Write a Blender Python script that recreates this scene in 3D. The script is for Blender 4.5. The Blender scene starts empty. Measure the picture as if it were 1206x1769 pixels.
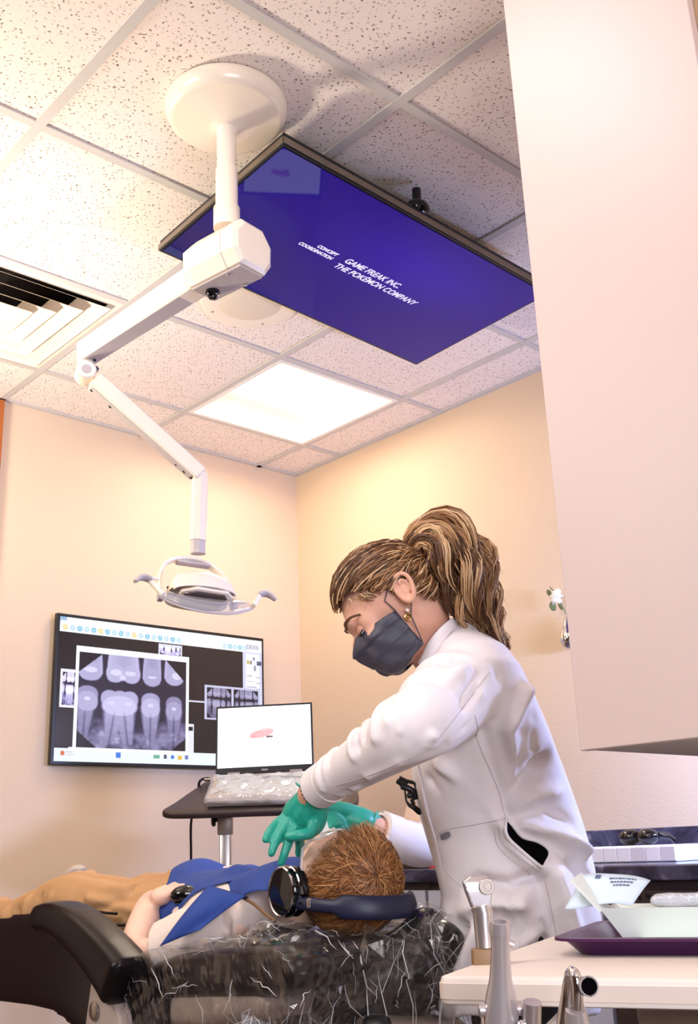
import bpy, bmesh, math, random
import numpy as np
from mathutils import Vector, Matrix, Euler
from mathutils.bvhtree import BVHTree

random.seed(7)
rng = np.random.default_rng(11)
scene = bpy.context.scene
COL = scene.collection

# ------------------------------------------------------------------ camera
cam_data = bpy.data.cameras.new('camera')
cam = bpy.data.objects.new('camera', cam_data)
COL.objects.link(cam)
cam_data.sensor_fit = 'VERTICAL'
cam_data.sensor_height = 36.0
cam_data.lens = 1814.2855 * 36.0 / 1769.0
cam_data.clip_start = 0.02
_r, _u, _f = Vector((0.7420, -0.6692, -0.0374)), Vector((-0.1790, -0.2519, 0.9510)), Vector((0.6455, 0.6995, 0.3067))
YAW, PITCH, ROLL = 0.745351595, 0.311777740, -0.039351800
_f = Vector((math.sin(YAW) * math.cos(PITCH), math.cos(YAW) * math.cos(PITCH), math.sin(PITCH)))
_r0 = Vector((math.cos(YAW), -math.sin(YAW), 0))
_u0 = _r0.cross(_f)
_r = _r0 * math.cos(ROLL) + _u0 * math.sin(ROLL)
_u = _u0 * math.cos(ROLL) - _r0 * math.sin(ROLL)
m = Matrix((_r, _u, -_f)).transposed().to_4x4()
m.translation = Vector((0, 0, 0.98))
cam.matrix_world = m
scene.camera = cam

# ------------------------------------------------------------------ world, lights, exposure
world = bpy.data.worlds.new('world')
scene.world = world
world.use_nodes = True
world.node_tree.nodes['Background'].inputs[0].default_value = (0.9, 0.93, 1.0, 1)
world.node_tree.nodes['Background'].inputs[1].default_value = 0.10
scene.view_settings.view_transform = 'Standard'
scene.view_settings.look = 'None'
scene.view_settings.exposure = 0.3
scene.view_settings.gamma = 1.0
scene.view_settings.use_curve_mapping = False
scene.cycles.use_denoising = True
scene.cycles.max_bounces = 10
scene.cycles.transparent_max_bounces = 24
scene.cycles.sample_clamp_indirect = 6.0


def area_light(name, loc, target, size, power, color, size_y=None, spread=math.pi):
    d = bpy.data.lights.new(name, 'AREA')
    d.shape = 'RECTANGLE' if size_y else 'DISK'
    d.size = size
    if size_y:
        d.size_y = size_y
    d.energy = power
    d.color = color
    d.spread = spread
    o = bpy.data.objects.new(name, d)
    COL.objects.link(o)
    o.location = loc
    o.rotation_euler = (Vector(target) - Vector(loc)).to_track_quat('-Z', 'Y').to_euler()
    return o


# studio flash left of the frame, thrown up at the ceiling and across the patient
area_light('bounce_flash', (0.45, 2.95, 1.75), (0.75, 2.7, 2.66), 0.3, 27, (1.0, 0.88, 0.72), spread=math.radians(170))
area_light('softbox', (-0.9, 1.9, 2.3), (1.6, 1.6, 1.3), 0.8, 22, (1.0, 0.95, 0.92), 0.8)
# daylight from the window behind the camera
area_light('window_daylight', (-0.6, -1.9, 1.5), (1.7, 1.3, 1.2), 1.6, 72, (0.86, 0.87, 1.0), 1.2)
# added blue fill at the counter side, out of view, tinting the right wall
area_light('counter_fill', (2.55, 0.75, 1.5), (2.75, 1.7, 1.05), 0.5, 40, (0.40, 0.52, 1.0), 0.12)


# ------------------------------------------------------------------ helpers
def lin(c):
    c = c / 255.0
    return c / 12.92 if c <= 0.04045 else ((c + 0.055) / 1.055) ** 2.4


def rgb(r, g, b):
    return (lin(r), lin(g), lin(b), 1.0)


def mat(name, col, rough=0.5, metal=0.0, bump=0.0, bscale=200.0, spec=0.5, emit=None, estr=0.0, var=0.0, vscale=8.0,
        coat=0.0, alpha=1.0, sheen=0.0, aniso=None, sss=0.0):
    m = bpy.data.materials.new(name)
    m.use_nodes = True
    nt = m.node_tree
    b = nt.nodes['Principled BSDF']
    b.inputs['Base Color'].default_value = col
    b.inputs['Roughness'].default_value = rough
    b.inputs['Metallic'].default_value = metal
    b.inputs['Specular IOR Level'].default_value = spec
    b.inputs['Coat Weight'].default_value = coat
    b.inputs['Sheen Weight'].default_value = sheen
    if sss:
        b.inputs['Subsurface Weight'].default_value = sss
        b.inputs['Subsurface Radius'].default_value = (0.012, 0.005, 0.003)
        b.inputs['Subsurface Scale'].default_value = 1.0
    if emit:
        b.inputs['Emission Color'].default_value = emit
        b.inputs['Emission Strength'].default_value = estr
    if bump or var:
        tc = nt.nodes.new('ShaderNodeTexCoord')
        src = tc.outputs['Object']
        if aniso:
            mp = nt.nodes.new('ShaderNodeMapping')
            mp.inputs['Scale'].default_value = aniso
            nt.links.new(src, mp.inputs['Vector'])
            src = mp.outputs[0]
    if bump:
        n = nt.nodes.new('ShaderNodeTexNoise')
        n.inputs['Scale'].default_value = bscale
        n.inputs['Detail'].default_value = 3
        bp = nt.nodes.new('ShaderNodeBump')
        bp.inputs['Strength'].default_value = bump
        bp.inputs['Distance'].default_value = 0.002
        nt.links.new(src, n.inputs['Vector'])
        nt.links.new(n.outputs[0], bp.inputs['Height'])
        nt.links.new(bp.outputs[0], b.inputs['Normal'])
    if var:
        n = nt.nodes.new('ShaderNodeTexNoise')
        n.inputs['Scale'].default_value = vscale
        n.inputs['Detail'].default_value = 4
        mx = nt.nodes.new('ShaderNodeMix')
        mx.data_type = 'RGBA'
        mx.inputs['A'].default_value = tuple(c * (1 - var) for c in col[:3]) + (1,)
        mx.inputs['B'].default_value = tuple(min(1, c * (1 + var)) for c in col[:3]) + (1,)
        nt.links.new(src, n.inputs['Vector'])
        nt.links.new(n.outputs[0], mx.inputs['Factor'])
        nt.links.new(mx.outputs['Result'], b.inputs['Base Color'])
    return m


def V(*a):
    return Vector(a[0]) if len(a) == 1 else Vector(a)


class MB:
    """collects shapes into one mesh"""

    def __init__(self):
        self.v, self.f, self.mi = [], [], []

    def add(self, vs, fs, mi=0):
        k = len(self.v)
        self.v += [tuple(p) for p in vs]
        self.f += [tuple(i + k for i in q) for q in fs]
        self.mi += [mi] * len(fs)
        return self

    def box(self, c, s, rot=None, bev=0.0, mi=0, seg=2):
        bm = bmesh.new()
        bmesh.ops.create_cube(bm, size=1)
        for v in bm.verts:
            v.co = Vector((v.co.x * s[0], v.co.y * s[1], v.co.z * s[2]))
        if bev:
            bmesh.ops.bevel(bm, geom=list(bm.edges), offset=bev, segments=seg, affect='EDGES', profile=0.5)
        M = rot.to_matrix() if isinstance(rot, Euler) else (rot.to_3x3() if rot is not None else Matrix.Identity(3))
        bm.verts.ensure_lookup_table()
        vs = [M @ v.co + Vector(c) for v in bm.verts]
        fs = [[v.index for v in f.verts] for f in bm.faces]
        bm.free()
        return self.add(vs, fs, mi)

    def prism(self, poly, z0, z1, M=None, mi=0, bev=0.0, seg=2):
        """polygon in xy extruded z0..z1 then mapped by 4x4 M"""
        bm = bmesh.new()
        vs = [bm.verts.new((p[0], p[1], z0)) for p in poly]
        f = bm.faces.new(vs)
        r = bmesh.ops.extrude_face_region(bm, geom=[f])
        for g in r['geom']:
            if isinstance(g, bmesh.types.BMVert):
                g.co.z = z1
        bmesh.ops.recalc_face_normals(bm, faces=bm.faces)
        if bev:
            es = [e for e in bm.edges if abs(e.verts[0].co.z - e.verts[1].co.z) < 1e-6]
            bmesh.ops.bevel(bm, geom=es, offset=bev, segments=seg, affect='EDGES', profile=0.5)
        bm.verts.index_update()
        M = M or Matrix.Identity(4)
        pts = [M @ v.co for v in bm.verts]
        fs = [[v.index for v in f.verts] for f in bm.faces]
        bm.free()
        return self.add(pts, fs, mi)

    def loft(self, rings, cap=True, closed=False, mi=0):
        n = len(rings[0])
        vs = [p for r in rings for p in r]
        fs = []
        m = len(rings)
        for i in range(m if closed else m - 1):
            a, b = i * n, ((i + 1) % m) * n
            for j in range(n):
                k = (j + 1) % n
                fs.append((a + j, a + k, b + k, b + j))
        if cap and not closed:
            fs.append(tuple(range(n - 1, -1, -1)))
            fs.append(tuple((m - 1) * n + j for j in range(n)))
        return self.add(vs, fs, mi)

    def tube(self, path, rad, seg=10, cap=True, closed=False, up=None, squash=None, mi=0, ends=False):
        """round (or elliptical: rad may hold (a, b)) tube along path"""
        P = [Vector(p) for p in path]
        n = len(P)
        if not isinstance(rad, (list, tuple)) or (len(rad) != n):
            rad = [rad] * n
        rings = []
        nrm = None
        T = []
        for i in range(n):
            if closed:
                t = P[(i + 1) % n] - P[i - 1]
            else:
                t = P[min(i + 1, n - 1)] - P[max(i - 1, 0)]
            T.append(t.normalized() if t.length > 1e-9 else Vector((0, 0, 1)))
        for i in range(n):
            t = T[i]
            if up is not None:
                uu = up[i] if isinstance(up, list) else up
                nrm = Vector(uu) - t * t.dot(Vector(uu))
                nrm.normalize()
            elif nrm is None:
                a = Vector((0, 0, 1)) if abs(t.z) < 0.9 else Vector((1, 0, 0))
                nrm = (a - t * a.dot(t)).normalized()
            else:
                nrm = (nrm - t * nrm.dot(t)).normalized()
            bn = t.cross(nrm)
            ra, rb = rad[i] if isinstance(rad[i], (tuple, list)) else (rad[i], rad[i])
            rings.append([P[i] + nrm * (ra * math.cos(2 * math.pi * k / seg)) + bn * (rb * math.sin(2 * math.pi * k / seg)) for k in range(seg)])
        if ends and not closed:
            # rounded ends
            def dome(ring, c, t, r):
                out = []
                for a in (0.45, 0.8, 0.97):
                    out.append([c + (p - c) * math.sqrt(1 - a * a) + t * (r * a) for p in ring])
                return out
            r0 = rad[0] if not isinstance(rad[0], (tuple, list)) else min(rad[0])
            r1 = rad[-1] if not isinstance(rad[-1], (tuple, list)) else min(rad[-1])
            rings = dome(rings[0], P[0], -T[0], r0)[::-1] + rings + dome(rings[-1], P[-1], T[-1], r1)
        return self.loft(rings, cap, closed, mi)

    def cyl(self, p0, p1, r0, r1=None, seg=20, mi=0, bev=0.0):
        r1 = r0 if r1 is None else r1
        p0, p1 = Vector(p0), Vector(p1)
        if bev:
            d = (p1 - p0).normalized() * bev
            return self.tube([p0, p0 + d, p1 - d, p1], [r0 - bev, r0, r1, r1 - bev], seg, mi=mi)
        return self.tube([p0, p1], [r0, r1], seg, mi=mi)

    def ell(self, c, r, rot=None, seg=20, rows=12, mi=0):
        M = rot.to_matrix() if isinstance(rot, Euler) else (rot.to_3x3() if rot is not None else Matrix.Identity(3))
        rings = []
        for i in range(rows + 1):
            a = math.pi * (i + 0.02) / (rows + 0.04)
            rings.append([M @ Vector((r[0] * math.sin(a) * math.cos(2 * math.pi * k / seg), r[1] * math.sin(a) * math.sin(2 * math.pi * k / seg), r[2] * math.cos(a))) + Vector(c) for k in range(seg)])
        return self.loft([q[::-1] for q in rings], True, False, mi)

    def lathe(self, prof, M=None, seg=40, mi=0, cap=True):
        M = M or Matrix.Identity(4)
        rings = [[M @ Vector((r * math.cos(2 * math.pi * k / seg), r * math.sin(2 * math.pi * k / seg), z)) for k in range(seg)] for r, z in prof]
        return self.loft(rings, cap, False, mi)

    def build(self, name, mats, parent=None, smooth=True, angle=40, loc=None):
        me = bpy.data.meshes.new(name)
        v = self.v
        if loc is not None:
            l = Vector(loc)
            v = [tuple(Vector(p) - l) for p in v]
        me.from_pydata(v, [], self.f)
        for mm in (mats if isinstance(mats, (list, tuple)) else [mats]):
            me.materials.append(mm)
        me.polygons.foreach_set('material_index', self.mi)
        me.update()
        fix_normals(me)
        return link(name, me, parent, smooth, angle, loc)


def fix_normals(me):
    bm = bmesh.new()
    bm.from_mesh(me)
    bmesh.ops.recalc_face_normals(bm, faces=bm.faces)
    bm.to_mesh(me)
    bm.free()


def link(name, me, parent=None, smooth=True, angle=40, loc=None):
    o = bpy.data.objects.new(name, me)
    COL.objects.link(o)
    if smooth and angle < 180:
        me.polygons.foreach_set('use_smooth', [True] * len(me.polygons))
        try:
            me.set_sharp_from_angle(angle=math.radians(angle))
        except Exception:
            pass
    elif smooth:
        me.polygons.foreach_set('use_smooth', [True] * len(me.polygons))
    if loc is not None:
        o.location = loc
    if parent is not None:
        attach(o, parent)
    return o


def attach(o, parent):
    """parent o while keeping it where its data was written in world space"""
    def world_of(p):
        if p.parent is None:
            return p.matrix_basis.copy()
        return world_of(p.parent) @ p.matrix_parent_inverse @ p.matrix_basis
    o.parent = parent
    o.matrix_parent_inverse = world_of(parent).inverted()


def tag(o, label=None, cat=None, group=None, kind=None):
    if label:
        o['label'] = label
    if cat:
        o['category'] = cat
    if group:
        o['group'] = group
    if kind:
        o['kind'] = kind
    return o


def thing(name, label, cat, loc, group=None):
    o = bpy.data.objects.new(name, None)
    COL.objects.link(o)
    o.location = loc
    o.empty_display_size = 0.05
    return tag(o, label, cat, group)


def organic(name, mb, mats, parent=None, voxel=0.008, smooth=6, deform=None, fac=0.5, finish=None):
    """voxel-union all shapes of mb into one continuous skin, relax it, then optionally deform its vertices"""
    me = bpy.data.meshes.new(name + '_raw')
    me.from_pydata(mb.v, [], mb.f)
    me.update()
    fix_normals(me)
    o = bpy.data.objects.new(name, me)
    COL.objects.link(o)
    r = o.modifiers.new('r', 'REMESH')
    r.mode = 'VOXEL'
    r.voxel_size = voxel
    s = o.modifiers.new('s', 'SMOOTH')
    s.factor = fac
    s.iterations = smooth
    dg = bpy.context.evaluated_depsgraph_get()
    me2 = bpy.data.meshes.new_from_object(o.evaluated_get(dg))
    bpy.data.objects.remove(o)
    bpy.data.meshes.remove(me)
    me2.name = name
    me2.materials.clear()
    for mm in (mats if isinstance(mats, (list, tuple)) else [mats]):
        me2.materials.append(mm)
    if deform is not None:
        n = len(me2.vertices)
        co = np.empty(n * 3)
        no = np.empty(n * 3)
        me2.vertices.foreach_get('co', co)
        me2.vertex_normals.foreach_get('vector', no)
        co = deform(co.reshape(-1, 3), no.reshape(-1, 3))
        me2.vertices.foreach_set('co', np.ascontiguousarray(co).ravel())
        me2.update()
    if finish:
        finish(me2)
    o = bpy.data.objects.new(name, me2)
    COL.objects.link(o)
    me2.polygons.foreach_set('use_smooth', [True] * len(me2.polygons))
    if parent is not None:
        attach(o, parent)
    return o


def spline(pts, n):
    """Catmull-Rom resample of points (any dimension) to n samples"""
    p = np.array([list(q) for q in pts], float)
    m = len(p)
    out = []
    for s in np.linspace(0, m - 1, n):
        i = min(int(s), m - 2)
        t = s - i
        p0, p1, p2, p3 = p[max(i - 1, 0)], p[i], p[i + 1], p[min(i + 2, m - 1)]
        out.append(0.5 * ((2 * p1) + (-p0 + p2) * t + (2 * p0 - 5 * p1 + 4 * p2 - p3) * t * t + (-p0 + 3 * p1 - 3 * p2 + p3) * t ** 3))
    return np.array(out)


ER = Vector((math.cos(YAW), -math.sin(YAW), 0))     # figures are turned about the room's vertical: across ...
EF = Vector((math.sin(YAW), math.cos(YAW), 0))      # ... and away
UPV = Vector((0, 0, 1))
X3, Y3, Z3 = Vector((1, 0, 0)), Vector((0, 1, 0)), Vector((0, 0, 1))

# ------------------------------------------------------------------ materials of the room
M = {}
M['wall'] = mat('wall_paint', rgb(225, 200, 170), 0.75, bump=0.35, bscale=130, var=0.02, vscale=3)
M['wall_dark'] = mat('wall_paint_dark', rgb(112, 92, 78), 0.75, bump=0.3, bscale=130)  # unseen walls coloured dark to keep reflections in film and leather low
M['ceil_back'] = mat('ceiling_backing', rgb(200, 190, 180), 0.9)
M['tee'] = mat('tee_white', rgb(204, 198, 192), 0.55)
M['floor'] = mat('floor_vinyl', rgb(104, 88, 76), 0.5, var=0.15, vscale=5)
M['wood'] = mat('trim_wood', rgb(176, 96, 40), 0.45, var=0.25, vscale=6, aniso=(12, 12, 1))
M['white_plastic'] = mat('white_plastic', rgb(238, 224, 206), 0.35, bump=0.05, bscale=300)
M['white_gloss'] = mat('white_gloss', rgb(240, 236, 228), 0.2)
M['black_plastic'] = mat('black_plastic', rgb(18, 17, 20), 0.35)
M['black_gloss'] = mat('black_gloss', rgb(10, 10, 14), 0.08)
M['chrome'] = mat('chrome', rgb(225, 225, 228), 0.08, metal=1.0)
M['steel'] = mat('brushed_steel', rgb(185, 180, 178), 0.28, metal=1.0)
M['dark_gap'] = mat('dark_gap', rgb(35, 28, 24), 0.9)


def tile_material():
    m = bpy.data.materials.new('fissured_tile')
    m.use_nodes = True
    nt = m.node_tree
    b = nt.nodes['Principled BSDF']
    b.inputs['Roughness'].default_value = 0.9
    b.inputs['Specular IOR Level'].default_value = 0.1
    tc = nt.nodes.new('ShaderNodeTexCoord')
    oi = nt.nodes.new('ShaderNodeObjectInfo')
    ad = nt.nodes.new('ShaderNodeVectorMath')
    ad.operation = 'ADD'
    sc = nt.nodes.new('ShaderNodeMath')
    sc.operation = 'MULTIPLY'
    sc.inputs[1].default_value = 37.0
    nt.links.new(oi.outputs['Random'], sc.inputs[0])
    nt.links.new(tc.outputs['Object'], ad.inputs[0])
    nt.links.new(sc.outputs[0], ad.inputs[1])
    nz = nt.nodes.new('ShaderNodeTexNoise')
    nz.inputs['Scale'].default_value = 120
    ds = nt.nodes.new('ShaderNodeMix')
    ds.data_type = 'VECTOR'
    ds.inputs['Factor'].default_value = 0.012
    nt.links.new(ad.outputs[0], nz.inputs['Vector'])
    nt.links.new(ad.outputs[0], ds.inputs['A'])
    nt.links.new(nz.outputs['Color'], ds.inputs['B'])
    prev = None
    for scale, thr, keep, stretch, dark in ((82, 0.19, 0.45, (1, 1, 1), 0.5), (42, 0.12, 0.62, (1.0, 2.6, 1), 0.38), (38, 0.13, 0.66, (2.6, 1.2, 1), 0.36)):
        mp = nt.nodes.new('ShaderNodeMapping')
        mp.inputs['Scale'].default_value = stretch
        mp.inputs['Rotation'].default_value = (0, 0, 0.6 * stretch[1])
        nt.links.new(ds.outputs[1], mp.inputs['Vector'])
        vo = nt.nodes.new('ShaderNodeTexVoronoi')
        vo.voronoi_dimensions = '2D'
        vo.inputs['Scale'].default_value = scale
        nt.links.new(mp.outputs[0], vo.inputs['Vector'])
        sep = nt.nodes.new('ShaderNodeSeparateColor')
        nt.links.new(vo.outputs['Color'], sep.inputs[0])
        lt = nt.nodes.new('ShaderNodeMath')
        lt.operation = 'LESS_THAN'
        lt.inputs[1].default_value = thr
        nt.links.new(vo.outputs['Distance'], lt.inputs[0])
        gt = nt.nodes.new('ShaderNodeMath')
        gt.operation = 'GREATER_THAN'
        gt.inputs[1].default_value = keep
        nt.links.new(sep.outputs[0], gt.inputs[0])
        mu = nt.nodes.new('ShaderNodeMath')
        mu.operation = 'MULTIPLY'
        nt.links.new(lt.outputs[0], mu.inputs[0])
        nt.links.new(gt.outputs[0], mu.inputs[1])
        m2 = nt.nodes.new('ShaderNodeMath')
        m2.operation = 'MULTIPLY'
        nt.links.new(mu.outputs[0], m2.inputs[0])
        nt.links.new(sep.outputs[1], m2.inputs[1])
        if prev is None:
            prev = m2
        else:
            mx = nt.nodes.new('ShaderNodeMath')
            mx.operation = 'MAXIMUM'
            nt.links.new(prev.outputs[0], mx.inputs[0])
            nt.links.new(m2.outputs[0], mx.inputs[1])
            prev = mx
    mix = nt.nodes.new('ShaderNodeMix')
    mix.data_type = 'RGBA'
    mix.inputs['A'].default_value = rgb(243, 230, 220)
    mix.inputs['B'].default_value = rgb(126, 106, 92)
    nt.links.new(prev.outputs[0], mix.inputs['Factor'])
    nt.links.new(mix.outputs['Result'], b.inputs['Base Color'])
    bp = nt.nodes.new('ShaderNodeBump')
    bp.invert = True
    bp.inputs['Strength'].default_value = 0.6
    bp.inputs['Distance'].default_value = 0.003
    nt.links.new(prev.outputs[0], bp.inputs['Height'])
    nt.links.new(bp.outputs[0], b.inputs['Normal'])
    return m


M['tile'] = tile_material()

# ------------------------------------------------------------------ room shell
XR, YB, ZC = 2.958, 3.561, 2.656
XL, YF = -3.3, -2.4


def struct(name, c, s, m, label=None):
    o = MB().box(c, s).build(name, m, smooth=False)
    tag(o, label, None, None, 'structure')
    return o


struct('floor', ((XL + XR) / 2, (YF + YB) / 2, -0.05), (XR - XL + 0.4, YB - YF + 0.4, 0.1), M['floor'])
struct('wall_back', ((XL + XR) / 2, YB + 0.06, ZC / 2 + 0.1), (XR - XL + 0.3, 0.12, ZC + 0.2), M['wall'])
struct('wall_right', (XR + 0.06, (YF + YB) / 2, ZC / 2 + 0.1), (0.12, YB - YF, ZC + 0.2), M['wall'])
struct('wall_left', (XL - 0.06, (YF + YB) / 2, ZC / 2 + 0.1), (0.12, YB - YF, ZC + 0.2), M['wall_dark'])
struct('wall_front', ((XL + XR) / 2, YF - 0.06, ZC / 2 + 0.1), (XR - XL + 0.3, 0.12, ZC + 0.2), M['wall_dark'])
struct('wall_near_right', (1.66, (YF + 0.897) / 2, ZC / 2), (0.12, 0.897 - YF, ZC), M['wall'])
tr = struct('trim_1', (1.475, YB - 0.012, ZC / 2 - 0.005), (0.09, 0.024, ZC - 0.01), M['wood'])
struct('dark_panel', (0.90, YB - 0.022, 1.325), (1.055, 0.044, 2.65), mat('dark_panel_wood', rgb(92, 54, 32), 0.5, var=0.25, vscale=5, aniso=(10, 10, 1)))  # unseen dark wood panel added to darken the reflections in the seat leather
for nm, c, s in (('baseboard_back', ((XL + XR) / 2, YB - 0.008, 0.05), (XR - XL, 0.016, 0.1)),):
    struct(nm, c, s, M['tee'])

ceil = struct('ceiling', ((XL + XR) / 2, (YF + YB) / 2, ZC + 0.21), (XR - XL + 0.3, YB - YF + 0.3, 0.06), M['ceil_back'])
PITCH_T = 0.6105
gx = [0.903 + PITCH_T * k for k in range(-6, 4)]
gy = [1.408 + PITCH_T * k for k in range(-6, 4)]
xs = [XL] + [g for g in gx if g > XL + 0.05] + [XR]
ys = [YF] + [g for g in gy if g > YF + 0.05] + [YB]
TILE_CACHE = {}
LIGHT_CELLS = ((2.1245, 2.629), (gx[5], gy[5]))  # second cell holds a fill panel added out of view to brighten the coat
VENT_CELL = (0.903, 2.629)
for i in range(len(xs) - 1):
    for j in range(len(ys) - 1):
        if any(abs(xs[i] - q[0]) < 0.05 and abs(ys[j] - q[1]) < 0.05 for q in LIGHT_CELLS):
            continue
        if abs(xs[i] - VENT_CELL[0]) < 0.05 and abs(ys[j] - VENT_CELL[1]) < 0.05:
            continue
        w, d = xs[i + 1] - xs[i] - 0.006, ys[j + 1] - ys[j] - 0.006
        key = (round(w, 3), round(d, 3))
        c = ((xs[i] + xs[i + 1]) / 2, (ys[j] + ys[j + 1]) / 2, ZC + 0.011)
        if key not in TILE_CACHE:
            o = MB().box((0, 0, 0), (w, d, 0.016), bev=0.002, seg=1).build('ceiling_tile', M['tile'], smooth=False)
            TILE_CACHE[key] = o.data
        else:
            o = bpy.data.objects.new('ceiling_tile', TILE_CACHE[key])
            COL.objects.link(o)
        o.location = c
        o.parent = ceil
for g in gx:
    if XL < g < XR:
        o = MB().box((g, (YF + YB) / 2, ZC - 0.001), (0.025, YB - YF, 0.006)).build('ceiling_tee', M['tee'], ceil, smooth=False)
for g in gy:
    if YF < g < YB:
        for i in range(len(xs) - 1):
            o = MB().box(((xs[i] + xs[i + 1]) / 2, g, ZC - 0.0005), (xs[i + 1] - xs[i] - 0.026, 0.024, 0.005)).build('ceiling_cross_tee', M['tee'], ceil, smooth=False)
MB().box(((XL + XR) / 2, YB - 0.011, ZC - 0.001), (XR - XL, 0.022, 0.006)).build('wall_angle', M['tee'], ceil, smooth=False)
MB().box((XR - 0.011, (YF + YB) / 2, ZC - 0.001), (0.022, YB - YF - 0.05, 0.006)).build('wall_angle', M['tee'], ceil, smooth=False)

# ------------------------------------------------------------------ recessed ceiling light
M['lamp_glow'] = mat('lamp_glow', rgb(255, 240, 220), 0.5, emit=(1.0, 0.85, 0.67, 1), estr=16.5)
M['fill_glow_cool'] = mat('fill_glow_cool', rgb(245, 245, 255), 0.5, emit=(1.0, 0.92, 0.95, 1), estr=15.0)
M['reflector'] = mat('reflector_white', rgb(250, 242, 232), 0.6)


def ceiling_light(cell, label, glow):
    lx0, lx1, ly0, ly1 = cell[0] + 0.012, cell[0] + PITCH_T - 0.012, cell[1] + 0.012, cell[1] + PITCH_T - 0.012
    lcx, lcy = (lx0 + lx1) / 2, (ly0 + ly1) / 2
    lt = thing('ceiling_light', label, 'light', (lcx, lcy, ZC))
    fr = MB()
    for c, s in (((lcx, ly0 + 0.008, ZC), (lx1 - lx0, 0.016, 0.012)), ((lcx, ly1 - 0.008, ZC), (lx1 - lx0, 0.016, 0.012)),
                 ((lx0 + 0.008, lcy, ZC), (0.016, ly1 - ly0 - 0.032, 0.012)), ((lx1 - 0.008, lcy, ZC), (0.016, ly1 - ly0 - 0.032, 0.012))):
        fr.box(c, s)
    fr.build('frame', M['white_gloss'], lt, smooth=False)
    # curved reflector running from both long edges up to the lamp cover
    pr = []
    for k in range(13):
        a = k / 12 * math.pi / 2
        pr.append((ly1 - 0.016 - 0.19 * (1 - math.cos(a)), ZC + 0.004 + 0.065 * math.sin(a)))
    prof = pr + [(2 * lcy - y, z) for y, z in pr[::-1]]
    rf = MB()
    rf.loft([[(lx0 + 0.016, y, z) for y, z in prof], [(lx1 - 0.016, y, z) for y, z in prof]], cap=False)
    rf.f = [f for f in rf.f if not (len(prof) - 1 in f and 0 in f)]
    rf.mi = [0] * len(rf.f)
    for x in (lx0 + 0.016, lx1 - 0.016):
        k = len(rf.v)
        rf.v += [(x, y, z) for y, z in prof]
        rf.f.append(tuple(range(k, k + len(prof))))
        rf.mi.append(0)
    rf.build('reflector', M['reflector'], lt)
    MB().box((lcx, lcy, ZC + 0.064), (lx1 - lx0 - 0.05, 0.29, 0.01), bev=0.003).build('diffuser', glow, lt, smooth=False)


LIGHT_TAGS = ('square recessed ceiling light panel glowing white between the tiles',
              'cool white fill panel added in the ceiling out of view, left of the wall cabinet')
for cell, label, glow in zip(LIGHT_CELLS, LIGHT_TAGS, (M['lamp_glow'], M['fill_glow_cool'])):
    ceiling_light(cell, label, glow)

# ------------------------------------------------------------------ air vent (stepped square diffuser)
vx, vy = 0.903 + PITCH_T / 2, 2.629 + PITCH_T / 2
vt = thing('ceiling_vent', 'square white air vent with stepped louvres set in the ceiling tiles', 'vent', (vx, vy, ZC))
M['vent_white'] = mat('vent_white', rgb(240, 228, 210), 0.4)


def frustum_ring(mb, cx, cy, a0, z0, a1, z1, t=0.003):
    def sq(a, z):
        return [(cx - a, cy - a, z), (cx + a, cy - a, z), (cx + a, cy + a, z), (cx - a, cy + a, z)]
    mb.loft([sq(a0, z0), sq(a1, z1), sq(a1 - t, z1 + t), sq(a0 - t, z0 + t)], cap=False, closed=True)


h = PITCH_T / 2 - 0.013
b_ = MB()
b_.box((vx, vy, ZC + 0.145), (2 * h, 2 * h, 0.01))
for sx, sy, wx, wy in ((1, 0, 0.004, 2 * h), (-1, 0, 0.004, 2 * h), (0, 1, 2 * h, 0.004), (0, -1, 2 * h, 0.004)):
    b_.box((vx + sx * h, vy + sy * h, ZC + 0.075), (wx, wy, 0.14))
b_.build('duct_box', M['dark_gap'], vt, smooth=False)
fr = MB()
frustum_ring(fr, vx, vy, h, ZC - 0.002, h - 0.03, ZC - 0.001, 0.004)
fr.build('frame', M['vent_white'], vt, smooth=False)
for a0, a1, z0 in ((h - 0.016, h - 0.090, 0.0), (h - 0.078, h - 0.152, 0.0), (h - 0.140, h - 0.214, 0.0)):
    l = MB()
    frustum_ring(l, vx, vy, a0 - 0.012, ZC + z0 - 0.016, a1 - 0.012, ZC + z0 + 0.030)
    l.build('louvre', M['vent_white'], vt, smooth=False)
MB().box((vx, vy, ZC - 0.013), (2 * (h - 0.205), 2 * (h - 0.205), 0.006), bev=0.002).build('centre_plate', M['vent_white'], vt, smooth=False)

# ------------------------------------------------------------------ ceiling speaker
sp = thing('ceiling_speaker', 'round white ceiling speaker with perforated grille partly behind the hanging screen', 'speaker', (1.83, 2.40, ZC))
spx, spy = 1.815, 2.395
T = Matrix.Translation((spx, spy, ZC))
MB().lathe([(0.102, -0.004), (0.14, -0.007), (0.155, -0.004), (0.156, 0.003), (0.1, 0.003)], T, 64).build('bezel', M['vent_white'], sp)


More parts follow.
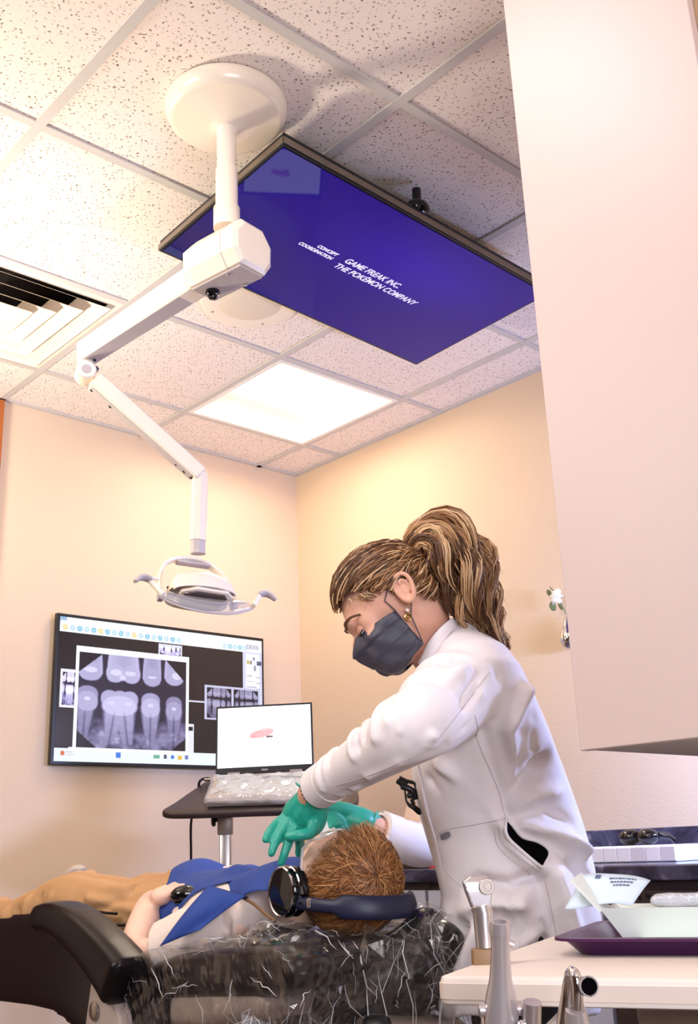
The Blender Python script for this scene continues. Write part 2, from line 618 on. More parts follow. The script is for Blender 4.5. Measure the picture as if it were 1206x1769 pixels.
def grille_material():
    m = mat('speaker_grille', rgb(214, 202, 184), 0.5)
    nt = m.node_tree
    b = nt.nodes['Principled BSDF']
    tc = nt.nodes.new('ShaderNodeTexCoord')
    vo = nt.nodes.new('ShaderNodeTexVoronoi')
    vo.voronoi_dimensions = '2D'
    vo.inputs['Scale'].default_value = 95
    vo.inputs['Randomness'].default_value = 0.0
    lt_ = nt.nodes.new('ShaderNodeMath')
    lt_.operation = 'LESS_THAN'
    lt_.inputs[1].default_value = 0.10
    mx = nt.nodes.new('ShaderNodeMix')
    mx.data_type = 'RGBA'
    mx.inputs['A'].default_value = rgb(226, 212, 192)
    mx.inputs['B'].default_value = rgb(90, 78, 66)
    nt.links.new(tc.outputs['Object'], vo.inputs['Vector'])
    nt.links.new(vo.outputs['Distance'], lt_.inputs[0])
    nt.links.new(lt_.outputs[0], mx.inputs['Factor'])
    nt.links.new(mx.outputs['Result'], b.inputs['Base Color'])
    return m


M['grille'] = grille_material()
MB().lathe([(0.001, -0.010), (0.05, -0.0095), (0.085, -0.0075), (0.1, -0.004), (0.1, 0.001), (0.001, 0.001)], T, 48).build('grille', M['grille'], sp)
for a in (0.6, 2.17, 3.74, 5.3):
    c = V(spx + 0.128 * math.cos(a), spy + 0.128 * math.sin(a), ZC - 0.0065)
    MB().cyl(c, c + V(0, 0, -0.002), 0.004, seg=10).build('screw', M['steel'], sp)

# ------------------------------------------------------------------ wall cabinet at the right edge
M['cab'] = mat('cabinet_laminate', rgb(208, 186, 177), 0.45, var=0.015, vscale=5)
M['cab_side'] = mat('cabinet_tan_edge', rgb(186, 150, 118), 0.6, var=0.12, vscale=90)
M['cab_under'] = mat('cabinet_underside', rgb(178, 170, 166), 0.6)
cx0, cx1, cy0, cy1, cz0, cz1 = 1.25, 1.594, 0.566, 0.8965, 1.101, 2.64
cb = thing('wall_cabinet', 'tall pinkish white wall cabinet hanging above the white work table', 'cabinet', ((cx0 + cx1) / 2, (cy0 + cy1) / 2, cz0))
MB().box(((cx0 + cx1) / 2 + 0.01, (cy0 + cy1) / 2, (cz0 + cz1) / 2), (cx1 - cx0 - 0.022, cy1 - cy0 - 0.006, cz1 - cz0 - 0.002), bev=0.001).build('body', M['cab_under'], cb, smooth=False)
MB().box(((cx0 + cx1) / 2 + 0.01, cy0 + 0.0014, (cz0 + cz1) / 2), (cx1 - cx0 - 0.022, 0.0026, cz1 - cz0), bev=0.0005).build('side_panel', M['cab_side'], cb, smooth=False)
MB().box((cx0 + 0.009, (cy0 + cy1) / 2, (cz0 + cz1) / 2), (0.018, cy1 - cy0, cz1 - cz0), bev=0.0015).build('door', M['cab'], cb, smooth=False)

# ------------------------------------------------------------------ screens: small raster pictures kept as vertex colours on a fine grid
def screen_material(name, strength, gloss=0.15):
    m = bpy.data.materials.new(name)
    m.use_nodes = True
    nt = m.node_tree
    b = nt.nodes['Principled BSDF']
    b.inputs['Base Color'].default_value = (0.01, 0.01, 0.012, 1)
    b.inputs['Roughness'].default_value = gloss
    at = nt.nodes.new('ShaderNodeAttribute')
    at.attribute_name = 'picture'
    nt.links.new(at.outputs['Color'], b.inputs['Emission Color'])
    b.inputs['Emission Strength'].default_value = strength
    return m


def raster_screen(name, img, M4, w, h, material, parent):
    """img: rows x cols x 3 in display (sRGB 0..1) values, top row first; lies in the local xy plane of M4"""
    R_, C_ = img.shape[:2]
    xs_ = (np.arange(C_ + 1) / C_ - 0.5) * w
    ys_ = (0.5 - np.arange(R_ + 1) / R_) * h
    gx_, gy_ = np.meshgrid(xs_, ys_)
    co = np.stack([gx_, gy_, np.zeros_like(gx_)], -1).reshape(-1, 3)
    m4 = np.array(M4)
    co = co @ m4[:3, :3].T + m4[:3, 3]
    idx = np.arange((R_ + 1) * (C_ + 1)).reshape(R_ + 1, C_ + 1)
    q = np.stack([idx[1:, :-1], idx[1:, 1:], idx[:-1, 1:], idx[:-1, :-1]], -1).reshape(-1, 4)
    me = bpy.data.meshes.new(name)
    me.vertices.add(len(co))
    me.vertices.foreach_set('co', co.ravel())
    me.loops.add(q.size)
    me.loops.foreach_set('vertex_index', q.ravel().astype(np.int32))
    me.polygons.add(len(q))
    me.polygons.foreach_set('loop_start', (np.arange(len(q)) * 4).astype(np.int32))
    me.update(calc_edges=True)
    at = me.color_attributes.new('picture', 'FLOAT_COLOR', 'CORNER')
    l = np.where(img <= 0.04045, img / 12.92, ((img + 0.055) / 1.055) ** 2.4)
    cols = np.concatenate([np.repeat(l.reshape(-1, 3), 4, axis=0), np.ones((len(q) * 4, 1))], 1)
    at.data.foreach_set('color', cols.astype(np.float32).ravel())
    me.materials.append(material)
    me.validate()
    return link(name, me, parent, smooth=False)


FONT_OK = True


def text(name, body, M4, size, material, parent, shear=0.0, bold=0.0, sx=1.0, align='LEFT'):
    cu = bpy.data.curves.new(name, 'FONT')
    cu.body = body
    cu.size = size
    cu.shear = shear
    cu.offset = bold
    cu.align_x = align
    cu.extrude = 0.0001
    cu.materials.append(material)
    tmp = bpy.data.objects.new(name, cu)
    COL.objects.link(tmp)
    dg = bpy.context.evaluated_depsgraph_get()
    dg.update()
    me = bpy.data.meshes.new_from_object(tmp.evaluated_get(dg))
    bpy.data.objects.remove(tmp)
    me.materials.clear()
    me.materials.append(material)
    S = Matrix.Diagonal((sx, 1, 1, 1))
    me.transform(M4 @ S)
    o = link(name, me, parent, smooth=False)
    return o


def basis(o, x, y):
    x = Vector(x).normalized()
    y = (Vector(y) - x * Vector(y).dot(x)).normalized()
    z = x.cross(y)
    m4 = Matrix((x, y, z)).transposed().to_4x4()
    m4.translation = Vector(o)
    return m4


# ------------------------------------------------------------------ wall mounted screen with the radiograph
tvw, tvh = 0.956, 0.549
tvc = V(2.249, 3.525, 1.583)
TVM = basis(tvc, (1, 0, 0), (0, 0, 1))
tv = thing('wall_screen', 'wide wall mounted screen showing a large grey dental radiograph', 'screen', tvc)
MB().box(tvc + V(0, 0.012, 0), (tvw, 0.024, tvh), bev=0.003).build('casing', M['black_plastic'], tv, smooth=False)
MB().box(tvc + V(0, 0.030, 0), (0.4, 0.012, 0.3)).build('wall_mount', M['black_plastic'], tv, smooth=False)


def noise2(h, w, s, seed):
    r = np.random.default_rng(seed)
    out = np.zeros((h, w))
    amp = 1.0
    for o_ in range(4):
        n_ = max(2, int(s * 2 ** o_))
        g = r.random((n_ + 1, n_ + 1))
        yy = np.linspace(0, n_ - 1e-6, h)
        xx = np.linspace(0, n_ - 1e-6, w)
        yi, xi = yy.astype(int), xx.astype(int)
        fy, fx = (yy - yi)[:, None], (xx - xi)[None, :]
        fy, fx = fy * fy * (3 - 2 * fy), fx * fx * (3 - 2 * fx)
        a = g[yi][:, xi] * (1 - fx) + g[yi][:, xi + 1] * fx
        b = g[yi + 1][:, xi] * (1 - fx) + g[yi + 1][:, xi + 1] * fx
        out += amp * (a * (1 - fy) + b * fy)
        amp *= 0.5
    return out / 1.875


def sstep(a, b, x):
    t = np.clip((x - a) / (b - a), 0, 1)
    return t * t * (3 - 2 * t)


def xray(n, m, seed=3, zoom=1.0):
    """bitewing radiograph: n rows, m cols, values 0..1"""
    y, x = np.mgrid[0:n, 0:m]
    x = (x + 0.5) / m
    y = (y + 0.5) / n
    g = np.full((n, m), 0.10)
    bone = noise2(n, m, 14, seed)
    # bone rises from the bottom
    bn = sstep(0.60, 0.86, y + 0.05 * np.sin(9 * x)) * (0.42 + 0.34 * (bone - 0.5) * 2)
    g = np.maximum(g, bn)

    def blob(cx, cy, rx, ry, p, val, edge=0.12):
        d = (np.abs((x - cx) / rx) ** p + np.abs((y - cy) / ry) ** p) ** (1 / p)
        return val * sstep(1.0, 1.0 - edge, d)
    # upper crowns: long bodies running out of the picture, rounded biting ends
    for cx, bot, rx, v, cus in ((0.10, 0.30, 0.115, 0.72, (0.0,)), (0.395, 0.30, 0.165, 0.74, (-0.075, 0.075)), (0.665, 0.31, 0.098, 0.70, (0.0,)), (0.88, 0.28, 0.105, 0.72, (0.0,))):
        t = np.clip((bot - 0.10 - y) / 0.25, 0, 1)
        hw = rx * (1 - 0.16 * t ** 2)
        body = sstep(1.0, 0.86, np.abs(x - cx) / hw) * (y < bot - 0.08)
        g = np.maximum(g, body * (v - 0.10 + 0.10 * (np.abs(x - cx) / hw) ** 2))
        for dx in cus:
            g = np.maximum(g, blob(cx + dx, bot - 0.11, rx / (1.0 if len(cus) == 1 else 1.75), 0.115, 2.2, v - 0.06, 0.16))
    # fillings
    lump = 0.5 + 0.5 * noise2(n, m, 12, seed + 2)
    for cx, cy, rx, ry in ((0.33, 0.185, 0.085, 0.055), (0.46, 0.185, 0.085, 0.045), (0.39, 0.235, 0.045, 0.045), (0.10, 0.175, 0.095, 0.045), (0.905, 0.165, 0.075, 0.065), (0.665, 0.205, 0.07, 0.02)):
        g = np.maximum(g, blob(cx, cy, rx, ry, 2.2, 1.0, 0.55) * (0.78 + 0.22 * lump))
    # lower teeth: cusped crowns with brighter necks and tapering roots
    for cx, top, rx, v, roots, cus in ((0.08, 0.34, 0.105, 0.66, ((-0.03, 0.05),), (0.0,)), (0.37, 0.37, 0.185, 0.74, ((-0.10, 0.062), (0.09, 0.062)), (-0.095, 0.0, 0.09)), (0.655, 0.37, 0.10, 0.70, ((0.0, 0.065),), (0.0,)), (0.88, 0.39, 0.088, 0.62, ((0.0, 0.055),), (0.0,))):
        for dx in cus:
            g = np.maximum(g, blob(cx + dx, top + 0.10, rx / (1.0 if len(cus) == 1 else 2.05), 0.105, 2.2, v - 0.08, 0.2))
        g = np.maximum(g, blob(cx, top + 0.17, rx, 0.125, 2.3, v, 0.2))
        for dx in ((0.0,) if len(cus) == 1 else (-0.075, 0.075)):
            g = np.maximum(g, blob(cx + dx, top + 0.145, rx * (0.7 if len(cus) == 1 else 0.42), 0.055, 2.0, min(1, v + 0.16), 0.8))
        for dx, rw in roots:
            t = np.clip((y - top - 0.16) / 0.60, 0, 1)
            c = cx + dx * (0.35 + 0.75 * t)
            hw = rx * 0.60 * (1 - t) / len(roots) ** 0.3 + rw * (0.45 + 0.55 * (1 - t))
            inside = sstep(hw, hw * 0.55, np.abs(x - c)) * (y > top + 0.16) * sstep(1.0, 0.93, y)
            g = np.maximum(g, inside * (v - 0.06 - 0.22 * t))
            canal = np.exp(-((x - c) / 0.010) ** 2) * sstep(0.58, 0.68, y) * 0.16
            g = g - canal * inside
    g = g + (noise2(n, m, 40, seed + 5) - 0.5) * 0.10 * sstep(0.55, 0.75, y)
    g = np.clip(g * 1.16 + 0.35 * np.clip(g - 0.55, 0, 1), 0, 1)
    # clipped corners
    d1 = (x + y * 0.95) < 0.20
    d2 = ((1 - x) + y * 0.8) < 0.20
    d3 = (x + (1 - y)) < 0.18
    d4 = ((1 - x) + (1 - y)) < 0.15
    g[d1 | d2 | d3 | d4] = 0.03
    tint = np.stack([0.07 + 0.80 * g, 0.05 + 0.80 * g, 0.06 + 0.94 * g ** 0.8], -1)
    return np.clip(tint, 0, 1)


def wall_picture():
    R_, C_ = 236, 410
    im = np.zeros((R_, C_, 3))
    im[:] = (0.125, 0.09, 0.09)

    def rect(x0, y0, x1, y1, c):
        im[int(y0 * R_):int(round(y1 * R_)), int(x0 * C_):int(round(x1 * C_))] = c

    def disc(cx, cy, r, c, ring=True):
        yy, xx = np.mgrid[0:R_, 0:C_]
        d = np.hypot((xx + 0.5) / C_ * tvw - cx * tvw, (yy + 0.5) / R_ * tvh - cy * tvh)
        im[d < r] = c
        if ring:
            im[d < r * 0.62] = tuple(0.45 + 0.55 * k for k in c)

    def pic(x0, y0, x1, y1, src):
        a, b, c, d = int(y0 * R_), int(round(y1 * R_)), int(x0 * C_), int(round(x1 * C_))
        yi = (np.linspace(0, src.shape[0] - 1, b - a)).astype(int)
        xi = (np.linspace(0, src.shape[1] - 1, d - c)).astype(int)
        im[a:b, c:d] = src[yi][:, xi]
    white = (0.97, 0.98, 1.0)
    rect(0, 0, 1, 0.105, white)
    rect(0, 0, 0.03, 0.025, (0.6, 0.75, 0.9))
    yel, blu, pale = (0.98, 0.86, 0.55), (0.45, 0.78, 0.90), (0.72, 0.88, 0.95)
    for k in range(18):
        c = yel if k in (0, 5, 10) else (pale if k % 4 in (1, 3) else blu)
        disc(0.024 + 0.0312 * k, 0.073, 0.0105, c)
    for k in range(5):
        disc(0.795 + 0.0275 * k, 0.073, 0.0105, (0.55, 0.82, 0.9) if k % 2 else (0.72, 0.88, 0.95))
    rect(0.895, 0.105, 1.0, 0.83, (0.86, 0.86, 0.98))
    rect(0.91, 0.115, 0.985, 0.44, (0.97, 0.97, 1.0))
    rect(0.915, 0.17, 0.93, 0.2, (0.8, 0.75, 0.45))
    rect(0.932, 0.17, 0.945, 0.2, (0.6, 0.6, 0.5))
    rect(0.972, 0.17, 0.998, 0.205, (0.35, 0.35, 0.5))
    rect(0.95, 0.14, 0.962, 0.165, (0.6, 0.6, 0.7))
    rect(0.955, 0.21, 0.966, 0.25, (0.6, 0.62, 0.7))
    for k in range(4):
        rect(0.915, 0.29 + 0.045 * k, 0.945 + 0.012 * (k % 3), 0.296 + 0.045 * k, (0.7, 0.72, 0.8))
        rect(0.968, 0.30 + 0.045 * k, 0.995, 0.306 + 0.045 * k, (0.75, 0.76, 0.84))
    rect(0.897, 0.44, 0.985, 0.62, (0.8, 0.8, 0.93))
    # side thumbnails
    rect(0.014, 0.37, 0.08, 0.635, (0.93, 0.93, 0.98))
    pic(0.024, 0.39, 0.075, 0.62, np.clip(xray(60, 60, 8)[:, 5:35] * 1.25, 0, 1))
    rect(0.455, 0.118, 0.57, 0.21, (0.9, 0.9, 0.97))
    pic(0.463, 0.132, 0.563, 0.20, np.clip(xray(60, 90, 9)[30:] * 1.6, 0, 1))
    rect(0.575, 0.70, 0.635, 0.955, (0.92, 0.92, 0.98))
    rect(0.608, 0.722, 0.63, 0.75, (0.15, 0.12, 0.12))
    rect(0.60, 0.525, 0.70, 0.536, (0.85, 0.85, 0.92))
    rect(0.69, 0.395, 0.985, 0.655, (0.80, 0.80, 0.92))
    a = xray(80, 90, 21)
    pic(0.70, 0.415, 0.83, 0.645, a * 0.85)
    pic(0.842, 0.415, 0.975, 0.645, xray(80, 90, 22)[:, ::-1] * 0.85)
    # main picture
    rect(0.078, 0.195, 0.608, 0.955, white)
    pic(0.092, 0.238, 0.592, 0.905, xray(220, 210, 3))
    # task bar
    rect(0, 0.915, 1, 1.0, (0.93, 0.97, 0.97))
    rect(0.06, 0.905, 0.6, 0.93, (0.96, 0.98, 0.99))
    disc(0.035, 0.945, 0.009, (0.85, 0.45, 0.3), False)
    rect(0.05, 0.935, 0.075, 0.941, (0.8, 0.8, 0.85))
    rect(0.05, 0.953, 0.082, 0.959, (0.84, 0.84, 0.88))
    rect(0.268, 0.93, 0.288, 0.965, (0.25, 0.5, 0.9))
    rect(0.44, 0.94, 0.468, 0.96, (0.45, 0.7, 0.62))
    rect(0.49, 0.935, 0.503, 0.96, (0.35, 0.35, 0.45))
    disc(0.530, 0.948, 0.008, (0.25, 0.5, 0.85), False)
    rect(0.558, 0.94, 0.576, 0.965, (0.9, 0.75, 0.25))
    rect(0.592, 0.935, 0.607, 0.96, (0.45, 0.5, 0.75))
    return im


M['screen_wall'] = screen_material('screen_wall_picture', 0.85)
raster_screen('display', wall_picture(), basis(tvc + V(0, -0.0006, 0), (1, 0, 0), (0, 0, 1)), tvw - 0.022, tvh - 0.026, M['screen_wall'], tv)
M['ui_grey'] = mat('ui_grey', rgb(120, 130, 150), 0.5, emit=rgb(120, 135, 160), estr=0.30)
text('lettering', 'DEXIS', basis(tvc + V(0.386, -0.0010, 0.222), (1, 0, 0), (0, 0, 1)), 0.024, M['ui_grey'], tv, bold=0.0004)

# ------------------------------------------------------------------ screen hung under the ceiling
cvc = V(1.804, 1.867, 2.518)
rx_, ry_, rz_ = -0.017, 0.069, -0.029
CR = Euler((rx_, ry_, rz_), 'XYZ').to_matrix().to_4x4()
CVM = Matrix.Translation(cvc) @ CR
cv = thing('ceiling_screen', 'flat screen hung face down under the ceiling showing purple credits', 'screen', cvc)
cw, ch = 0.965, 0.56
bx = MB()
bx.box((0, 0, 0.018), (cw, ch, 0.034), bev=0.003)
bx.v = [tuple(CVM @ Vector(p)) for p in bx.v]
bx.build('casing', M['black_plastic'], cv, smooth=False)
M['screen_edge'] = mat('screen_edge_metal', rgb(150, 140, 128), 0.25, metal=0.9)
ed = MB()
for c, s in (((0, -ch / 2 - 0.001, 0.012), (cw, 0.004, 0.016)), ((0, ch / 2 + 0.001, 0.012), (cw, 0.004, 0.016)), ((-cw / 2 - 0.001, 0, 0.012), (0.004, ch, 0.016)), ((cw / 2 + 0.001, 0, 0.012), (0.004, ch, 0.016))):
    ed.box(c, s)
ed.v = [tuple(CVM @ Vector(p)) for p in ed.v]
ed.build('edge_band', M['screen_edge'], cv, smooth=False)
mt = MB()
mt.box((0.0, -0.02, 0.046), (0.26, 0.22, 0.026), bev=0.003)
mt.v = [tuple(CVM @ Vector(p)) for p in mt.v]
mt.cyl(CVM @ V(0, -0.02, 0.05), V(1.80, 1.85, 2.650), 0.03)
mt.build('ceiling_mount', M['black_plastic'], cv)
cm = MB()
cp = CVM @ V(-0.03, -0.262, 0.05)
cm.ell(cp, (0.035, 0.03, 0.026))
cm.cyl(cp, cp + V(0, 0, 0.06), 0.012)
cm.build('mount_knob', M['black_gloss'], cv)


def purple_picture():
    R_, C_ = 90, 160
    y, x = np.mgrid[0:R_, 0:C_]
    x = x / C_
    y = y / R_
    im = np.zeros((R_, C_, 3))
    base = np.array((0.13, 0.01, 0.58))
    im[:] = base
    g = np.exp(-(((x - 0.62) / 0.30) ** 2 + ((y - 0.28) / 0.25) ** 2))
    im += g[..., None] * np.array((0.06, 0.03, 0.17))
    g = np.exp(-(((x - 0.10) / 0.2) ** 2 + ((y - 0.85) / 0.3) ** 2))
    im -= g[..., None] * np.array((0.02, 0.01, 0.16))
    return np.clip(im, 0, 1)


M['screen_ceiling'] = screen_material('screen_ceiling_picture', 0.55, 0.03)
M['screen_ceiling'].node_tree.nodes['Principled BSDF'].inputs['Specular IOR Level'].default_value = 0.28
# picture seen from below: right is +x, its top edge is the -y side
DM = CVM @ basis((0, 0, -0.0008), (1, 0, 0), (0, -1, 0))
raster_screen('display', purple_picture(), DM, cw - 0.014, ch - 0.02, M['screen_ceiling'], cv)
M['credit_text'] = mat('credit_text', rgb(200, 195, 215), 0.5, emit=rgb(205, 200, 222), estr=0.55)
for body, tx, ty, sz, al in (('GAME FREAK INC.', -0.074, 0.012, 0.032, 'LEFT'), ('THE POKÉMON COMPANY', -0.082, -0.024, 0.032, 'LEFT'), ('CONCEPT', -0.106, 0.017, 0.0185, 'RIGHT'), ('COORDINATION', -0.106, -0.005, 0.0185, 'RIGHT')):
    text('credit_lettering', body, CVM @ basis((tx, -ty, -0.0014), (1, 0, 0), (0, -1, 0)), sz, M['credit_text'], cv, bold=0.0008, sx=0.78, align=al, shear=0.28)

# ------------------------------------------------------------------ ceiling mounted dental lamp
M['lamp_white'] = mat('lamp_enamel', rgb(243, 228, 208), 0.3, coat=0.2)
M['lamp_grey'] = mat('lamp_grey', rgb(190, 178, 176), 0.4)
M['lamp_mirror'] = mat('lamp_reflector', rgb(120, 104, 100), 0.15, metal=0.7)


def clear_material(name, tint, haze, rough=0.08, edge=0.75, bump=0.0, bscale=30.0, glint=0.0):
    m = bpy.data.materials.new(name)
    m.use_nodes = True
    nt = m.node_tree
    for n in list(nt.nodes):
        if n.type != 'OUTPUT_MATERIAL':
            nt.nodes.remove(n)
    out = [n for n in nt.nodes if n.type == 'OUTPUT_MATERIAL'][0]
    tr_ = nt.nodes.new('ShaderNodeBsdfTransparent')
    tr_.inputs[0].default_value = (0.97, 0.97, 0.97, 1)
    gl = nt.nodes.new('ShaderNodeBsdfGlossy')
    gl.inputs['Roughness'].default_value = rough
    df = nt.nodes.new('ShaderNodeBsdfDiffuse')
    df.inputs[0].default_value = tint
    lw = nt.nodes.new('ShaderNodeLayerWeight')
    lw.inputs['Blend'].default_value = 0.35
    mp = nt.nodes.new('ShaderNodeMapRange')
    mp.inputs['To Min'].default_value = 0.02
    mp.inputs['To Max'].default_value = edge
    nt.links.new(lw.outputs['Facing'], mp.inputs['Value'])
    a = nt.nodes.new('ShaderNodeMixShader')
    a.inputs[0].default_value = haze
    b = nt.nodes.new('ShaderNodeMixShader')
    nt.links.new(tr_.outputs[0], a.inputs[1])
    nt.links.new(df.outputs[0], a.inputs[2])
    nt.links.new(mp.outputs[0], b.inputs[0])
    nt.links.new(a.outputs[0], b.inputs[1])
    nt.links.new(gl.outputs[0], b.inputs[2])
    nt.links.new(b.outputs[0], out.inputs['Surface'])
    if glint:
        # whitened fold lines, glints painted into the haze of the film
        tcc = nt.nodes.new('ShaderNodeTexCoord')
        mk = []
        for sc_, wd in ((glint, 0.007), (glint * 2.1, 0.008)):
            nn = nt.nodes.new('ShaderNodeTexNoise')
            nn.inputs['Scale'].default_value = sc_
            nn.inputs['Detail'].default_value = 1.5
            nn.inputs['Distortion'].default_value = 1.5
            mpp = nt.nodes.new('ShaderNodeMapping')
            mpp.inputs['Scale'].default_value = (1.6, 1.0, 0.55)
            mpp.inputs['Rotation'].default_value = (0.3, 0.5, sc_)
            nt.links.new(tcc.outputs['Object'], mpp.inputs['Vector'])
            nt.links.new(mpp.outputs[0], nn.inputs['Vector'])
            s1 = nt.nodes.new('ShaderNodeMath')
            s1.operation = 'SUBTRACT'
            s1.inputs[1].default_value = 0.5
            nt.links.new(nn.outputs[0], s1.inputs[0])
            s2 = nt.nodes.new('ShaderNodeMath')
            s2.operation = 'ABSOLUTE'
            nt.links.new(s1.outputs[0], s2.inputs[0])
            s3 = nt.nodes.new('ShaderNodeMapRange')
            s3.inputs['From Min'].default_value = 0.0
            s3.inputs['From Max'].default_value = wd
            s3.inputs['To Min'].default_value = 1.0
            s3.inputs['To Max'].default_value = 0.0
            nt.links.new(s2.outputs[0], s3.inputs['Value'])
            mk.append(s3)
        mxm = nt.nodes.new('ShaderNodeMath')
        mxm.operation = 'MAXIMUM'
        nt.links.new(mk[0].outputs[0], mxm.inputs[0])
        nt.links.new(mk[1].outputs[0], mxm.inputs[1])
        gn = nt.nodes.new('ShaderNodeTexNoise')
        gn.inputs['Scale'].default_value = glint * 0.6
        nt.links.new(tcc.outputs['Object'], gn.inputs['Vector'])
        gm = nt.nodes.new('ShaderNodeMapRange')
        gm.inputs['From Min'].default_value = 0.42
        gm.inputs['From Max'].default_value = 0.66
        gm.inputs['To Max'].default_value = 0.5
        nt.links.new(gn.outputs[0], gm.inputs['Value'])
        ml = nt.nodes.new('ShaderNodeMath')
        ml.operation = 'MULTIPLY'
        nt.links.new(mxm.outputs[0], ml.inputs[0])
        nt.links.new(gm.outputs[0], ml.inputs[1])
        ad_ = nt.nodes.new('ShaderNodeMath')
        ad_.operation = 'ADD'
        ad_.inputs[1].default_value = haze
        nt.links.new(ml.outputs[0], ad_.inputs[0])
        nt.links.new(ad_.outputs[0], a.inputs[0])
    if bump:
        tc = nt.nodes.new('ShaderNodeTexCoord')
        n = nt.nodes.new('ShaderNodeTexNoise')
        n.inputs['Scale'].default_value = bscale
        n.inputs['Detail'].default_value = 4
        n.inputs['Distortion'].default_value = 1.2
        bp = nt.nodes.new('ShaderNodeBump')
        bp.inputs['Strength'].default_value = bump
        bp.inputs['Distance'].default_value = 0.01
        nt.links.new(tc.outputs['Object'], n.inputs['Vector'])
        nt.links.new(n.outputs[0], bp.inputs['Height'])
        nt.links.new(bp.outputs[0], gl.inputs['Normal'])
    return m


M['clear'] = clear_material('clear_acrylic', (0.95, 0.90, 0.85, 1), 0.22, 0.05, 0.8)

px_, py_ = 1.207, 1.676
dl = thing('dental_lamp', 'cream jointed dental examination lamp hanging from the ceiling on a pole', 'lamp', (px_, py_, ZC))
T = Matrix.Translation((px_, py_, ZC))
MB().lathe([(0.139, 0.0), (0.142, -0.006), (0.142, -0.018), (0.137, -0.034), (0.127, -0.044), (0.121, -0.045), (0.08, -0.056), (0.045, -0.064), (0.03, -0.068), (0.026, -0.072), (0.0, -0.072)], T, 72).build('ceiling_cover', M['lamp_white'], dl, angle=60)
po = MB()
po.lathe([(0.0235, -0.066), (0.025, -0.069), (0.025, -0.076), (0.0225, -0.079), (0.0222, -0.175), (0.0240, -0.178), (0.0252, -0.182), (0.0255, -0.275), (0.027, -0.28), (0.030, -0.283), (0.030, -0.335), (0.0, -0.335)], T, 40)
po.build('pole', M['lamp_white'], dl, angle=50)
# hub housing: octagonal body lying along the first arm
hz = 2.236
hub = V(px_, py_, hz)
elb = V(1.132, 2.168, 2.184)
ad = (elb - hub)
ad.z = 0
ad.normalize()
aw = ad.cross(Z3)          # sideways
HM = Matrix((aw, Z3, -ad)).transposed().to_4x4()
HM.translation = hub
sec = [(-0.040, -0.050), (0.040, -0.050), (0.060, -0.020), (0.062, 0.028), (0.034, 0.062), (-0.034, 0.062), (-0.062, 0.028), (-0.060, -0.020)]
hb = MB()
rings = []
for z, s in ((0.085, 0.80), (0.078, 0.97), (0.060, 1.0), (-0.060, 1.0), (-0.078, 0.97), (-0.085, 0.80)):
    rings.append([HM @ V(p[0] * s, p[1] * s, z) for p in sec])
hb.loft(rings)
hb.build('hub_housing', M['lamp_white'], dl, smooth=False)
MB().prism([(p[0] * 1.012, p[1] * 1.012) for p in sec], 0.0405, 0.0425, HM).build('housing_seam', M['lamp_grey'], dl, smooth=False)
MB().box(hub + V(0, 0, -0.053), (0.07, 0.15, 0.006), HM.to_3x3() @ Euler((math.pi / 2, 0, 0)).to_matrix(), bev=0.002).build('housing_underside', M['lamp_grey'], dl, smooth=False)
kn = hub + ad * 0.045 + V(0, 0, -0.052)
MB().lathe([(0.013, 0), (0.016, -0.004), (0.016, -0.010), (0.012, -0.013), (0.009, -0.022), (0.0, -0.024)], Matrix.Translation(kn), 20).build('lock_knob', M['black_gloss'], dl)
for s in (-1, 1):
    c = hub + ad * -0.03 + aw * (0.028 * s) + V(0, 0, -0.056)
    MB().cyl(c, c + V(0, 0, -0.003), 0.004, seg=10).build('screw', M['steel'], dl)


def bar(mb, a, b, up, ra, rb=None, bev=0.18):
    """rounded rectangular bar; ra / rb = (half height, half width) at a / b"""
    a, b = Vector(a), Vector(b)
    rb = rb or ra
    t = (b - a).normalized()
    u = (Vector(up) - t * t.dot(Vector(up))).normalized()
    s = t.cross(u)

    def ring(c, h_, w_):
        k = min(h_, w_) * bev
        q = [(h_, -w_ + k), (h_, w_ - k), (h_ - k, w_), (-h_ + k, w_), (-h_, w_ - k), (-h_, -w_ + k), (-h_ + k, -w_), (h_ - k, -w_)]
        return [c + u * x + s * y for x, y in q]
    e = min(ra) * 0.15
    return mb.loft([ring(a, ra[0] * 0.93, ra[1] * 0.93), ring(a + t * e, *ra), ring(b - t * e, *rb), ring(b, rb[0] * 0.93, rb[1] * 0.93)])


bar(MB(), hub + ad * 0.07 + V(0, 0, -0.005), elb + ad * 0.012 + V(0, 0, 0.0), Z3, (0.034, 0.024), (0.027, 0.021), 0.12).build('upper_arm', M['lamp_white'], dl, smooth=False)
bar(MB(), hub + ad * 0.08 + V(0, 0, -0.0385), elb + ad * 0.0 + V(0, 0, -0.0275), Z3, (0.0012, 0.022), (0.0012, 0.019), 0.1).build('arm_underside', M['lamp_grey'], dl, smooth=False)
for k in (0.0, 0.022):
    c = elb - ad * (0.012 + k) + V(0, 0, -0.030)
    MB().cyl(c, c + V(0, 0, -0.003), 0.0045 if k else 0.006, seg=10).build('screw', M['black_plastic'], dl)
c = elb + ad * 0.0125 + V(-0.004, 0, 0.008)
MB().cyl(c, c + ad * 0.002, 0.0045, seg=10).build('screw', M['black_plastic'], dl)
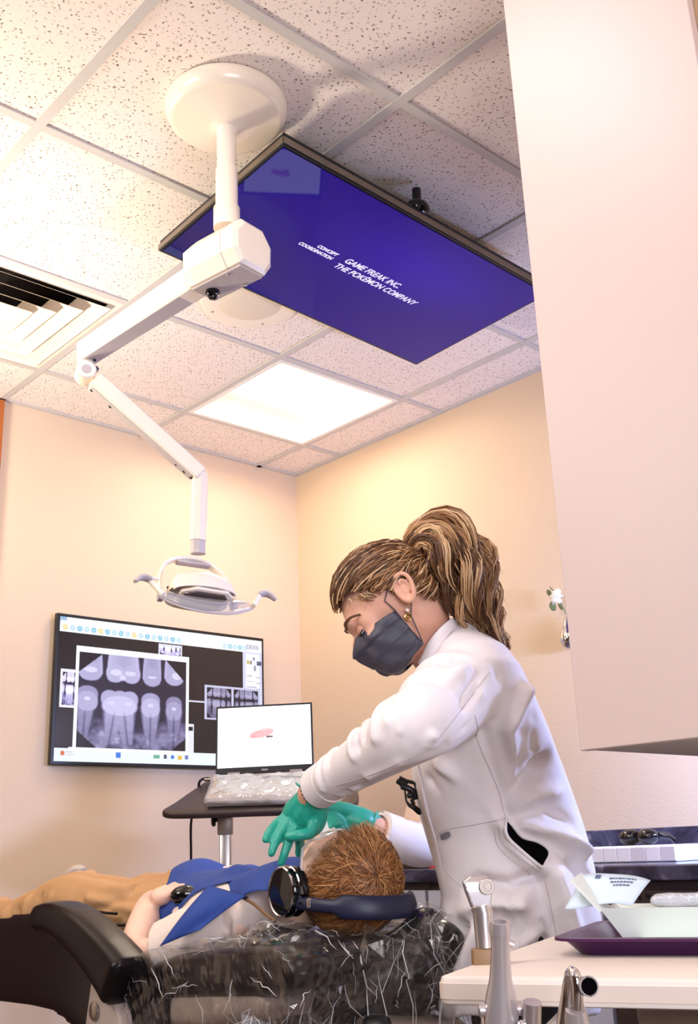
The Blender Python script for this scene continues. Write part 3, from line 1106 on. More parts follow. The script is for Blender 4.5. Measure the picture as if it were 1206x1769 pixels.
# elbow knuckle and spring arm
e2 = elb + V(0, 0, -0.055)
wr = V(1.398, 2.058, 1.885)
sd = (wr - e2).normalized()
sw = sd.cross(Z3).normalized()
kk = MB()
kk.cyl(elb + V(0, 0, -0.024), elb + V(0, 0, -0.040), 0.021, seg=28, bev=0.002)
kk.cyl(e2 - sw * 0.026, e2 + sw * 0.026, 0.0245, seg=28, bev=0.003)
kk.build('elbow_joint', M['lamp_white'], dl)
MB().cyl(e2 + sw * 0.024, e2 + sw * 0.0275, 0.012, seg=20, bev=0.001).build('joint_cap', M['lamp_grey'], dl)
MB().cyl(e2 + V(0.018, 0.0, 0.018), e2 + V(0.030, 0, 0.010), 0.013, seg=16, bev=0.002).build('joint_spring', M['steel'], dl)
bar(MB(), e2 + sd * 0.03, wr, Z3, (0.0215, 0.0235), (0.019, 0.020), 0.2).build('spring_arm', M['lamp_white'], dl, smooth=False)
nv = sw.cross(sd).normalized()
if nv.z > 0:
    nv = -nv
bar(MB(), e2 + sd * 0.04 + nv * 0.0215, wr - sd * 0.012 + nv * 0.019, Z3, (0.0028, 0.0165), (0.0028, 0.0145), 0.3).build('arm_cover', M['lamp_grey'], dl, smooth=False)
for f in (0.11, 0.27, 0.84, 0.91, 0.97):
    c = e2.lerp(wr, f) + nv * (0.0235 - 0.003 * f)
    MB().cyl(c, c + nv * 0.0022, 0.0042 if f != 0.84 else 0.003, seg=10).build('screw', M['black_plastic'], dl)
# drop tube
bot = V(wr.x - 0.002, wr.y + 0.002, 1.715)
dt = MB()
dt.tube([wr + V(0, 0, 0.018), wr + V(0, 0, 0.004), wr + V(0, 0, -0.02), bot], [(0.012, 0.010), (0.020, 0.016), (0.0205, 0.0165), (0.0205, 0.0165)], 8, up=V(1, -0.4, 0))
dt.build('drop_tube', M['lamp_white'], dl, smooth=False)
nk = MB()
nk.tube([bot + V(0, 0, 0.002), bot + V(0, 0, -0.025), bot + V(0, 0, -0.034)], [(0.018, 0.0145), (0.0178, 0.0145), (0.02, 0.016)], 8, up=V(1, -0.4, 0))
nk.build('neck', M['lamp_grey'], dl, smooth=False)
# lamp head in its own axes: X across, Y away from the viewer, Z up
hc = V(1.392, 2.052, 1.572)
hx = V(0.97, -0.20, -0.035).normalized()
hy = (V(0.2, 0.97, -0.30) - hx * hx.dot(V(0.2, 0.97, -0.30))).normalized()
hzv = hx.cross(hy)
LM = Matrix((hx, hy, hzv)).transposed().to_4x4()
LM.translation = hc


def L(x, y, z):
    return LM @ V(x, y, z)


yp = [L(-0.094, 0.005, -0.004), L(-0.096, 0.006, 0.024), L(-0.089, 0.008, 0.060), L(-0.068, 0.010, 0.094), L(-0.03, 0.011, 0.108), L(0.0, 0.011, 0.111), L(0.03, 0.011, 0.105), L(0.064, 0.010, 0.084), L(0.087, 0.008, 0.048), L(0.094, 0.006, 0.012), L(0.093, 0.005, -0.006)]
yp = [Vector(q) for q in spline(yp, 30)]
MB().tube(yp, [(0.0055, 0.012)] * 30, 8, up=[(q - hc).normalized() for q in yp]).build('yoke', M['lamp_white'], dl, angle=30)
MB().box(L(0.0, 0.011, 0.098), (0.09, 0.02, 0.008), LM, bev=0.003).build('yoke_insert', M['lamp_grey'], dl, smooth=False)
for s in (-1, 1):
    MB().box(L(0.094 * s, 0.004, -0.010), (0.014, 0.022, 0.018), LM, bev=0.002).build('pivot_block', M['lamp_grey'], dl, smooth=False)
    MB().cyl(L(0.075 * s, -0.002, 0.012), L(0.079 * s, -0.004, 0.014), 0.003, seg=8).build('screw', M['black_plastic'], dl)
hs = MB()
rr = []
for k in range(15):
    a = math.pi * k / 14
    # vaulted hood, deeper in the middle
    x = -0.078 * math.cos(a)
    w = 0.030 + 0.030 * math.sin(a)
    t = 0.016 + 0.052 * math.sin(a) ** 0.8
    ring = []
    for j in range(9):
        b = math.pi * j / 8
        ring.append(L(x, -0.012 + w * math.cos(b), -0.012 + t * math.sin(b)))
    for j in range(9):
        b = math.pi * (8 - j) / 8
        ring.append(L(x, -0.012 + (w - 0.003) * math.cos(b), -0.013 + (t - 0.003) * math.sin(b)))
    rr.append(ring)
hs.loft(rr, cap=True)
hs.build('hood', M['lamp_white'], dl, angle=40)
MB().prism([(-0.062, -0.046), (-0.030, -0.066), (0.050, -0.062), (0.070, -0.042), (0.066, 0.024), (-0.060, 0.024)], -0.020, -0.012, LM, bev=0.001).build('hood_frame', M['lamp_white'], dl, smooth=False)
MB().prism([(-0.054, -0.046), (-0.026, -0.056), (0.044, -0.054), (0.058, -0.036), (0.05, 0.018), (-0.05, 0.018)], -0.0235, -0.0195, LM).build('reflector', M['lamp_mirror'], dl, smooth=False)
# clear splash shield, a shallow curved trough under the hood
sh = MB()
top_, low_ = [], []
for k in range(25):
    e = -1 + 2 * k / 24
    top_.append((0.076 * e, -0.030, -0.018))
    low_.append((0.120 * e, -0.056 + 0.012 * e * e, -0.074 + 0.034 * abs(e) ** 2.4))
rr = []
for s_ in (0.0, 0.25, 0.5, 0.75, 1.0):
    rr.append([L(a[0] + (b[0] - a[0]) * s_ ** 0.8, a[1] + (b[1] - a[1]) * s_ - 0.012 * math.sin(math.pi * s_), a[2] + (b[2] - a[2]) * s_) for a, b in zip(top_, low_)])
vs0 = [p for r in rr for p in r]
fs0 = [(i * 25 + j, i * 25 + j + 1, (i + 1) * 25 + j + 1, (i + 1) * 25 + j) for i in range(4) for j in range(24)]
me = bpy.data.meshes.new('splash_shield')
me.from_pydata([tuple(v) for v in vs0], [], fs0)
so_ = link('splash_shield', me, None, angle=180)
me.materials.append(M['clear'])
md_ = so_.modifiers.new('thickness', 'SOLIDIFY')
md_.thickness = 0.002
attach(so_, dl)
rim = [L(*p) for p in low_]
MB().tube(rim, 0.0026, 8).build('shield_rim', M['lamp_grey'], dl)
for s in (-1, 1):
    h_ = MB()
    h_.tube([L(0.114 * s, -0.058, -0.042), L(0.128 * s, -0.052, -0.020), L(0.142 * s, -0.048, 0.000)], [0.0065, 0.0068, 0.006], 10)
    hd = h_.build('handle', M['lamp_white'], dl)
    g_ = MB()
    gp = spline([L(0.136 * s, -0.05, -0.004), L(0.150 * s, -0.05, 0.002), L(0.166 * s, -0.052, -0.002), L(0.178 * s, -0.056, -0.016)], 10)
    g_.tube([Vector(q) for q in gp], [(0.005, 0.009), (0.007, 0.011), (0.0075, 0.012), (0.0075, 0.012), (0.0075, 0.0118), (0.007, 0.0115), (0.007, 0.011), (0.0065, 0.0105), (0.006, 0.009), (0.004, 0.006)], 10, up=hzv)
    g_.build('grip', M['lamp_grey'], hd)
    pn = MB()
    pn.cyl(L(0.142 * s, -0.05, 0.003), L(0.142 * s + 0.024, -0.05, 0.003), 0.004, seg=8)
    pn.build('grip_pin', M['lamp_white'], hd)

# ------------------------------------------------------------------ patient chair
M['leather'] = mat('black_leather', rgb(17, 11, 13), 0.30, bump=0.025, bscale=260, spec=0.22)
M['leather_blue'] = mat('seat_leather', rgb(16, 11, 16), 0.2, bump=0.012, bscale=220, spec=0.5)
M['shell'] = mat('taupe_shell', rgb(150, 134, 122), 0.42, bump=0.05)
M['bracket'] = mat('bracket_taupe', rgb(172, 156, 146), 0.35)
chair = thing('patient_chair', 'reclined black leather dental chair with padded armrest and taupe shell', 'chair', (1.42, 2.0, 0.0))


def slab(name, prof, x0, x1, m, parent, rnd=0.03, voxel=0.010, smooth=10):
    """closed (y, z) side profile swept across x with rounded sides"""
    mb = MB()
    q = [(p[0], p[1]) for p in prof]
    cy = sum(p[0] for p in q) / len(q)
    cz = sum(p[1] for p in q) / len(q)
    rings = []
    for x, s in ((x0, 0.0), (x0 + rnd * 0.3, 0.6), (x0 + rnd, 1.0), (x1 - rnd, 1.0), (x1 - rnd * 0.3, 0.6), (x1, 0.0)):
        ring = []
        n = len(q)
        for i, p in enumerate(q):
            a, b = q[i - 1], q[(i + 1) % n]
            tx, tz = b[0] - a[0], b[1] - a[1]
            l_ = math.hypot(tx, tz)
            nx, nz = -tz / l_, tx / l_
            k = (1 - s) * rnd * 0.8
            ring.append((x, p[0] - nx * k * SGN, p[1] - nz * k * SGN))
        rings.append(ring)
    mb.loft(rings)
    return organic(name, mb, m, parent, voxel, smooth)


SGN = -1.0
seat_prof = [(3.15, 0.735), (2.85, 0.775), (2.62, 0.800), (2.45, 0.822), (2.32, 0.834), (2.25, 0.833), (2.17, 0.818), (2.08, 0.783), (1.98, 0.745), (1.84, 0.720), (1.84, 0.66), (1.98, 0.665), (2.10, 0.682), (2.22, 0.720), (2.36, 0.732), (2.55, 0.722), (2.85, 0.690), (3.15, 0.660)]
slab('seat_cushion', seat_prof[::-1], 1.165, 1.675, M['leather_blue'], chair, 0.075)
slab('seat_shell', [(3.12, 0.69), (2.85, 0.72), (2.55, 0.75), (2.36, 0.76), (2.22, 0.75), (2.10, 0.72), (2.0, 0.70), (1.9, 0.69), (1.9, 0.60), (2.05, 0.620), (2.20, 0.668), (2.32, 0.692), (2.52, 0.686), (2.85, 0.645), (3.12, 0.61)][::-1], 1.172, 1.668, M['shell'], chair, 0.02, 0.009, 4)
slab('back_cushion', [(1.93, 0.752), (1.89, 0.79), (1.82, 0.806), (1.70, 0.818), (1.58, 0.830), (1.50, 0.834), (1.44, 0.82), (1.42, 0.79), (1.44, 0.765), (1.55, 0.745), (1.7, 0.735), (1.85, 0.722), (1.91, 0.725)], 1.165, 1.675, M['leather'], chair, 0.03)
slab('back_shell', [(1.93, 0.735), (1.85, 0.742), (1.7, 0.755), (1.56, 0.765), (1.53, 0.74), (1.56, 0.71), (1.7, 0.69), (1.93, 0.665)], 1.180, 1.660, M['shell'], chair, 0.02, 0.009, 4)
# headrest: pad with rolled ends on a double joint
hr = MB()
hp = [(1.245, 1.605, 0.824), (1.30, 1.575, 0.806), (1.36, 1.535, 0.792), (1.42, 1.495, 0.792), (1.465, 1.472, 0.812), (1.495, 1.455, 0.840)]
hp = [Vector(q) for q in spline(hp, 20)]
hr.tube(hp, [(0.038, 0.046)] * 20, 16, up=Z3, ends=True)
hr.tube([p + V(-0.005, -0.05, -0.022) for p in hp[3:]], [(0.036, 0.06)] * 17, 16, up=Z3, ends=True)
hr.tube([p + V(0.0, -0.035, -0.075) for p in hp[5:18]], [(0.034, 0.05)] * 13, 16, up=Z3, ends=True)
organic('headrest', hr, M['leather'], chair, 0.008, 8)
bl = MB()
bl.box((1.40, 1.40, 0.68), (0.16, 0.16, 0.04), Euler((0.2, 0, 0.3)), bev=0.012)
bl.cyl((1.30, 1.44, 0.665), (1.49, 1.38, 0.675), 0.022, bev=0.004)
bl.box((1.40, 1.46, 0.66), (0.09, 0.20, 0.03), Euler((0.35, 0, 0)), bev=0.008)
bl.build('headrest_bracket', M['shell'], chair, angle=30)
kb = MB()
kb.lathe([(0.0, -0.02), (0.028, -0.02), (0.032, -0.012), (0.032, 0.012), (0.028, 0.02), (0.0, 0.02)], Matrix.Translation((1.295, 1.385, 0.69)) @ Euler((math.pi / 2, 0, 0.6)).to_matrix().to_4x4(), 28)
kb.build('headrest_knob', M['black_plastic'], chair)
# near arm rest on its bracket
am = MB()
ap = [(1.122, 2.225, 0.868), (1.122, 2.15, 0.872), (1.124, 2.07, 0.852), (1.126, 1.98, 0.812), (1.128, 1.915, 0.775), (1.128, 1.885, 0.755)]
ap = [Vector(q) for q in spline(ap, 16)]
rings = []
for k, p in enumerate(ap):
    t_ = (ap[min(k + 1, 15)] - ap[max(k - 1, 0)]).normalized()
    u_ = (V(0, -0.25, 1) - t_ * t_.dot(V(0, -0.25, 1))).normalized()
    s_ = t_.cross(u_)
    e_ = 0.72 if k in (0, 15) else 1.0
    hh, ww = (0.026 + 0.026 * k / 15) * e_, (0.043 + 0.004 * k / 15) * e_
    ring = []
    for q in range(24):
        a = 2 * math.pi * q / 24
        c_, n_ = math.cos(a), math.sin(a)
        ring.append(p + u_ * hh * abs(c_) ** 0.5 * (1 if c_ >= 0 else -1) + s_ * ww * abs(n_) ** 0.5 * (1 if n_ >= 0 else -1))
    rings.append(ring)
am.loft(rings)
organic('armrest', am, M['leather'], chair, 0.006, 9)
MB().prism([(2.005, 0.775), (1.965, 0.775), (1.90, 0.70), (1.88, 0.60), (2.04, 0.60), (2.03, 0.66)], -0.016, 0.016, basis((1.132, 0, 0), (0, 1, 0), (0, 0, 1)), bev=0.006).build('armrest_bracket', M['bracket'], chair, angle=30)
MB().lathe([(0.0, 0.0), (0.015, 0.0), (0.017, 0.002), (0.017, 0.004), (0.012, 0.006), (0.0, 0.0065)], basis((1.1155, 1.985, 0.705), (0, -1, 0), (0, 0, 1)), 24).build('bracket_bolt', M['steel'], chair)
fb = MB()
fb.box((1.42, 2.02, 0.56), (0.34, 0.50, 0.16), bev=0.03)
fb.box((1.42, 2.10, 0.28), (0.26, 0.30, 0.44), bev=0.03)
fb.box((1.42, 2.15, 0.03), (0.50, 0.80, 0.058), bev=0.02)
fb.build('chair_base', M['shell'], chair, angle=30)


# crumpled plastic covers over the back and the head rest
M['film'] = clear_material('clear_film', (0.80, 0.79, 0.80, 1), 0.008, 0.09, 0.30, 0.08, 30.0)


def crumple(co, amp, freqs, seed):
    r = np.random.default_rng(seed)
    f = np.zeros(len(co))
    w = co + 0.012 * np.sin(co[:, [1, 2, 0]] * 31.0) + 0.006 * np.sin(co[:, [2, 0, 1]] * 77.0 + 1.0)
    for k in freqs:
        d = r.normal(size=3)
        d /= np.linalg.norm(d)
        ph = r.random()
        t = (w @ d) * k + ph + 0.35 * np.sin(w @ r.normal(size=3) * k * 0.5)
        t = t - np.floor(t)
        f += (np.abs(t - 0.5) * 4 - 1) / (k ** 0.75)
    return amp * f / (np.abs(f).max() + 1e-9)


def film(name, mb, parent, seed, amp, voxel=0.008, drop=None, cut=None):
    def df(co, no):
        co = co.copy()
        if drop is not None:
            co = drop(co)
        a = crumple(co, amp, (7, 11, 15, 21, 29, 43), seed)
        return co + no * a[:, None]

    def fin(me):
        bm = bmesh.new()
        bm.from_mesh(me)
        if cut:
            bmesh.ops.delete(bm, geom=[v for v in bm.verts if cut(v.co)], context='VERTS')
        bm.to_mesh(me)
        bm.free()
    o = organic(name, mb, M['film'], parent, voxel, 2, df, 0.5, fin)
    o.data.polygons.foreach_set('use_smooth', [False] * len(o.data.polygons))
    return o


cv1 = MB()
rings = []
for x in np.linspace(1.125, 1.70, 16):
    s = 1.0 if 1.15 < x < 1.68 else 0.8
    e = 0.012 if x < 1.2 else 0.0
    rings.append([(x, y, z) for y, z in ((1.955, 0.70 - e * 3), (1.92, 0.79 * s + 0.158 * (1 - s)), (1.86, 0.812), (1.75, 0.824), (1.6, 0.842), (1.47, 0.848), (1.40, 0.82), (1.39, 0.74), (1.42, 0.64), (1.60, 0.655), (1.80, 0.63), (1.93, 0.61))])
cv1.loft(rings)
cover1 = film('plastic_cover', cv1, chair, 5, 0.011, 0.0115, cut=lambda c: c.z < 0.66)
cover1['label'] = 'clear crumpled plastic cover over the chair back'
cv2 = MB()
cv2.tube(hp, [(0.050, 0.062)] * 20, 16, up=Z3, ends=True)
cv2.tube([p + V(-0.005, -0.05, -0.022) for p in hp[3:]], [(0.050, 0.075)] * 17, 16, up=Z3, ends=True)
film('plastic_bag', cv2, chair, 9, 0.010, 0.0115)['label'] = 'clear crinkled plastic bag pulled over the headrest'
# the open end of the bag hangs down in pleats
NA, NV = 84, 13
rk = np.random.default_rng(41)
pl_ph = rk.random(NA)
SK = np.zeros((NV, NA, 3))
for i in range(NV):
    v = i / (NV - 1)
    z = 0.835 - 0.30 * v
    for j in range(NA):
        a = 2 * math.pi * j / NA
        zig = (1 if j % 2 else -1) * (0.006 + 0.020 * v) * (0.3 + pl_ph[j])
        big = 0.018 * math.sin(4 * a + 1.2 + 2 * v) + 0.012 * math.sin(7 * a - 3 * v)
        flare = 0.02 * math.sin(math.pi * v) + 0.035 * v * max(0, -math.cos(a))
        r1, r2 = 0.150 + flare + big + zig, 0.112 + flare + big + zig
        SK[i, j] = (1.378 + r1 * math.cos(a), 1.500 + r2 * math.sin(a) - 0.45 * r1 * math.cos(a), z + 0.03 * math.sin(3 * a) * (1 - v))
SK += rk.normal(size=SK.shape) * np.array((0.005, 0.005, 0.006))
me = bpy.data.meshes.new('bag_skirt')
me.from_pydata(SK.reshape(-1, 3).tolist(), [], [f for i in range(NV - 1) for j in range(NA) for f in (((i * NA + j, i * NA + (j + 1) % NA, (i + 1) * NA + (j + 1) % NA), (i * NA + j, (i + 1) * NA + (j + 1) % NA, (i + 1) * NA + j)) if (i + j) % 2 else ((i * NA + j, i * NA + (j + 1) % NA, (i + 1) * NA + j), (i * NA + (j + 1) % NA, (i + 1) * NA + (j + 1) % NA, (i + 1) * NA + j)))])
me.materials.append(M['film'])
link('bag_skirt', me, chair, smooth=False)
M['crease_glint'] = clear_material('crease_glint', (0.93, 0.92, 0.94, 1), 0.55, 0.15, 0.6)  # white haze that paints bright glints along the folds of the film


def crease_glints(name, make, n, parent, r0, r1, seed):  # thin whitish tubes laid on the film as painted glints
    r = np.random.default_rng(seed)
    mb = MB()
    for _ in range(n):
        pts = make(r)
        if pts is None or len(pts) < 3:
            continue
        R_ = r0 + (r1 - r0) * r.random() ** 2.5
        m_ = len(pts)
        mb.tube(pts, [max(0.0002, R_ * math.sin(math.pi * (k + 0.4) / (m_ - 0.2))) for k in range(m_)], 4, cap=False)
    o = mb.build(name, M['crease_glint'], parent, angle=180)
    o['kind'] = 'stuff'
    return o


def skirt_glint(r):
    j0 = r.integers(0, NA)
    i0 = r.integers(0, NV - 4)
    n = int(r.integers(3, NV - i0))
    dj = r.choice((-1, 0, 0, 0, 1))
    return [Vector(SK[i0 + k, (j0 + dj * k // 2) % NA]) * 1.0 for k in range(n)]


crease_glints('bag_glints', skirt_glint, 180, chair, 0.0004, 0.0021, 3)


def glint_on(obj, dirs, jitter, length):
    b = bvh_of(obj)
    vv = [v.co.copy() for v in obj.data.vertices]

    def f(r):
        p = vv[r.integers(0, len(vv))]
        d = Vector(dirs(r))
        pts = []
        L0 = length * (0.4 + r.random())
        for k in range(7):
            q = p + d * (L0 * (k / 6 - 0.5)) + V(*(r.normal(size=3) * jitter))
            h = b.find_nearest(q)
            if h[0] is None:
                return None
            pts.append(h[0] + h[1] * 0.0008)
        return pts
    return f


def bvh_of(o):
    me = o.data
    return BVHTree.FromPolygons([v.co[:] for v in me.vertices], [p.vertices[:] for p in me.polygons])


crease_glints('cover_glints', glint_on(cover1, lambda r: Vector((0.35 * r.normal(), 0.8 + 0.3 * r.normal(), 0.5 * r.normal())).normalized(), 0.0014, 0.08), 150, chair, 0.0004, 0.0015, 7)
crease_glints('bag_glints', glint_on(bpy.data.objects['plastic_bag'], lambda r: Vector(r.normal(size=3)).normalized(), 0.0014, 0.07), 110, chair, 0.0004, 0.0014, 8)

# ------------------------------------------------------------------ people: shared pieces
M['skin'] = mat('skin', rgb(226, 172, 146), 0.5, var=0.05, vscale=30, sss=0.12, spec=0.35)
M['skin_child'] = mat('skin_child', rgb(240, 200, 178), 0.5, var=0.04, vscale=30, sss=0.12, spec=0.35)


def limb(mb, pts, seg=14, n=None, ends=True):
    """smooth round limb through (x, y, z, r) points"""
    s = spline(pts, n or (len(pts) * 6))
    mb.tube([Vector(p[:3]) for p in s], [float(p[3]) for p in s], seg, ends=ends)


def finger(mb, pts, r0, r1):
    n = len(pts)
    limb(mb, [(p[0], p[1], p[2], r0 + (r1 - r0) * i / (n - 1)) for i, p in enumerate(pts)], 10, n * 4)


def strands(name, spec, mats, parent, seg=4, kind=None):
    """spec: list of (points, radius, material index) -> one mesh of tapered locks"""
    mb = MB()
    for pts, r, mi in spec:
        n = len(pts)
        rad = [max(0.0002, r * (0.55 + 0.45 * math.sin(math.pi * min(1, 0.25 + i / (n - 1) * 0.75))) * (1 - 0.75 * (i / (n - 1)) ** 2)) for i in range(n)]
        mb.tube(pts, rad, seg, cap=False, mi=mi)
    me = bpy.data.meshes.new(name)
    me.from_pydata(mb.v, [], mb.f)
    for m_ in mats:
        me.materials.append(m_)
    me.polygons.foreach_set('material_index', mb.mi)
    me.polygons.foreach_set('use_smooth', [True] * len(me.polygons))
    o = bpy.data.objects.new(name, me)
    COL.objects.link(o)
    attach(o, parent)
    if kind:
        o['kind'] = kind
    return o


def folds(co, lines):
    """sum of gaussian ridges (amp > 0) or valleys (amp < 0) along polylines: (points, amp, width)"""
    f = np.zeros(len(co))
    for pts, amp, w in lines:
        P_ = np.array(pts, float)
        best = np.full(len(co), 1e9)
        for a, b in zip(P_[:-1], P_[1:]):
            d = b - a
            L2 = d @ d
            t = np.clip(((co - a) @ d) / L2, 0, 1)
            q = a + t[:, None] * d
            best = np.minimum(best, ((co - q) ** 2).sum(1))
        f += amp * np.exp(-best / (w * w))
    return f


def wob(co, k, seed):
    r = np.random.default_rng(seed)
    f = np.zeros(len(co))
    for i in range(6):
        d = r.normal(size=3)
        d /= np.linalg.norm(d)
        f += np.sin(co @ d * k * (0.7 + 0.6 * r.random()) + r.random() * 6.28)
    return f / 6


def bvh_of(o):
    me = o.data
    return BVHTree.FromPolygons([v.co[:] for v in me.vertices], [p.vertices[:] for p in me.polygons])


# ------------------------------------------------------------------ the boy in the chair
boy = thing('person', 'boy lying back in the chair wearing tan trousers, pale shirt and blue headphones', 'person', (1.42, 2.0, 0.80))
bd = MB()
HC = V(1.405, 1.565, 0.925)
bd.ell(HC, (0.070, 0.092, 0.082))
bd.ell(HC + V(0, 0.055, 0.022), (0.056, 0.060, 0.060))
bd.ell(HC + V(0, 0.088, 0.030), (0.036, 0.030, 0.034))
bd.ell(HC + V(0, 0.045, 0.083), (0.011, 0.020, 0.016))      # nose
bd.ell(HC + V(0, 0.078, 0.066), (0.020, 0.012, 0.008))      # lips
bd.ell(HC + V(0, 0.012, 0.072), (0.045, 0.012, 0.010))      # brow
for s in (-1, 1):
    bd.ell(HC + V(0.030 * s, 0.050, 0.058), (0.020, 0.024, 0.020))
    bd.ell(HC + V(0.071 * s, 0.022, -0.012), (0.008, 0.024, 0.017))
limb(bd, [(1.405, 1.62, 0.905, 0.045), (1.408, 1.68, 0.885, 0.042), (1.412, 1.75, 0.868, 0.046)], 16)
# trunk under the clothes
bd.loft([[Vector((1.42 + w * math.cos(a), y, z + t * math.sin(a))) for a in np.linspace(0, 2 * math.pi, 24, endpoint=False)] for y, z, w, t in ((1.72, 0.868, 0.055, 0.036), (1.77, 0.862, 0.100, 0.040), (1.84, 0.86, 0.112, 0.050), (1.98, 0.862, 0.105, 0.055), (2.10, 0.862, 0.112, 0.058), (2.22, 0.858, 0.12, 0.058))])
# near arm
NE, NW = V(1.206, 1.985, 0.795), V((1.293,2.0614,0.8937))
limb(bd, [(1.315, 1.785, 0.848, 0.028), (1.255, 1.88, 0.818, 0.031), (NE.x, NE.y, NE.z, 0.034), (1.245, 2.035, 0.835, 0.036), (1.295, 2.085, 0.880, 0.031), (NW.x, NW.y, NW.z, 0.024)], 16)
nh = V((1.2978,2.0305,0.9052))
bd.ell(nh, (0.034, 0.030, 0.020), Euler((0, -0.15, 0)))
for k, (dy, ln) in enumerate(((0.024, 0.052), (0.008, 0.060), (-0.008, 0.058), (-0.022, 0.046))):
    b0 = nh + V(0.016, dy, 0.008)
    finger(bd, [b0, b0 + V(ln * 0.5, -0.004 - 0.004 * k, 0.010), b0 + V(ln * 0.85, -0.012, 0.002), b0 + V(ln, -0.014, -0.012)], 0.0095, 0.0075)
finger(bd, [nh + V(-0.012, -0.022, 0.0), nh + V(0.008, -0.040, 0.010), nh + V(0.034, -0.050, 0.010)], 0.010, 0.008)
# far arm
limb(bd, [(1.555, 1.79, 0.858, 0.044), (1.60, 1.89, 0.85, 0.038), (1.615, 1.985, 0.862, 0.033), (1.57, 2.04, 0.905, 0.032), (1.52, 2.075, 0.935, 0.026)], 14)
bd.ell((1.492, 2.088, 0.940), (0.032, 0.030, 0.018))
for k, (dy, ln) in enumerate(((0.024, 0.044), (0.008, 0.054), (-0.008, 0.052), (-0.022, 0.040))):
    b0 = V(1.478, 2.088 + dy, 0.945)
    finger(bd, [b0, b0 + V(-ln * 0.5, 0.004, 0.010), b0 + V(-ln * 0.85, 0.008, 0.004), b0 + V(-ln, 0.010, -0.008)], 0.0095, 0.0075)
finger(bd, [V(1.50, 2.065, 0.945), V(1.478, 2.048, 0.952), V(1.455, 2.045, 0.948)], 0.010, 0.008)
# legs under the trousers down to the ankles
limb(bd, [(1.35, 2.20, 0.862, 0.058), (1.32, 2.36, 0.878, 0.052), (1.30, 2.50, 0.885, 0.044), (1.285, 2.66, 0.862, 0.036), (1.27, 2.90, 0.835, 0.026)], 14)
limb(bd, [(1.49, 2.20, 0.862, 0.058), (1.51, 2.36, 0.878, 0.052), (1.52, 2.50, 0.888, 0.044), (1.525, 2.63, 0.872, 0.036), (1.53, 2.80, 0.855, 0.026)], 14)
boy_body = organic('body', bd, M['skin_child'], boy, 0.0055, 5)

# shirt
M['shirt'] = mat('boy_shirt', rgb(236, 218, 204), 0.85, bump=0.12, bscale=420)
sh = MB()
sh.loft([[Vector((1.42 + w * math.cos(a), y, z + t * math.sin(a))) for a in np.linspace(0, 2 * math.pi, 28, endpoint=False)] for y, z, w, t in ((1.725, 0.872, 0.062, 0.048), (1.76, 0.866, 0.125, 0.060), (1.83, 0.864, 0.150, 0.076), (1.92, 0.866, 0.145, 0.080), (2.02, 0.868, 0.132, 0.076), (2.12, 0.866, 0.128, 0.070), (2.17, 0.864, 0.128, 0.066))])
limb(sh, [(1.30, 1.78, 0.855, 0.060), (1.265, 1.84, 0.838, 0.060), (1.238, 1.905, 0.818, 0.054), (1.228, 1.93, 0.811, 0.053)], 16, ends=False)
limb(sh, [(1.545, 1.78, 0.858, 0.058), (1.59, 1.86, 0.855, 0.052), (1.605, 1.92, 0.855, 0.048)], 16, ends=False)
SF = [([(1.2713,1.6992,0.8525), (1.2487,1.7987,0.8362), (1.2398,1.9053,0.8073)], 0.008, 0.012), ([(1.2752,1.6336,0.8636), (1.2593,1.738,0.8219), (1.2629,1.7997,0.8041)], -0.009, 0.010),
      ([(1.2731,1.6653,0.8934), (1.2768,1.7619,0.8611), (1.2558,1.8287,0.8507)], 0.006, 0.010), ([(1.2637,1.6716,0.8337), (1.2584,1.7187,0.8025)], 0.009, 0.009), ([(1.2538,1.7583,0.8524), (1.2548,1.7466,0.8118)], -0.006, 0.008), ([(1.276,1.634,0.8935), (1.2687,1.6091,0.8351)], 0.005, 0.010)]
shirt = organic('shirt', sh, M['shirt'], boy, 0.006, 5, lambda co, no: co + no * (folds(co, SF) + 0.003 * wob(co, 60, 4))[:, None])

# trousers
M['trousers'] = mat('tan_trousers', rgb(192, 148, 102), 0.85, bump=0.15, bscale=380)
tw = MB()
tw.loft([[Vector((1.42 + w * math.cos(a), y, z + t * math.sin(a))) for a in np.linspace(0, 2 * math.pi, 26, endpoint=False)] for y, z, w, t in ((2.105, 0.866, 0.134, 0.074), (2.17, 0.862, 0.142, 0.075), (2.25, 0.862, 0.146, 0.074), (2.31, 0.866, 0.13, 0.062))])
limb(tw, [(1.35, 2.20, 0.866, 0.072), (1.325, 2.34, 0.878, 0.070), (1.305, 2.45, 0.893, 0.064), (1.295, 2.56, 0.872, 0.056), (1.285, 2.68, 0.848, 0.050), (1.275, 2.82, 0.840, 0.048)], 18, ends=False)
limb(tw, [(1.49, 2.20, 0.866, 0.072), (1.51, 2.34, 0.878, 0.068), (1.52, 2.46, 0.882, 0.062), (1.525, 2.60, 0.870, 0.055), (1.53, 2.72, 0.862, 0.050)], 18, ends=False)
TF = []
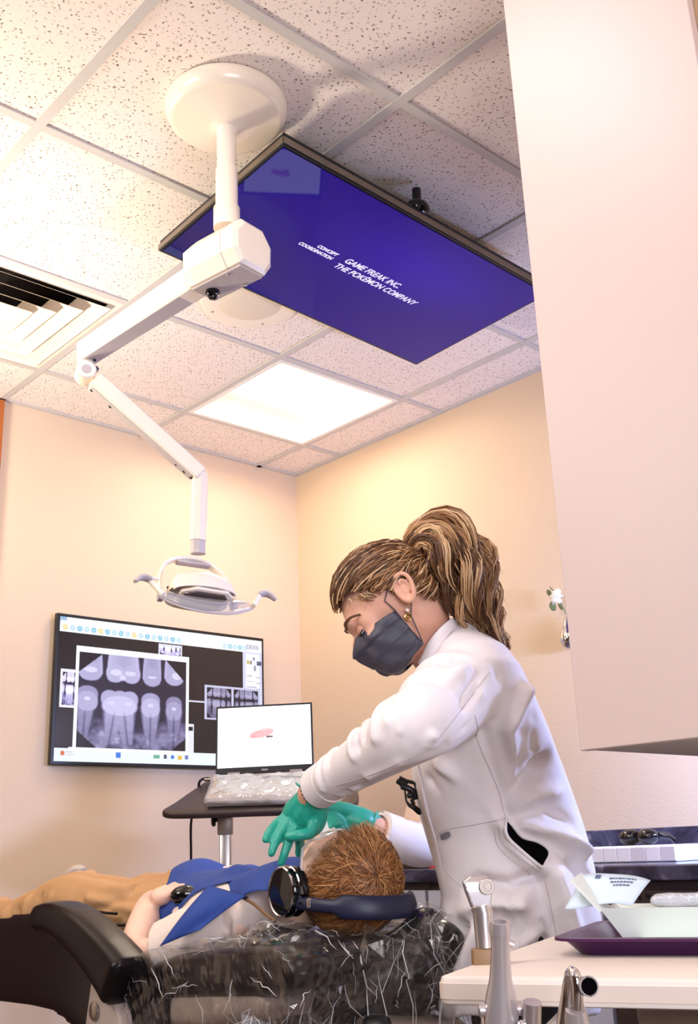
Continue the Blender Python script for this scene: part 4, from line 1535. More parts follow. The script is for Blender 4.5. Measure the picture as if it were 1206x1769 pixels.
for a, b, am, w in (((225, 1540, 2.2), (120, 1560, 2.4), 0.007, 0.010), ((240, 1555, 2.2), (170, 1590, 2.27), 0.008, 0.010), ((250, 1575, 2.2), (190, 1605, 2.25), 0.007, 0.009), ((200, 1538, 2.3), (140, 1600, 2.33), -0.006, 0.009), ((245, 1545, 2.25), (150, 1548, 2.4), -0.006, 0.008), ((110, 1545, 2.5), (105, 1600, 2.42), 0.007, 0.009), ((90, 1555, 2.52), (88, 1605, 2.48), -0.009, 0.008), ((75, 1565, 2.55), (65, 1608, 2.5), 0.010, 0.010), ((45, 1570, 2.6), (40, 1610, 2.55), -0.009, 0.009), ((25, 1570, 2.66), (10, 1610, 2.6), 0.009, 0.010), ((60, 1565, 2.55), (20, 1575, 2.7), 0.007, 0.009), ((255, 1540, 2.3), (300, 1530, 2.35), 0.008, 0.012), ((270, 1528, 2.4), (240, 1530, 2.45), -0.008, 0.010)):
    pass
TFP = [(((1.30, 2.13, 0.92), (1.285, 2.40, 0.91)), 0.006, 0.012), (((1.285, 2.10, 0.87), (1.262, 2.30, 0.90)), 0.008, 0.011), (((1.28, 2.10, 0.84), (1.255, 2.26, 0.865)), 0.008, 0.010), (((1.29, 2.14, 0.905), (1.255, 2.32, 0.86)), -0.007, 0.009), (((1.33, 2.20, 0.94), (1.29, 2.44, 0.945)), -0.006, 0.010),
       (((1.34, 2.42, 0.95), (1.25, 2.44, 0.90), (1.245, 2.46, 0.85)), 0.007, 0.012), (((1.33, 2.49, 0.95), (1.245, 2.50, 0.90), (1.24, 2.50, 0.85)), -0.010, 0.011), (((1.33, 2.55, 0.93), (1.245, 2.55, 0.89), (1.24, 2.55, 0.83)), 0.010, 0.012), (((1.33, 2.61, 0.92), (1.24, 2.61, 0.87), (1.24, 2.60, 0.83)), -0.010, 0.011), (((1.33, 2.67, 0.91), (1.235, 2.66, 0.86), (1.23, 2.65, 0.82)), 0.010, 0.012), (((1.32, 2.73, 0.90), (1.23, 2.73, 0.85)), -0.009, 0.011), (((1.32, 2.79, 0.90), (1.225, 2.79, 0.85)), 0.009, 0.012),
       (((1.38, 2.14, 0.935), (1.44, 2.22, 0.935), (1.50, 2.20, 0.93)), 0.012, 0.014), (((1.42, 2.16, 0.935), (1.40, 2.28, 0.93)), -0.010, 0.012), (((1.46, 2.14, 0.935), (1.52, 2.25, 0.935)), 0.010, 0.012)]
boy_trousers = organic('trousers', tw, M['trousers'], boy, 0.006, 4, lambda co, no: co + no * (folds(co, TFP) * 1.5 + 0.004 * wob(co, 65, 6))[:, None])
pz = MB()
for a, b in (((1.262, 2.165, 0.868), (1.256, 2.235, 0.872)), ((1.266, 2.14, 0.845), (1.258, 2.19, 0.845))):
    pz.tube([a, ((a[0] + b[0]) / 2 - 0.006, (a[1] + b[1]) / 2, (a[2] + b[2]) / 2), b], 0.003, 6)
pz.build('pocket_zip', M['black_plastic'], boy)
# shoes and socks
M['sock'] = mat('dark_sock', rgb(38, 32, 40), 0.9, bump=0.2, bscale=300)
M['shoe'] = mat('shoe_upper', rgb(206, 188, 160), 0.7, bump=0.1)
M['sole'] = mat('shoe_sole', rgb(190, 172, 146), 0.5)
sk_ = MB()
limb(sk_, [(1.277, 2.78, 0.852, 0.037), (1.272, 2.86, 0.845, 0.034), (1.27, 2.92, 0.842, 0.034)], 14)
sk_.build('sock', M['sock'], boy, angle=80)
for nm, p, m_ in (('near', V(1.268, 2.95, 0.838), M['sock']), ('far', V(1.527, 2.80, 0.862), M['shoe'])):
    s1_ = MB()
    s1_.ell(p + V(0, 0.010, -0.002), (0.036, 0.040, 0.042))
    s1_.ell(p + V(0, 0.030, 0.045), (0.038, 0.030, 0.052), Euler((-0.25, 0, 0)))
    so = organic('shoe', s1_, m_, boy, 0.006, 5)
    s2_ = MB()
    s2_.tube([p + V(0, 0.048, -0.040), p + V(0, 0.060, 0.0), p + V(0, 0.060, 0.05), p + V(0, 0.05, 0.092), p + V(0, 0.035, 0.103)], [(0.010, 0.030), (0.011, 0.036), (0.011, 0.042), (0.012, 0.038), (0.008, 0.020)], 14, up=Y3)
    s2_.build('sole', M['sole'], so, angle=70)
    s3_ = MB()
    s3_.tube([p + V(0.036 * math.cos(a), -0.012 + 0.01 * math.sin(a), 0.030 + 0.036 * math.sin(a)) for a in np.linspace(0.2, math.pi - 0.2, 12)], 0.0045, 8)
    s3_.build('shoe_collar', M['sock'], so)

# hair
HB = [mat('boy_hair_dark', rgb(124, 78, 42), 0.42, spec=0.5), mat('boy_hair_mid', rgb(158, 104, 58), 0.42, spec=0.5), mat('boy_hair_light', rgb(196, 142, 90), 0.42, spec=0.5)]
hrr = np.array((0.080, 0.100, 0.090))
hcc = np.array(HC) + np.array((0, -0.006, 0.002))
capm = MB()
cap_r = []
capm.ell(tuple(hcc), tuple(hrr * 0.99), seg=32, rows=22)


def cut_cap(me):
    pass


# keep the scalp only: cut the face side away
cm_ = bpy.data.meshes.new('hair')
cm_.from_pydata(capm.v, [], capm.f)
bm = bmesh.new()
bm.from_mesh(cm_)


def scalp_ok(p):
    q = (np.array(p) - hcc) / hrr
    return (q[1] * 0.80 + q[2] * 0.42) < 0.10


bmesh.ops.delete(bm, geom=[v for v in bm.verts if not scalp_ok(v.co)], context='VERTS')
bm.to_mesh(cm_)
bm.free()
cm_.materials.append(HB[0])
hair = link('hair', cm_, boy, angle=180)
crown = np.array((-0.35, -0.93, 0.10))
spec_ = []
rs = np.random.default_rng(5)
tries = 0
while len(spec_) < 4800 and tries < 60000:
    tries += 1
    d = rs.normal(size=3)
    d /= np.linalg.norm(d)
    p = hcc + d * hrr
    if not scalp_ok(p) or p[2] < 0.845 or d[1] * 0.8 + d[2] * 0.42 > 0.05:
        continue
    flow = d - crown * 1.02
    flow[1] += 0.25
    flow[2] += 0.25 * (d[2] > 0.3)
    pts = []
    ln = 0.060 + 0.05 * rs.random()
    if d[2] > 0.45:
        ln *= 1.25
    cur = d.copy()
    sw_ = rs.normal(size=3) * 0.42
    lift = 0.004 + 0.006 * rs.random() + ((0.045 * rs.random() * max(0, d[2] - 0.35)) if rs.random() < 0.75 else 0)
    for k in range(6):
        t = k / 5
        pos = hcc + cur * (hrr + lift * math.sin(min(1, t * 1.2) * 1.6) + 0.003)
        pts.append(Vector(pos))
        fl = flow + sw_ * t
        fl = fl - cur * (fl @ cur)
        fl /= np.linalg.norm(fl) + 1e-9
        cur = cur + fl * ln / 5 / 0.088
        cur /= np.linalg.norm(cur)
        if cur[1] * 0.8 + cur[2] * 0.42 > 0.22 + 0.10 * sw_[0]:
            break
    if len(pts) < 3:
        continue
    mi = rs.choice(3, p=(0.35, 0.4, 0.25))
    spec_.append((pts, 0.0010 + 0.0009 * rs.random(), int(mi)))
strands('hair_locks', spec_, HB, boy, 4, 'stuff')

# ------------------------------------------------------------------ headphones
M['navy'] = mat('navy_leather', rgb(28, 30, 58), 0.45, bump=0.1)
hp_ = thing('headphones', 'dark navy over ear headphones with silver ringed cup worn by the boy', 'headphones', (1.405, 1.59, 0.90))
band = []
for k in range(25):
    a = math.pi * k / 24
    band.append(V(1.405 - 0.108 * math.cos(a), 1.585 - 0.150 * math.sin(a) ** 0.85, 0.893 - 0.012 * math.sin(a)))
MB().tube(band, [(0.0205 if 4 < k < 20 else 0.012, 0.0075) for k in range(25)], 12, up=V(0, 0.15, 1)).build('headband', M['navy'], hp_, angle=60)
for s in (-1, 1):
    ec = V(1.405 + s * 0.086, 1.618, 0.912)
    ax = V(s * 1.0, 0.12, 0.02).normalized()
    q = ax.to_track_quat('Z', 'Y').to_matrix().to_4x4()
    q.translation = ec
    cs = MB()
    cs.lathe([(0.0, 0.0), (0.026, -0.008), (0.040, -0.008), (0.045, 0.0), (0.043, 0.010), (0.038, 0.014), (0.0, 0.014)], q, 32)
    cu_ = cs.build('ear_cushion', M['leather'], hp_)
    sh_ = MB()
    sh_.lathe([(0.0, 0.014), (0.040, 0.014), (0.045, 0.018), (0.045, 0.026), (0.040, 0.032), (0.0, 0.034)], q, 36)
    sh_.build('ear_cup', M['black_gloss'], hp_)
    rg = MB()
    rg.lathe([(0.0405, 0.0312), (0.0425, 0.0335), (0.0445, 0.0312), (0.0425, 0.029)], q, 36, cap=False)
    rg.lathe([(0.0448, 0.0165), (0.0468, 0.018), (0.0448, 0.0195)], q, 36, cap=False)
    rg.build('silver_ring', M['chrome'], hp_)
    yk = MB()
    p0 = ec + ax * 0.020
    yk.tube([p0 + V(0, -0.046, 0.004), p0 + V(s * 0.004, -0.052, -0.006), V(1.405 + s * 0.108, 1.57, 0.893)], [(0.010, 0.006), (0.011, 0.007), (0.012, 0.008)], 10, up=Z3)
    yk.build('slider', M['black_plastic'], hp_)
    bj = MB()
    bj.box(V(1.405 + s * 0.1085, 1.548, 0.893), (0.013, 0.010, 0.017), bev=0.002)
    bj.build('slider_plate', M['steel'], hp_)

# ------------------------------------------------------------------ safety glasses
M['clear_frame'] = clear_material('clear_frame', (0.98, 0.96, 0.93, 1), 0.45, 0.06, 0.6)
gl_ = thing('safety_glasses', 'clear plastic safety glasses on the face of the reclining boy', 'glasses', (1.405, 1.60, 1.0))
FZ = HC.z + 0.084
for s in (-1, 1):
    lr = []
    for k in range(20):
        a = 2 * math.pi * k / 20
        lr.append(V(1.405 + s * (0.033 + 0.030 * math.cos(a)), HC.y + 0.030 + 0.021 * math.sin(a), FZ + 0.006 - 0.30 * (0.033 + 0.030 * math.cos(a)) ** 1.0 + 0.006))
    MB().tube(lr, 0.0022, 8, closed=True).build('lens_rim', M['clear_frame'], gl_)
    ln_ = MB()
    cc = sum(lr, Vector()) / 20
    ln_.v = [tuple(p) for p in lr] + [tuple(p + V(0, 0, -0.0012)) for p in lr]
    ln_.f = [tuple(range(20)), tuple(range(39, 19, -1))] + [(k, (k + 1) % 20, 20 + (k + 1) % 20, 20 + k) for k in range(20)]
    ln_.mi = [0] * len(ln_.f)
    ln_.build('lens', M['clear'], gl_, smooth=False)
    MB().tube([V(1.405 + s * 0.063, HC.y + 0.032, FZ - 0.008), V(1.405 + s * 0.084, HC.y + 0.032, FZ - 0.022), V(1.405 + s * 0.089, HC.y + 0.030, FZ - 0.055), V(1.405 + s * 0.086, HC.y + 0.026, HC.z + 0.0)], (0.0028), 8).build('temple', M['clear_frame'], gl_)
MB().tube([V(1.40, HC.y + 0.036, FZ + 0.010), V(1.405, HC.y + 0.038, FZ + 0.014), V(1.41, HC.y + 0.036, FZ + 0.010)], 0.0025, 8).build('bridge', M['clear_frame'], gl_)

# ------------------------------------------------------------------ bib, cord, remote
M['bib'] = mat('blue_bib', rgb(38, 68, 144), 0.8, bump=0.15, bscale=350, var=0.06, vscale=40)
SB = [bvh_of(shirt), bvh_of(boy_trousers)]


def rest_z(x, y, z, gap=0.004, k=0.05):
    zs = [h[0].z for h in (b.ray_cast(V(x, y, 1.2), V(0, 0, -1)) for b in SB) if h[0] is not None]
    return max([z] + [q + gap for q in zs if q > z - 0.01 or q - z < k])


bib = thing('bib', 'blue paper dental bib lying folded over the chest of the boy', 'bib', (1.42, 1.93, 0.94))
ns, nt_ = 40, 34
bv = []
for i in range(ns):
    s = i / (ns - 1)
    for j in range(nt_):
        t = j / (nt_ - 1)
        y = 1.755 + 0.355 * s
        u = -1 + 2 * t                     # across the chest, -1 near side
        wd = 0.155 + 0.03 * s
        x = 1.425 + wd * u * (0.96 if u > 0 else 0.35 + 0.65 * min(1, s * 1.6))
        z = 0.950 - 0.052 * abs(u) ** 2.4 - 0.012 * (1 - s)
        # pleats crossing the bib
        z += 0.016 * math.sin(8.0 * s + 2.6 * u) + 0.008 * math.sin(15 * s - 5 * u)
        if u < -0.35:                      # near side hangs down lower at the belly end
            k = (-u - 0.35) / 0.65
            z -= (0.07 * s + 0.004) * k ** 1.3
            x += 0.045 * s * k
        if s < 0.28 and u > 0.0:           # far upper corner curls up beside the neck
            k = (0.28 - s) / 0.28 * min(1, u * 2)
            z += 0.040 * k
            y -= 0.03 * k
        if u < -0.3:
            y -= 0.075 * s * (-u - 0.3) / 0.7
        bv.append([x, y, z + 0.004])
BZ = np.array(bv).reshape(ns, nt_, 3)
for it in range(5):
    for i in range(ns):
        for j in range(nt_):
            BZ[i, j, 2] = rest_z(BZ[i, j, 0], BZ[i, j, 1], BZ[i, j, 2], 0.005)
    if it < 4:
        Zp = np.pad(BZ[:, :, 2], 1, mode='edge')
        BZ[:, :, 2] = 0.5 * BZ[:, :, 2] + 0.125 * (Zp[:-2, 1:-1] + Zp[2:, 1:-1] + Zp[1:-1, :-2] + Zp[1:-1, 2:])
bv = BZ.reshape(-1, 3).tolist()
bfc = [(i * nt_ + j, i * nt_ + j + 1, (i + 1) * nt_ + j + 1, (i + 1) * nt_ + j) for i in range(ns - 1) for j in range(nt_ - 1)]


def sheet(name, vs, fs, m, parent, th=0.0012, kind=None):
    me = bpy.data.meshes.new(name)
    me.from_pydata([tuple(v) for v in vs], [], fs)
    me.update()
    o = link(name, me, None, angle=180)
    me.materials.append(m)
    so_ = o.modifiers.new('thickness', 'SOLIDIFY')
    so_.thickness = th
    so_.offset = 0
    if parent is not None:
        attach(o, parent)
    return o


sheet('bib_sheet', bv, bfc, M['bib'], bib)
fl_ = MB()
ap_, bp_, cp_, dp_ = (1.2385,1.7826,0.927), (1.2827,1.7229,0.9049), (1.2009,1.7581,0.85), (1.1715,1.8484,0.8202)
fg = []
n_ = 12
for i in range(n_ + 1):
    for j in range(n_ + 1):
        s, t = i / n_, j / n_
        a = Vector(ap_).lerp(Vector(bp_), t)
        b = Vector(dp_).lerp(Vector(cp_), t)
        p = a.lerp(b, s)
        p += V(-0.008, -0.010, 0.004) * math.sin(math.pi * s) * (1 + math.sin(4 * t))
        fg.append(p)
ff = [(i * (n_ + 1) + j, i * (n_ + 1) + j + 1, (i + 1) * (n_ + 1) + j + 1, (i + 1) * (n_ + 1) + j) for i in range(n_) for j in range(n_)]
sheet('bib_flap', fg, ff, M['bib'], bib)
fg2 = []
qa, qb, qc, qd = (1.3339,1.8847,0.9172), (1.3882,1.776,0.9531), (1.3098,1.6519,0.9119), (1.2913,1.7438,0.9043)
for i in range(n_ + 1):
    for j in range(n_ + 1):
        s, t = i / n_, j / n_
        p = Vector(qa).lerp(Vector(qb), t).lerp(Vector(qd).lerp(Vector(qc), t), s)
        p += V(0, 0, 0.030) * math.sin(math.pi * s) * t + V(-0.010, 0.0, 0.006) * math.sin(math.pi * t)
        fg2.append(p)
sheet('bib_flap', fg2, ff, M['bib'], bib)
cd = MB()
cpts = spline([(1.2892,1.7336,0.8992), (1.2786,1.6904,0.8898), (1.2634,1.6389,0.8762), (1.2596,1.6052,0.8632)], 14)
cd.tube([Vector(p) for p in cpts], 0.0032, 8)
M['cord_brown'] = mat('brown_cord', rgb(120, 86, 54), 0.6)
M['clip_dark'] = mat('clip_dark', rgb(46, 46, 62), 0.35, metal=0.5)
cord_ = cd.build('neck_cord', M['cord_brown'], bib)
MB().box((1.2837,1.7373,0.9027), (0.014, 0.022, 0.008), Euler((0.2, 0.3, 0.4)), bev=0.002).build('clip', M['clip_dark'], bib, smooth=False)
rm = MB()
rm.ell((1.2982,1.9585,0.9054), (0.030, 0.022, 0.020), Euler((0.1, -0.1, -0.75)), 24, 14)
rm.ell((1.3101,1.9335,0.9049), (0.030, 0.017, 0.016), Euler((0.1, -0.1, -0.75)), 24, 14)
rmo = organic('remote_control', rm, M['black_gloss'], None, 0.004, 6)
tag(rmo, 'glossy black rounded remote held in the hands of the boy', 'remote')

# ------------------------------------------------------------------ the dentist
M['coat'] = mat('white_coat', rgb(238, 230, 230), 0.75, bump=0.10, bscale=500, sheen=0.1)
M['glove'] = mat('teal_glove', rgb(36, 160, 138), 0.38, bump=0.12, bscale=120, var=0.06, vscale=60)
M['black_cloth'] = mat('black_cloth', rgb(14, 12, 16), 0.85, bump=0.1, bscale=300)
dent = thing('person', 'woman in white coat, dark mask and teal gloves bending over the boy', 'person', (1.68, 1.30, 0.0))
PXM = 0.00108
S0 = V((1.3566,1.3689,1.4261))
ca, sa = math.cos(math.radians(37)), math.sin(math.radians(37))
hf = ER * -ca + Z3 * -sa          # where the face looks
hu = ER * -sa + Z3 * ca           # crown
hl = -EF                          # her left, towards the viewer
HDM = Matrix((hf, hl, hu)).transposed().to_4x4()
HDM.translation = S0


def HP(f, l, u):
    return HDM @ V(f, l, u)


hb = MB()
hb.ell(HP(-0.002, 0, 0.004), (0.094, 0.072, 0.086), HDM)
hb.ell(HP(0.052, 0, -0.045), (0.046, 0.055, 0.062), HDM)
hb.ell(HP(0.046, 0, -0.085), (0.040, 0.048, 0.034), HDM)
hb.ell(HP(0.074, 0, -0.100), (0.018, 0.024, 0.018), HDM)
hb.ell(HP(0.090, 0, 0.004), (0.010, 0.046, 0.012), HDM)         # brow
hb.ell(HP(0.101, 0, -0.038), (0.014, 0.011, 0.024), HDM @ Euler((0, -0.35, 0)).to_matrix().to_4x4())   # nose
hb.ell(HP(0.090, 0, -0.072), (0.010, 0.022, 0.010), HDM)
for s in (-1, 1):
    hb.ell(HP(0.062, 0.040 * s, -0.045), (0.026, 0.022, 0.024), HDM)
    hb.ell(HP(0.026, 0.044 * s, -0.078), (0.030, 0.014, 0.026), HDM)
    hb.ell(HP(0.058, 0.047 * s, -0.010), (0.022, 0.013, 0.020), HDM)
# neck and the trunk beneath the coat
nk0, nk1, nk2 = HP(-0.030, 0, -0.055), V((1.4375,1.3474,1.3538)), V((1.4924,1.3384,1.3076))
limb(hb, [(*nk0, 0.052), (*nk1, 0.053), (*nk2, 0.062)], 18)
limb(hb, [(*nk2, 0.07), (*(1.5481,1.3519,1.225), 0.10), (*(1.5969,1.3539,1.1176), 0.105), (*(1.6437,1.3624,0.9999), 0.10), (*(1.676,1.3792,0.8934), 0.12)], 20)
SHO_N, ELB_N, WRI_N = V((1.4464,1.2578,1.2622)), V((1.2686,1.2409,1.1697)), V((1.303,1.5282,1.094))
limb(hb, [(*(1.5013,1.2865,1.2767), 0.034), (*(1.3897,1.2736,1.2151), 0.032), (*(1.3167,1.2557,1.1813), 0.030), (*(1.2798,1.2689,1.1636), 0.030), (*(1.2857,1.3778,1.1311), 0.028), (*WRI_N, 0.026), (*(1.3099,1.557,1.0792), 0.026)], 14)
SHO_F, ELB_F, WRI_F = V((1.6312,1.4587,1.2955)), V((1.756,1.5783,1.0534)), V((1.5667,1.6268,1.0154))
limb(hb, [(*SHO_F, 0.036), (*ELB_F, 0.032), (*(1.6487,1.6172,0.9951), 0.028), (*WRI_F, 0.025), (*(1.5357,1.6367,1.0253), 0.026)], 14)
pel = V((1.68,1.3849,0.8722))
for s in (-1, 1):
    a = pel + EF * (0.085 * s)
    limb(hb, [(*a, 0.085), (a.x - 0.01, a.y, 0.66, 0.075), (a.x, a.y, 0.48, 0.055), (a.x + 0.01, a.y - 0.01, 0.28, 0.05), (a.x + 0.015, a.y - 0.015, 0.09, 0.036)], 16)
hb.ell(pel + V(0, 0, 0.0), (0.10, 0.16, 0.10), Euler((0, 0, -YAW)))
organic('body', hb, M['skin'], dent, 0.0060, 4)

# eyes, brow and ear
M['eye_white'] = mat('eye_white', rgb(236, 228, 222), 0.15)
M['iris'] = mat('iris', rgb(70, 46, 30), 0.1)
M['lash'] = mat('dark_lash', rgb(42, 26, 20), 0.6)
M['brow'] = mat('brow_hair', rgb(96, 60, 40), 0.7)
M['lid'] = mat('eyelid_skin', rgb(206, 148, 124), 0.5)
for s in (-1, 1):
    ec = HP(0.0775, 0.031 * s, -0.018)
    MB().ell(ec, (0.0115, 0.0125, 0.0115), HDM).build('eye', M['eye_white'], dent)
    MB().ell(ec + hf * 0.009 - hu * 0.004, (0.0045, 0.0055, 0.0055), HDM).build('iris', M['iris'], dent)
    ld = MB()
    rr = []
    for k in range(9):
        a = -0.28 + 1.9 * k / 8
        rr.append([ec + (hf * math.cos(b) * math.cos(a) + hl * math.sin(b) * s * 1.15 + hu * math.cos(b) * math.sin(a)) * 0.0132 - hu * 0.002 for b in np.linspace(-1.5, 1.5, 13)])
    ld.loft([r for r in rr], cap=False)
    ld.f = [f for f in ld.f if not (f[1] - f[0] == -12 or abs(f[1] - f[0]) == 12)]
    ld.mi = [0] * len(ld.f)
    ld.build('eyelid', M['lid'], dent)
    la = [ec + (hf * math.cos(b) * math.cos(-0.30) + hl * math.sin(b) * s * 1.15 + hu * math.cos(b) * math.sin(-0.30)) * 0.0140 - hu * 0.002 for b in np.linspace(-1.3, 1.35, 12)]
    MB().tube(la, [(0.0016, 0.0010)] * 12, 6).build('eyelash', M['lash'], dent)
    bw = [HP(0.099, 0.014 * s, 0.004), HP(0.097, 0.030 * s, 0.010), HP(0.084, 0.047 * s, 0.010), HP(0.068, 0.057 * s, 0.002)]
    bw = [Vector(q) for q in spline(bw, 12)]
    MB().tube(bw, [(0.0042 * (1 - 0.6 * k / 11), 0.0025) for k in range(12)], 8, up=hu).build('eyebrow', M['brow'], dent)
    eb = MB()
    er = []
    e0 = HP(-0.020, 0.081 * s, -0.016)
    for k in range(22):
        a = 2 * math.pi * k / 22
        rad = 1.0 + 0.18 * math.sin(a)
        er.append(e0 + hf * (0.0155 * math.cos(a) * rad - 0.004 * math.sin(a)) + hu * (0.026 * math.sin(a)) + hl * s * (0.010 - 0.006 * math.cos(a)))
    eb.tube(er, [0.0042 if math.sin(2 * math.pi * k / 22) > -0.5 else 0.0052 for k in range(22)], 8, closed=True)
    eb.ell(e0 + hl * s * 0.002, (0.0135, 0.006, 0.022), HDM)
    ah = [e0 + hl * s * 0.0095 + hf * (0.0065 * math.cos(a) - 0.003) + hu * (0.014 * math.sin(a) + 0.002) for a in np.linspace(0.6, 4.4, 12)]
    eb.tube(ah, 0.0026, 8)
    eb.ell(e0 - hu * 0.024 + hl * s * 0.007 + hf * 0.002, (0.006, 0.005, 0.0075), HDM)
    organic('ear', eb, M['skin'], dent, 0.0022, 2)
# earring
M['gold'] = mat('gold', rgb(190, 150, 92), 0.25, metal=1.0)
M['pearl'] = mat('pearl', rgb(244, 236, 226), 0.15)
er_ = thing('earring', 'small round gold drop earring hanging from the ear of the woman', 'earring', (1.3324,1.2979,1.3779))
ep = V((1.3319,1.2981,1.3885))
MB().ell(ep, (0.0035, 0.0035, 0.0035)).build('stud', M['pearl'], er_)
rg = MB()
c = V((1.3342,1.2998,1.3764))
rg.tube([c + ER * (0.0055 * math.cos(a)) + Z3 * (0.0055 * math.sin(a)) for a in np.linspace(0, 2 * math.pi, 20, endpoint=False)], 0.0018, 8, closed=True)
rg.ell(c, (0.0028, 0.0028, 0.0028))
rg.cyl(ep, c + Z3 * 0.005, 0.0008, seg=6)
rg.build('drop', M['gold'], er_)

# mask
M['mask'] = mat('mask_grey', rgb(62, 62, 76), 0.5, bump=0.15, bscale=350)
nu, nv_ = 46, 44
mv = []
for j in range(nv_):
    t = j / (nv_ - 1)                     # 0 nose bridge .. 1 under the chin
    for i in range(nu):
        b = -1 + 2 * i / (nu - 1)         # across, +1 towards the viewer
        ang = b * 1.50
        el = 0.80 - 2.25 * t
        nose = math.exp(-(b / 0.16) ** 2) * math.exp(-((t - 0.22) / 0.16) ** 2)
        r_f, r_l, r_u = 0.061, 0.073, 0.064
        f = 0.046 + r_f * math.cos(ang) * math.cos(el) ** 0.6 if math.cos(el) > 0 else 0.05
        l = r_l * math.sin(ang) * (0.78 + 0.22 * math.cos(el))
        u = -0.061 + r_u * math.sin(el) * (0.92 - 0.22 * (abs(b) ** 2)) 
        f += 0.014 * nose - 0.034 * abs(b) ** 3
        u += -0.006 * abs(b)
        saw = (t * 4.0 + 0.25 * b * b) % 1.0
        pl = 0.0042 * (saw - 0.5) * (1 - 0.2 * abs(b)) + 0.0022 * math.sin(9 * b + 7 * t) + 0.0016 * math.sin(17 * b - 11 * t)
        mv.append(HP(f + pl * math.cos(ang), l + pl * math.sin(ang), u))
mf = [(j * nu + i, j * nu + i + 1, (j + 1) * nu + i + 1, (j + 1) * nu + i) for j in range(nv_ - 1) for i in range(nu - 1)]
mask = thing('face_mask', 'dark grey pleated surgical mask worn by the woman in the coat', 'mask', HP(0.08, 0, -0.06))
sheet('mask_sheet', mv, mf, M['mask'], mask, 0.0015)
M['strap'] = mat('mask_strap', rgb(88, 80, 86), 0.7)
for s in (-1, 1):
    i = nu - 1 if s > 0 else 0
    MB().tube([mv[1 * nu + i], HP(0.020, 0.074 * s, -0.010), HP(-0.008, 0.078 * s, 0.012), HP(-0.030, 0.080 * s, 0.012)], 0.0014, 6).build('ear_strap', M['strap'], mask)
    MB().tube([mv[(nv_ - 6) * nu + i], HP(0.0, 0.066 * s, -0.060), HP(-0.020, 0.072 * s, -0.036), HP(-0.034, 0.080 * s, -0.010)], 0.0014, 6).build('ear_strap', M['strap'], mask)

# ---------------- hair: scalp cap, combed locks, ponytail
WH = [mat('hair_dark', rgb(84, 52, 30), 0.4, spec=0.5), mat('hair_mid', rgb(128, 86, 50), 0.4, spec=0.5), mat('hair_light', rgb(182, 136, 90), 0.4, spec=0.5), mat('hair_blonde', rgb(214, 178, 134), 0.4, spec=0.5)]
hr_ = np.array((0.101, 0.080, 0.094))


def head_ok(q):
    # q: unit direction in head axes (forward, left, up)
    return q[2] > min(0.43, -0.13 + 1.02 * q[0]) and not (q[0] < -0.2 and q[2] < -0.75)


cap = MB()
cap.ell((0, 0, 0), tuple(hr_ * 0.985), seg=40, rows=28)
cm_ = bpy.data.meshes.new('hair')
cm_.from_pydata(cap.v, [], cap.f)
bm = bmesh.new()
bm.from_mesh(cm_)
bmesh.ops.delete(bm, geom=[v for v in bm.verts if not head_ok(np.array(v.co) / hr_)], context='VERTS')
bm.to_mesh(cm_)
bm.free()
cm_.transform(HDM)
cm_.materials.append(WH[0])
link('hair', cm_, dent, angle=180)
PT = np.array((-0.076, 0.0, 0.066))           # ponytail root in head axes
PT = np.array(HDM.inverted() @ V((1.3746,1.3199,1.4998)))
ptd = PT / np.linalg.norm(PT)
spec_ = []
rs = np.random.default_rng(8)
tries = 0
while len(spec_) < 3600 and tries < 60000:
    tries += 1
    d = rs.normal(size=3)
    d /= np.linalg.norm(d)
    if not head_ok(d):
        continue
    n = 9
    cur = d.copy()
    pts = []
    tot = math.acos(max(-1, min(1, d @ ptd)))
    if tot < 0.12:
        continue
    edge = d[2] < 0.35
    lift0 = 0.004 + 0.010 * rs.random() ** 2
    sw_ = rs.normal() * 0.10
    use = 1.0 if rs.random() < 0.6 else 0.55
    for k in range(n):
        t = k / (n - 1) * use
        # great-circle towards the ponytail root with a slight wave
        a = math.sin((1 - t) * tot) / math.sin(tot)
        b = math.sin(t * tot) / math.sin(tot)
        c = d * a + ptd * b
        side = np.cross(d, ptd)
        c = c + side * sw_ * math.sin(t * math.pi * 1.3) + np.array((0, 0, -0.10)) * math.sin(t * math.pi) * (1 if abs(d[1]) > 0.4 else 0.2)
        c /= np.linalg.norm(c)
        lift = lift0 * math.sin(min(1, t * 1.4 + 0.12) * math.pi) + 0.003 + 0.010 * max(0, c[2] - 0.6) * math.sin(t * math.pi)
        p = c * (hr_ + lift)
        pts.append(HP(*p))
    if use == 1.0:
        pts[-1] = HP(*(PT + rs.normal(size=3) * 0.004))
    spec_.append((pts, 0.0009 + 0.0009 * rs.random(), int(rs.choice(4, p=(0.33, 0.37, 0.22, 0.08)))))
# flyaway locks in front of the ear and at the hairline
for k in range(26):
    f0 = rs.random()
    st = HP(0.070 - 0.07 * f0, 0.064 + 0.012 * f0, 0.036 - 0.020 * f0)
    pts = [st + hf * (-0.020 * i / 6 + 0.010 * math.sin(i * 0.8) * rs.random()) + hu * (-0.010 * i) * (0.5 + 0.7 * rs.random()) * 0.55 + hl * (0.003 * math.sin(i)) for i in range(7)]
    spec_.append((pts, 0.0014, int(rs.choice(4, p=(0.2, 0.3, 0.3, 0.2)))))
strands('hair_locks', spec_, WH, dent, 4, 'stuff')
tail = [(1.3746,1.3199,1.4998), (1.3745,1.3028,1.5228), (1.3945,1.277,1.5233), (1.4189,1.254,1.4916), (1.4378,1.2422,1.4464), (1.4573,1.2352,1.4048), (1.4778,1.226,1.3664), (1.5041,1.2155,1.335)]
wid = [0.012, 0.025, 0.049, 0.062, 0.058, 0.040, 0.018, 0.006]
tl = spline(tail, 26)
wl = np.interp(np.linspace(0, 7, 26), np.arange(8), wid)
spec_ = []
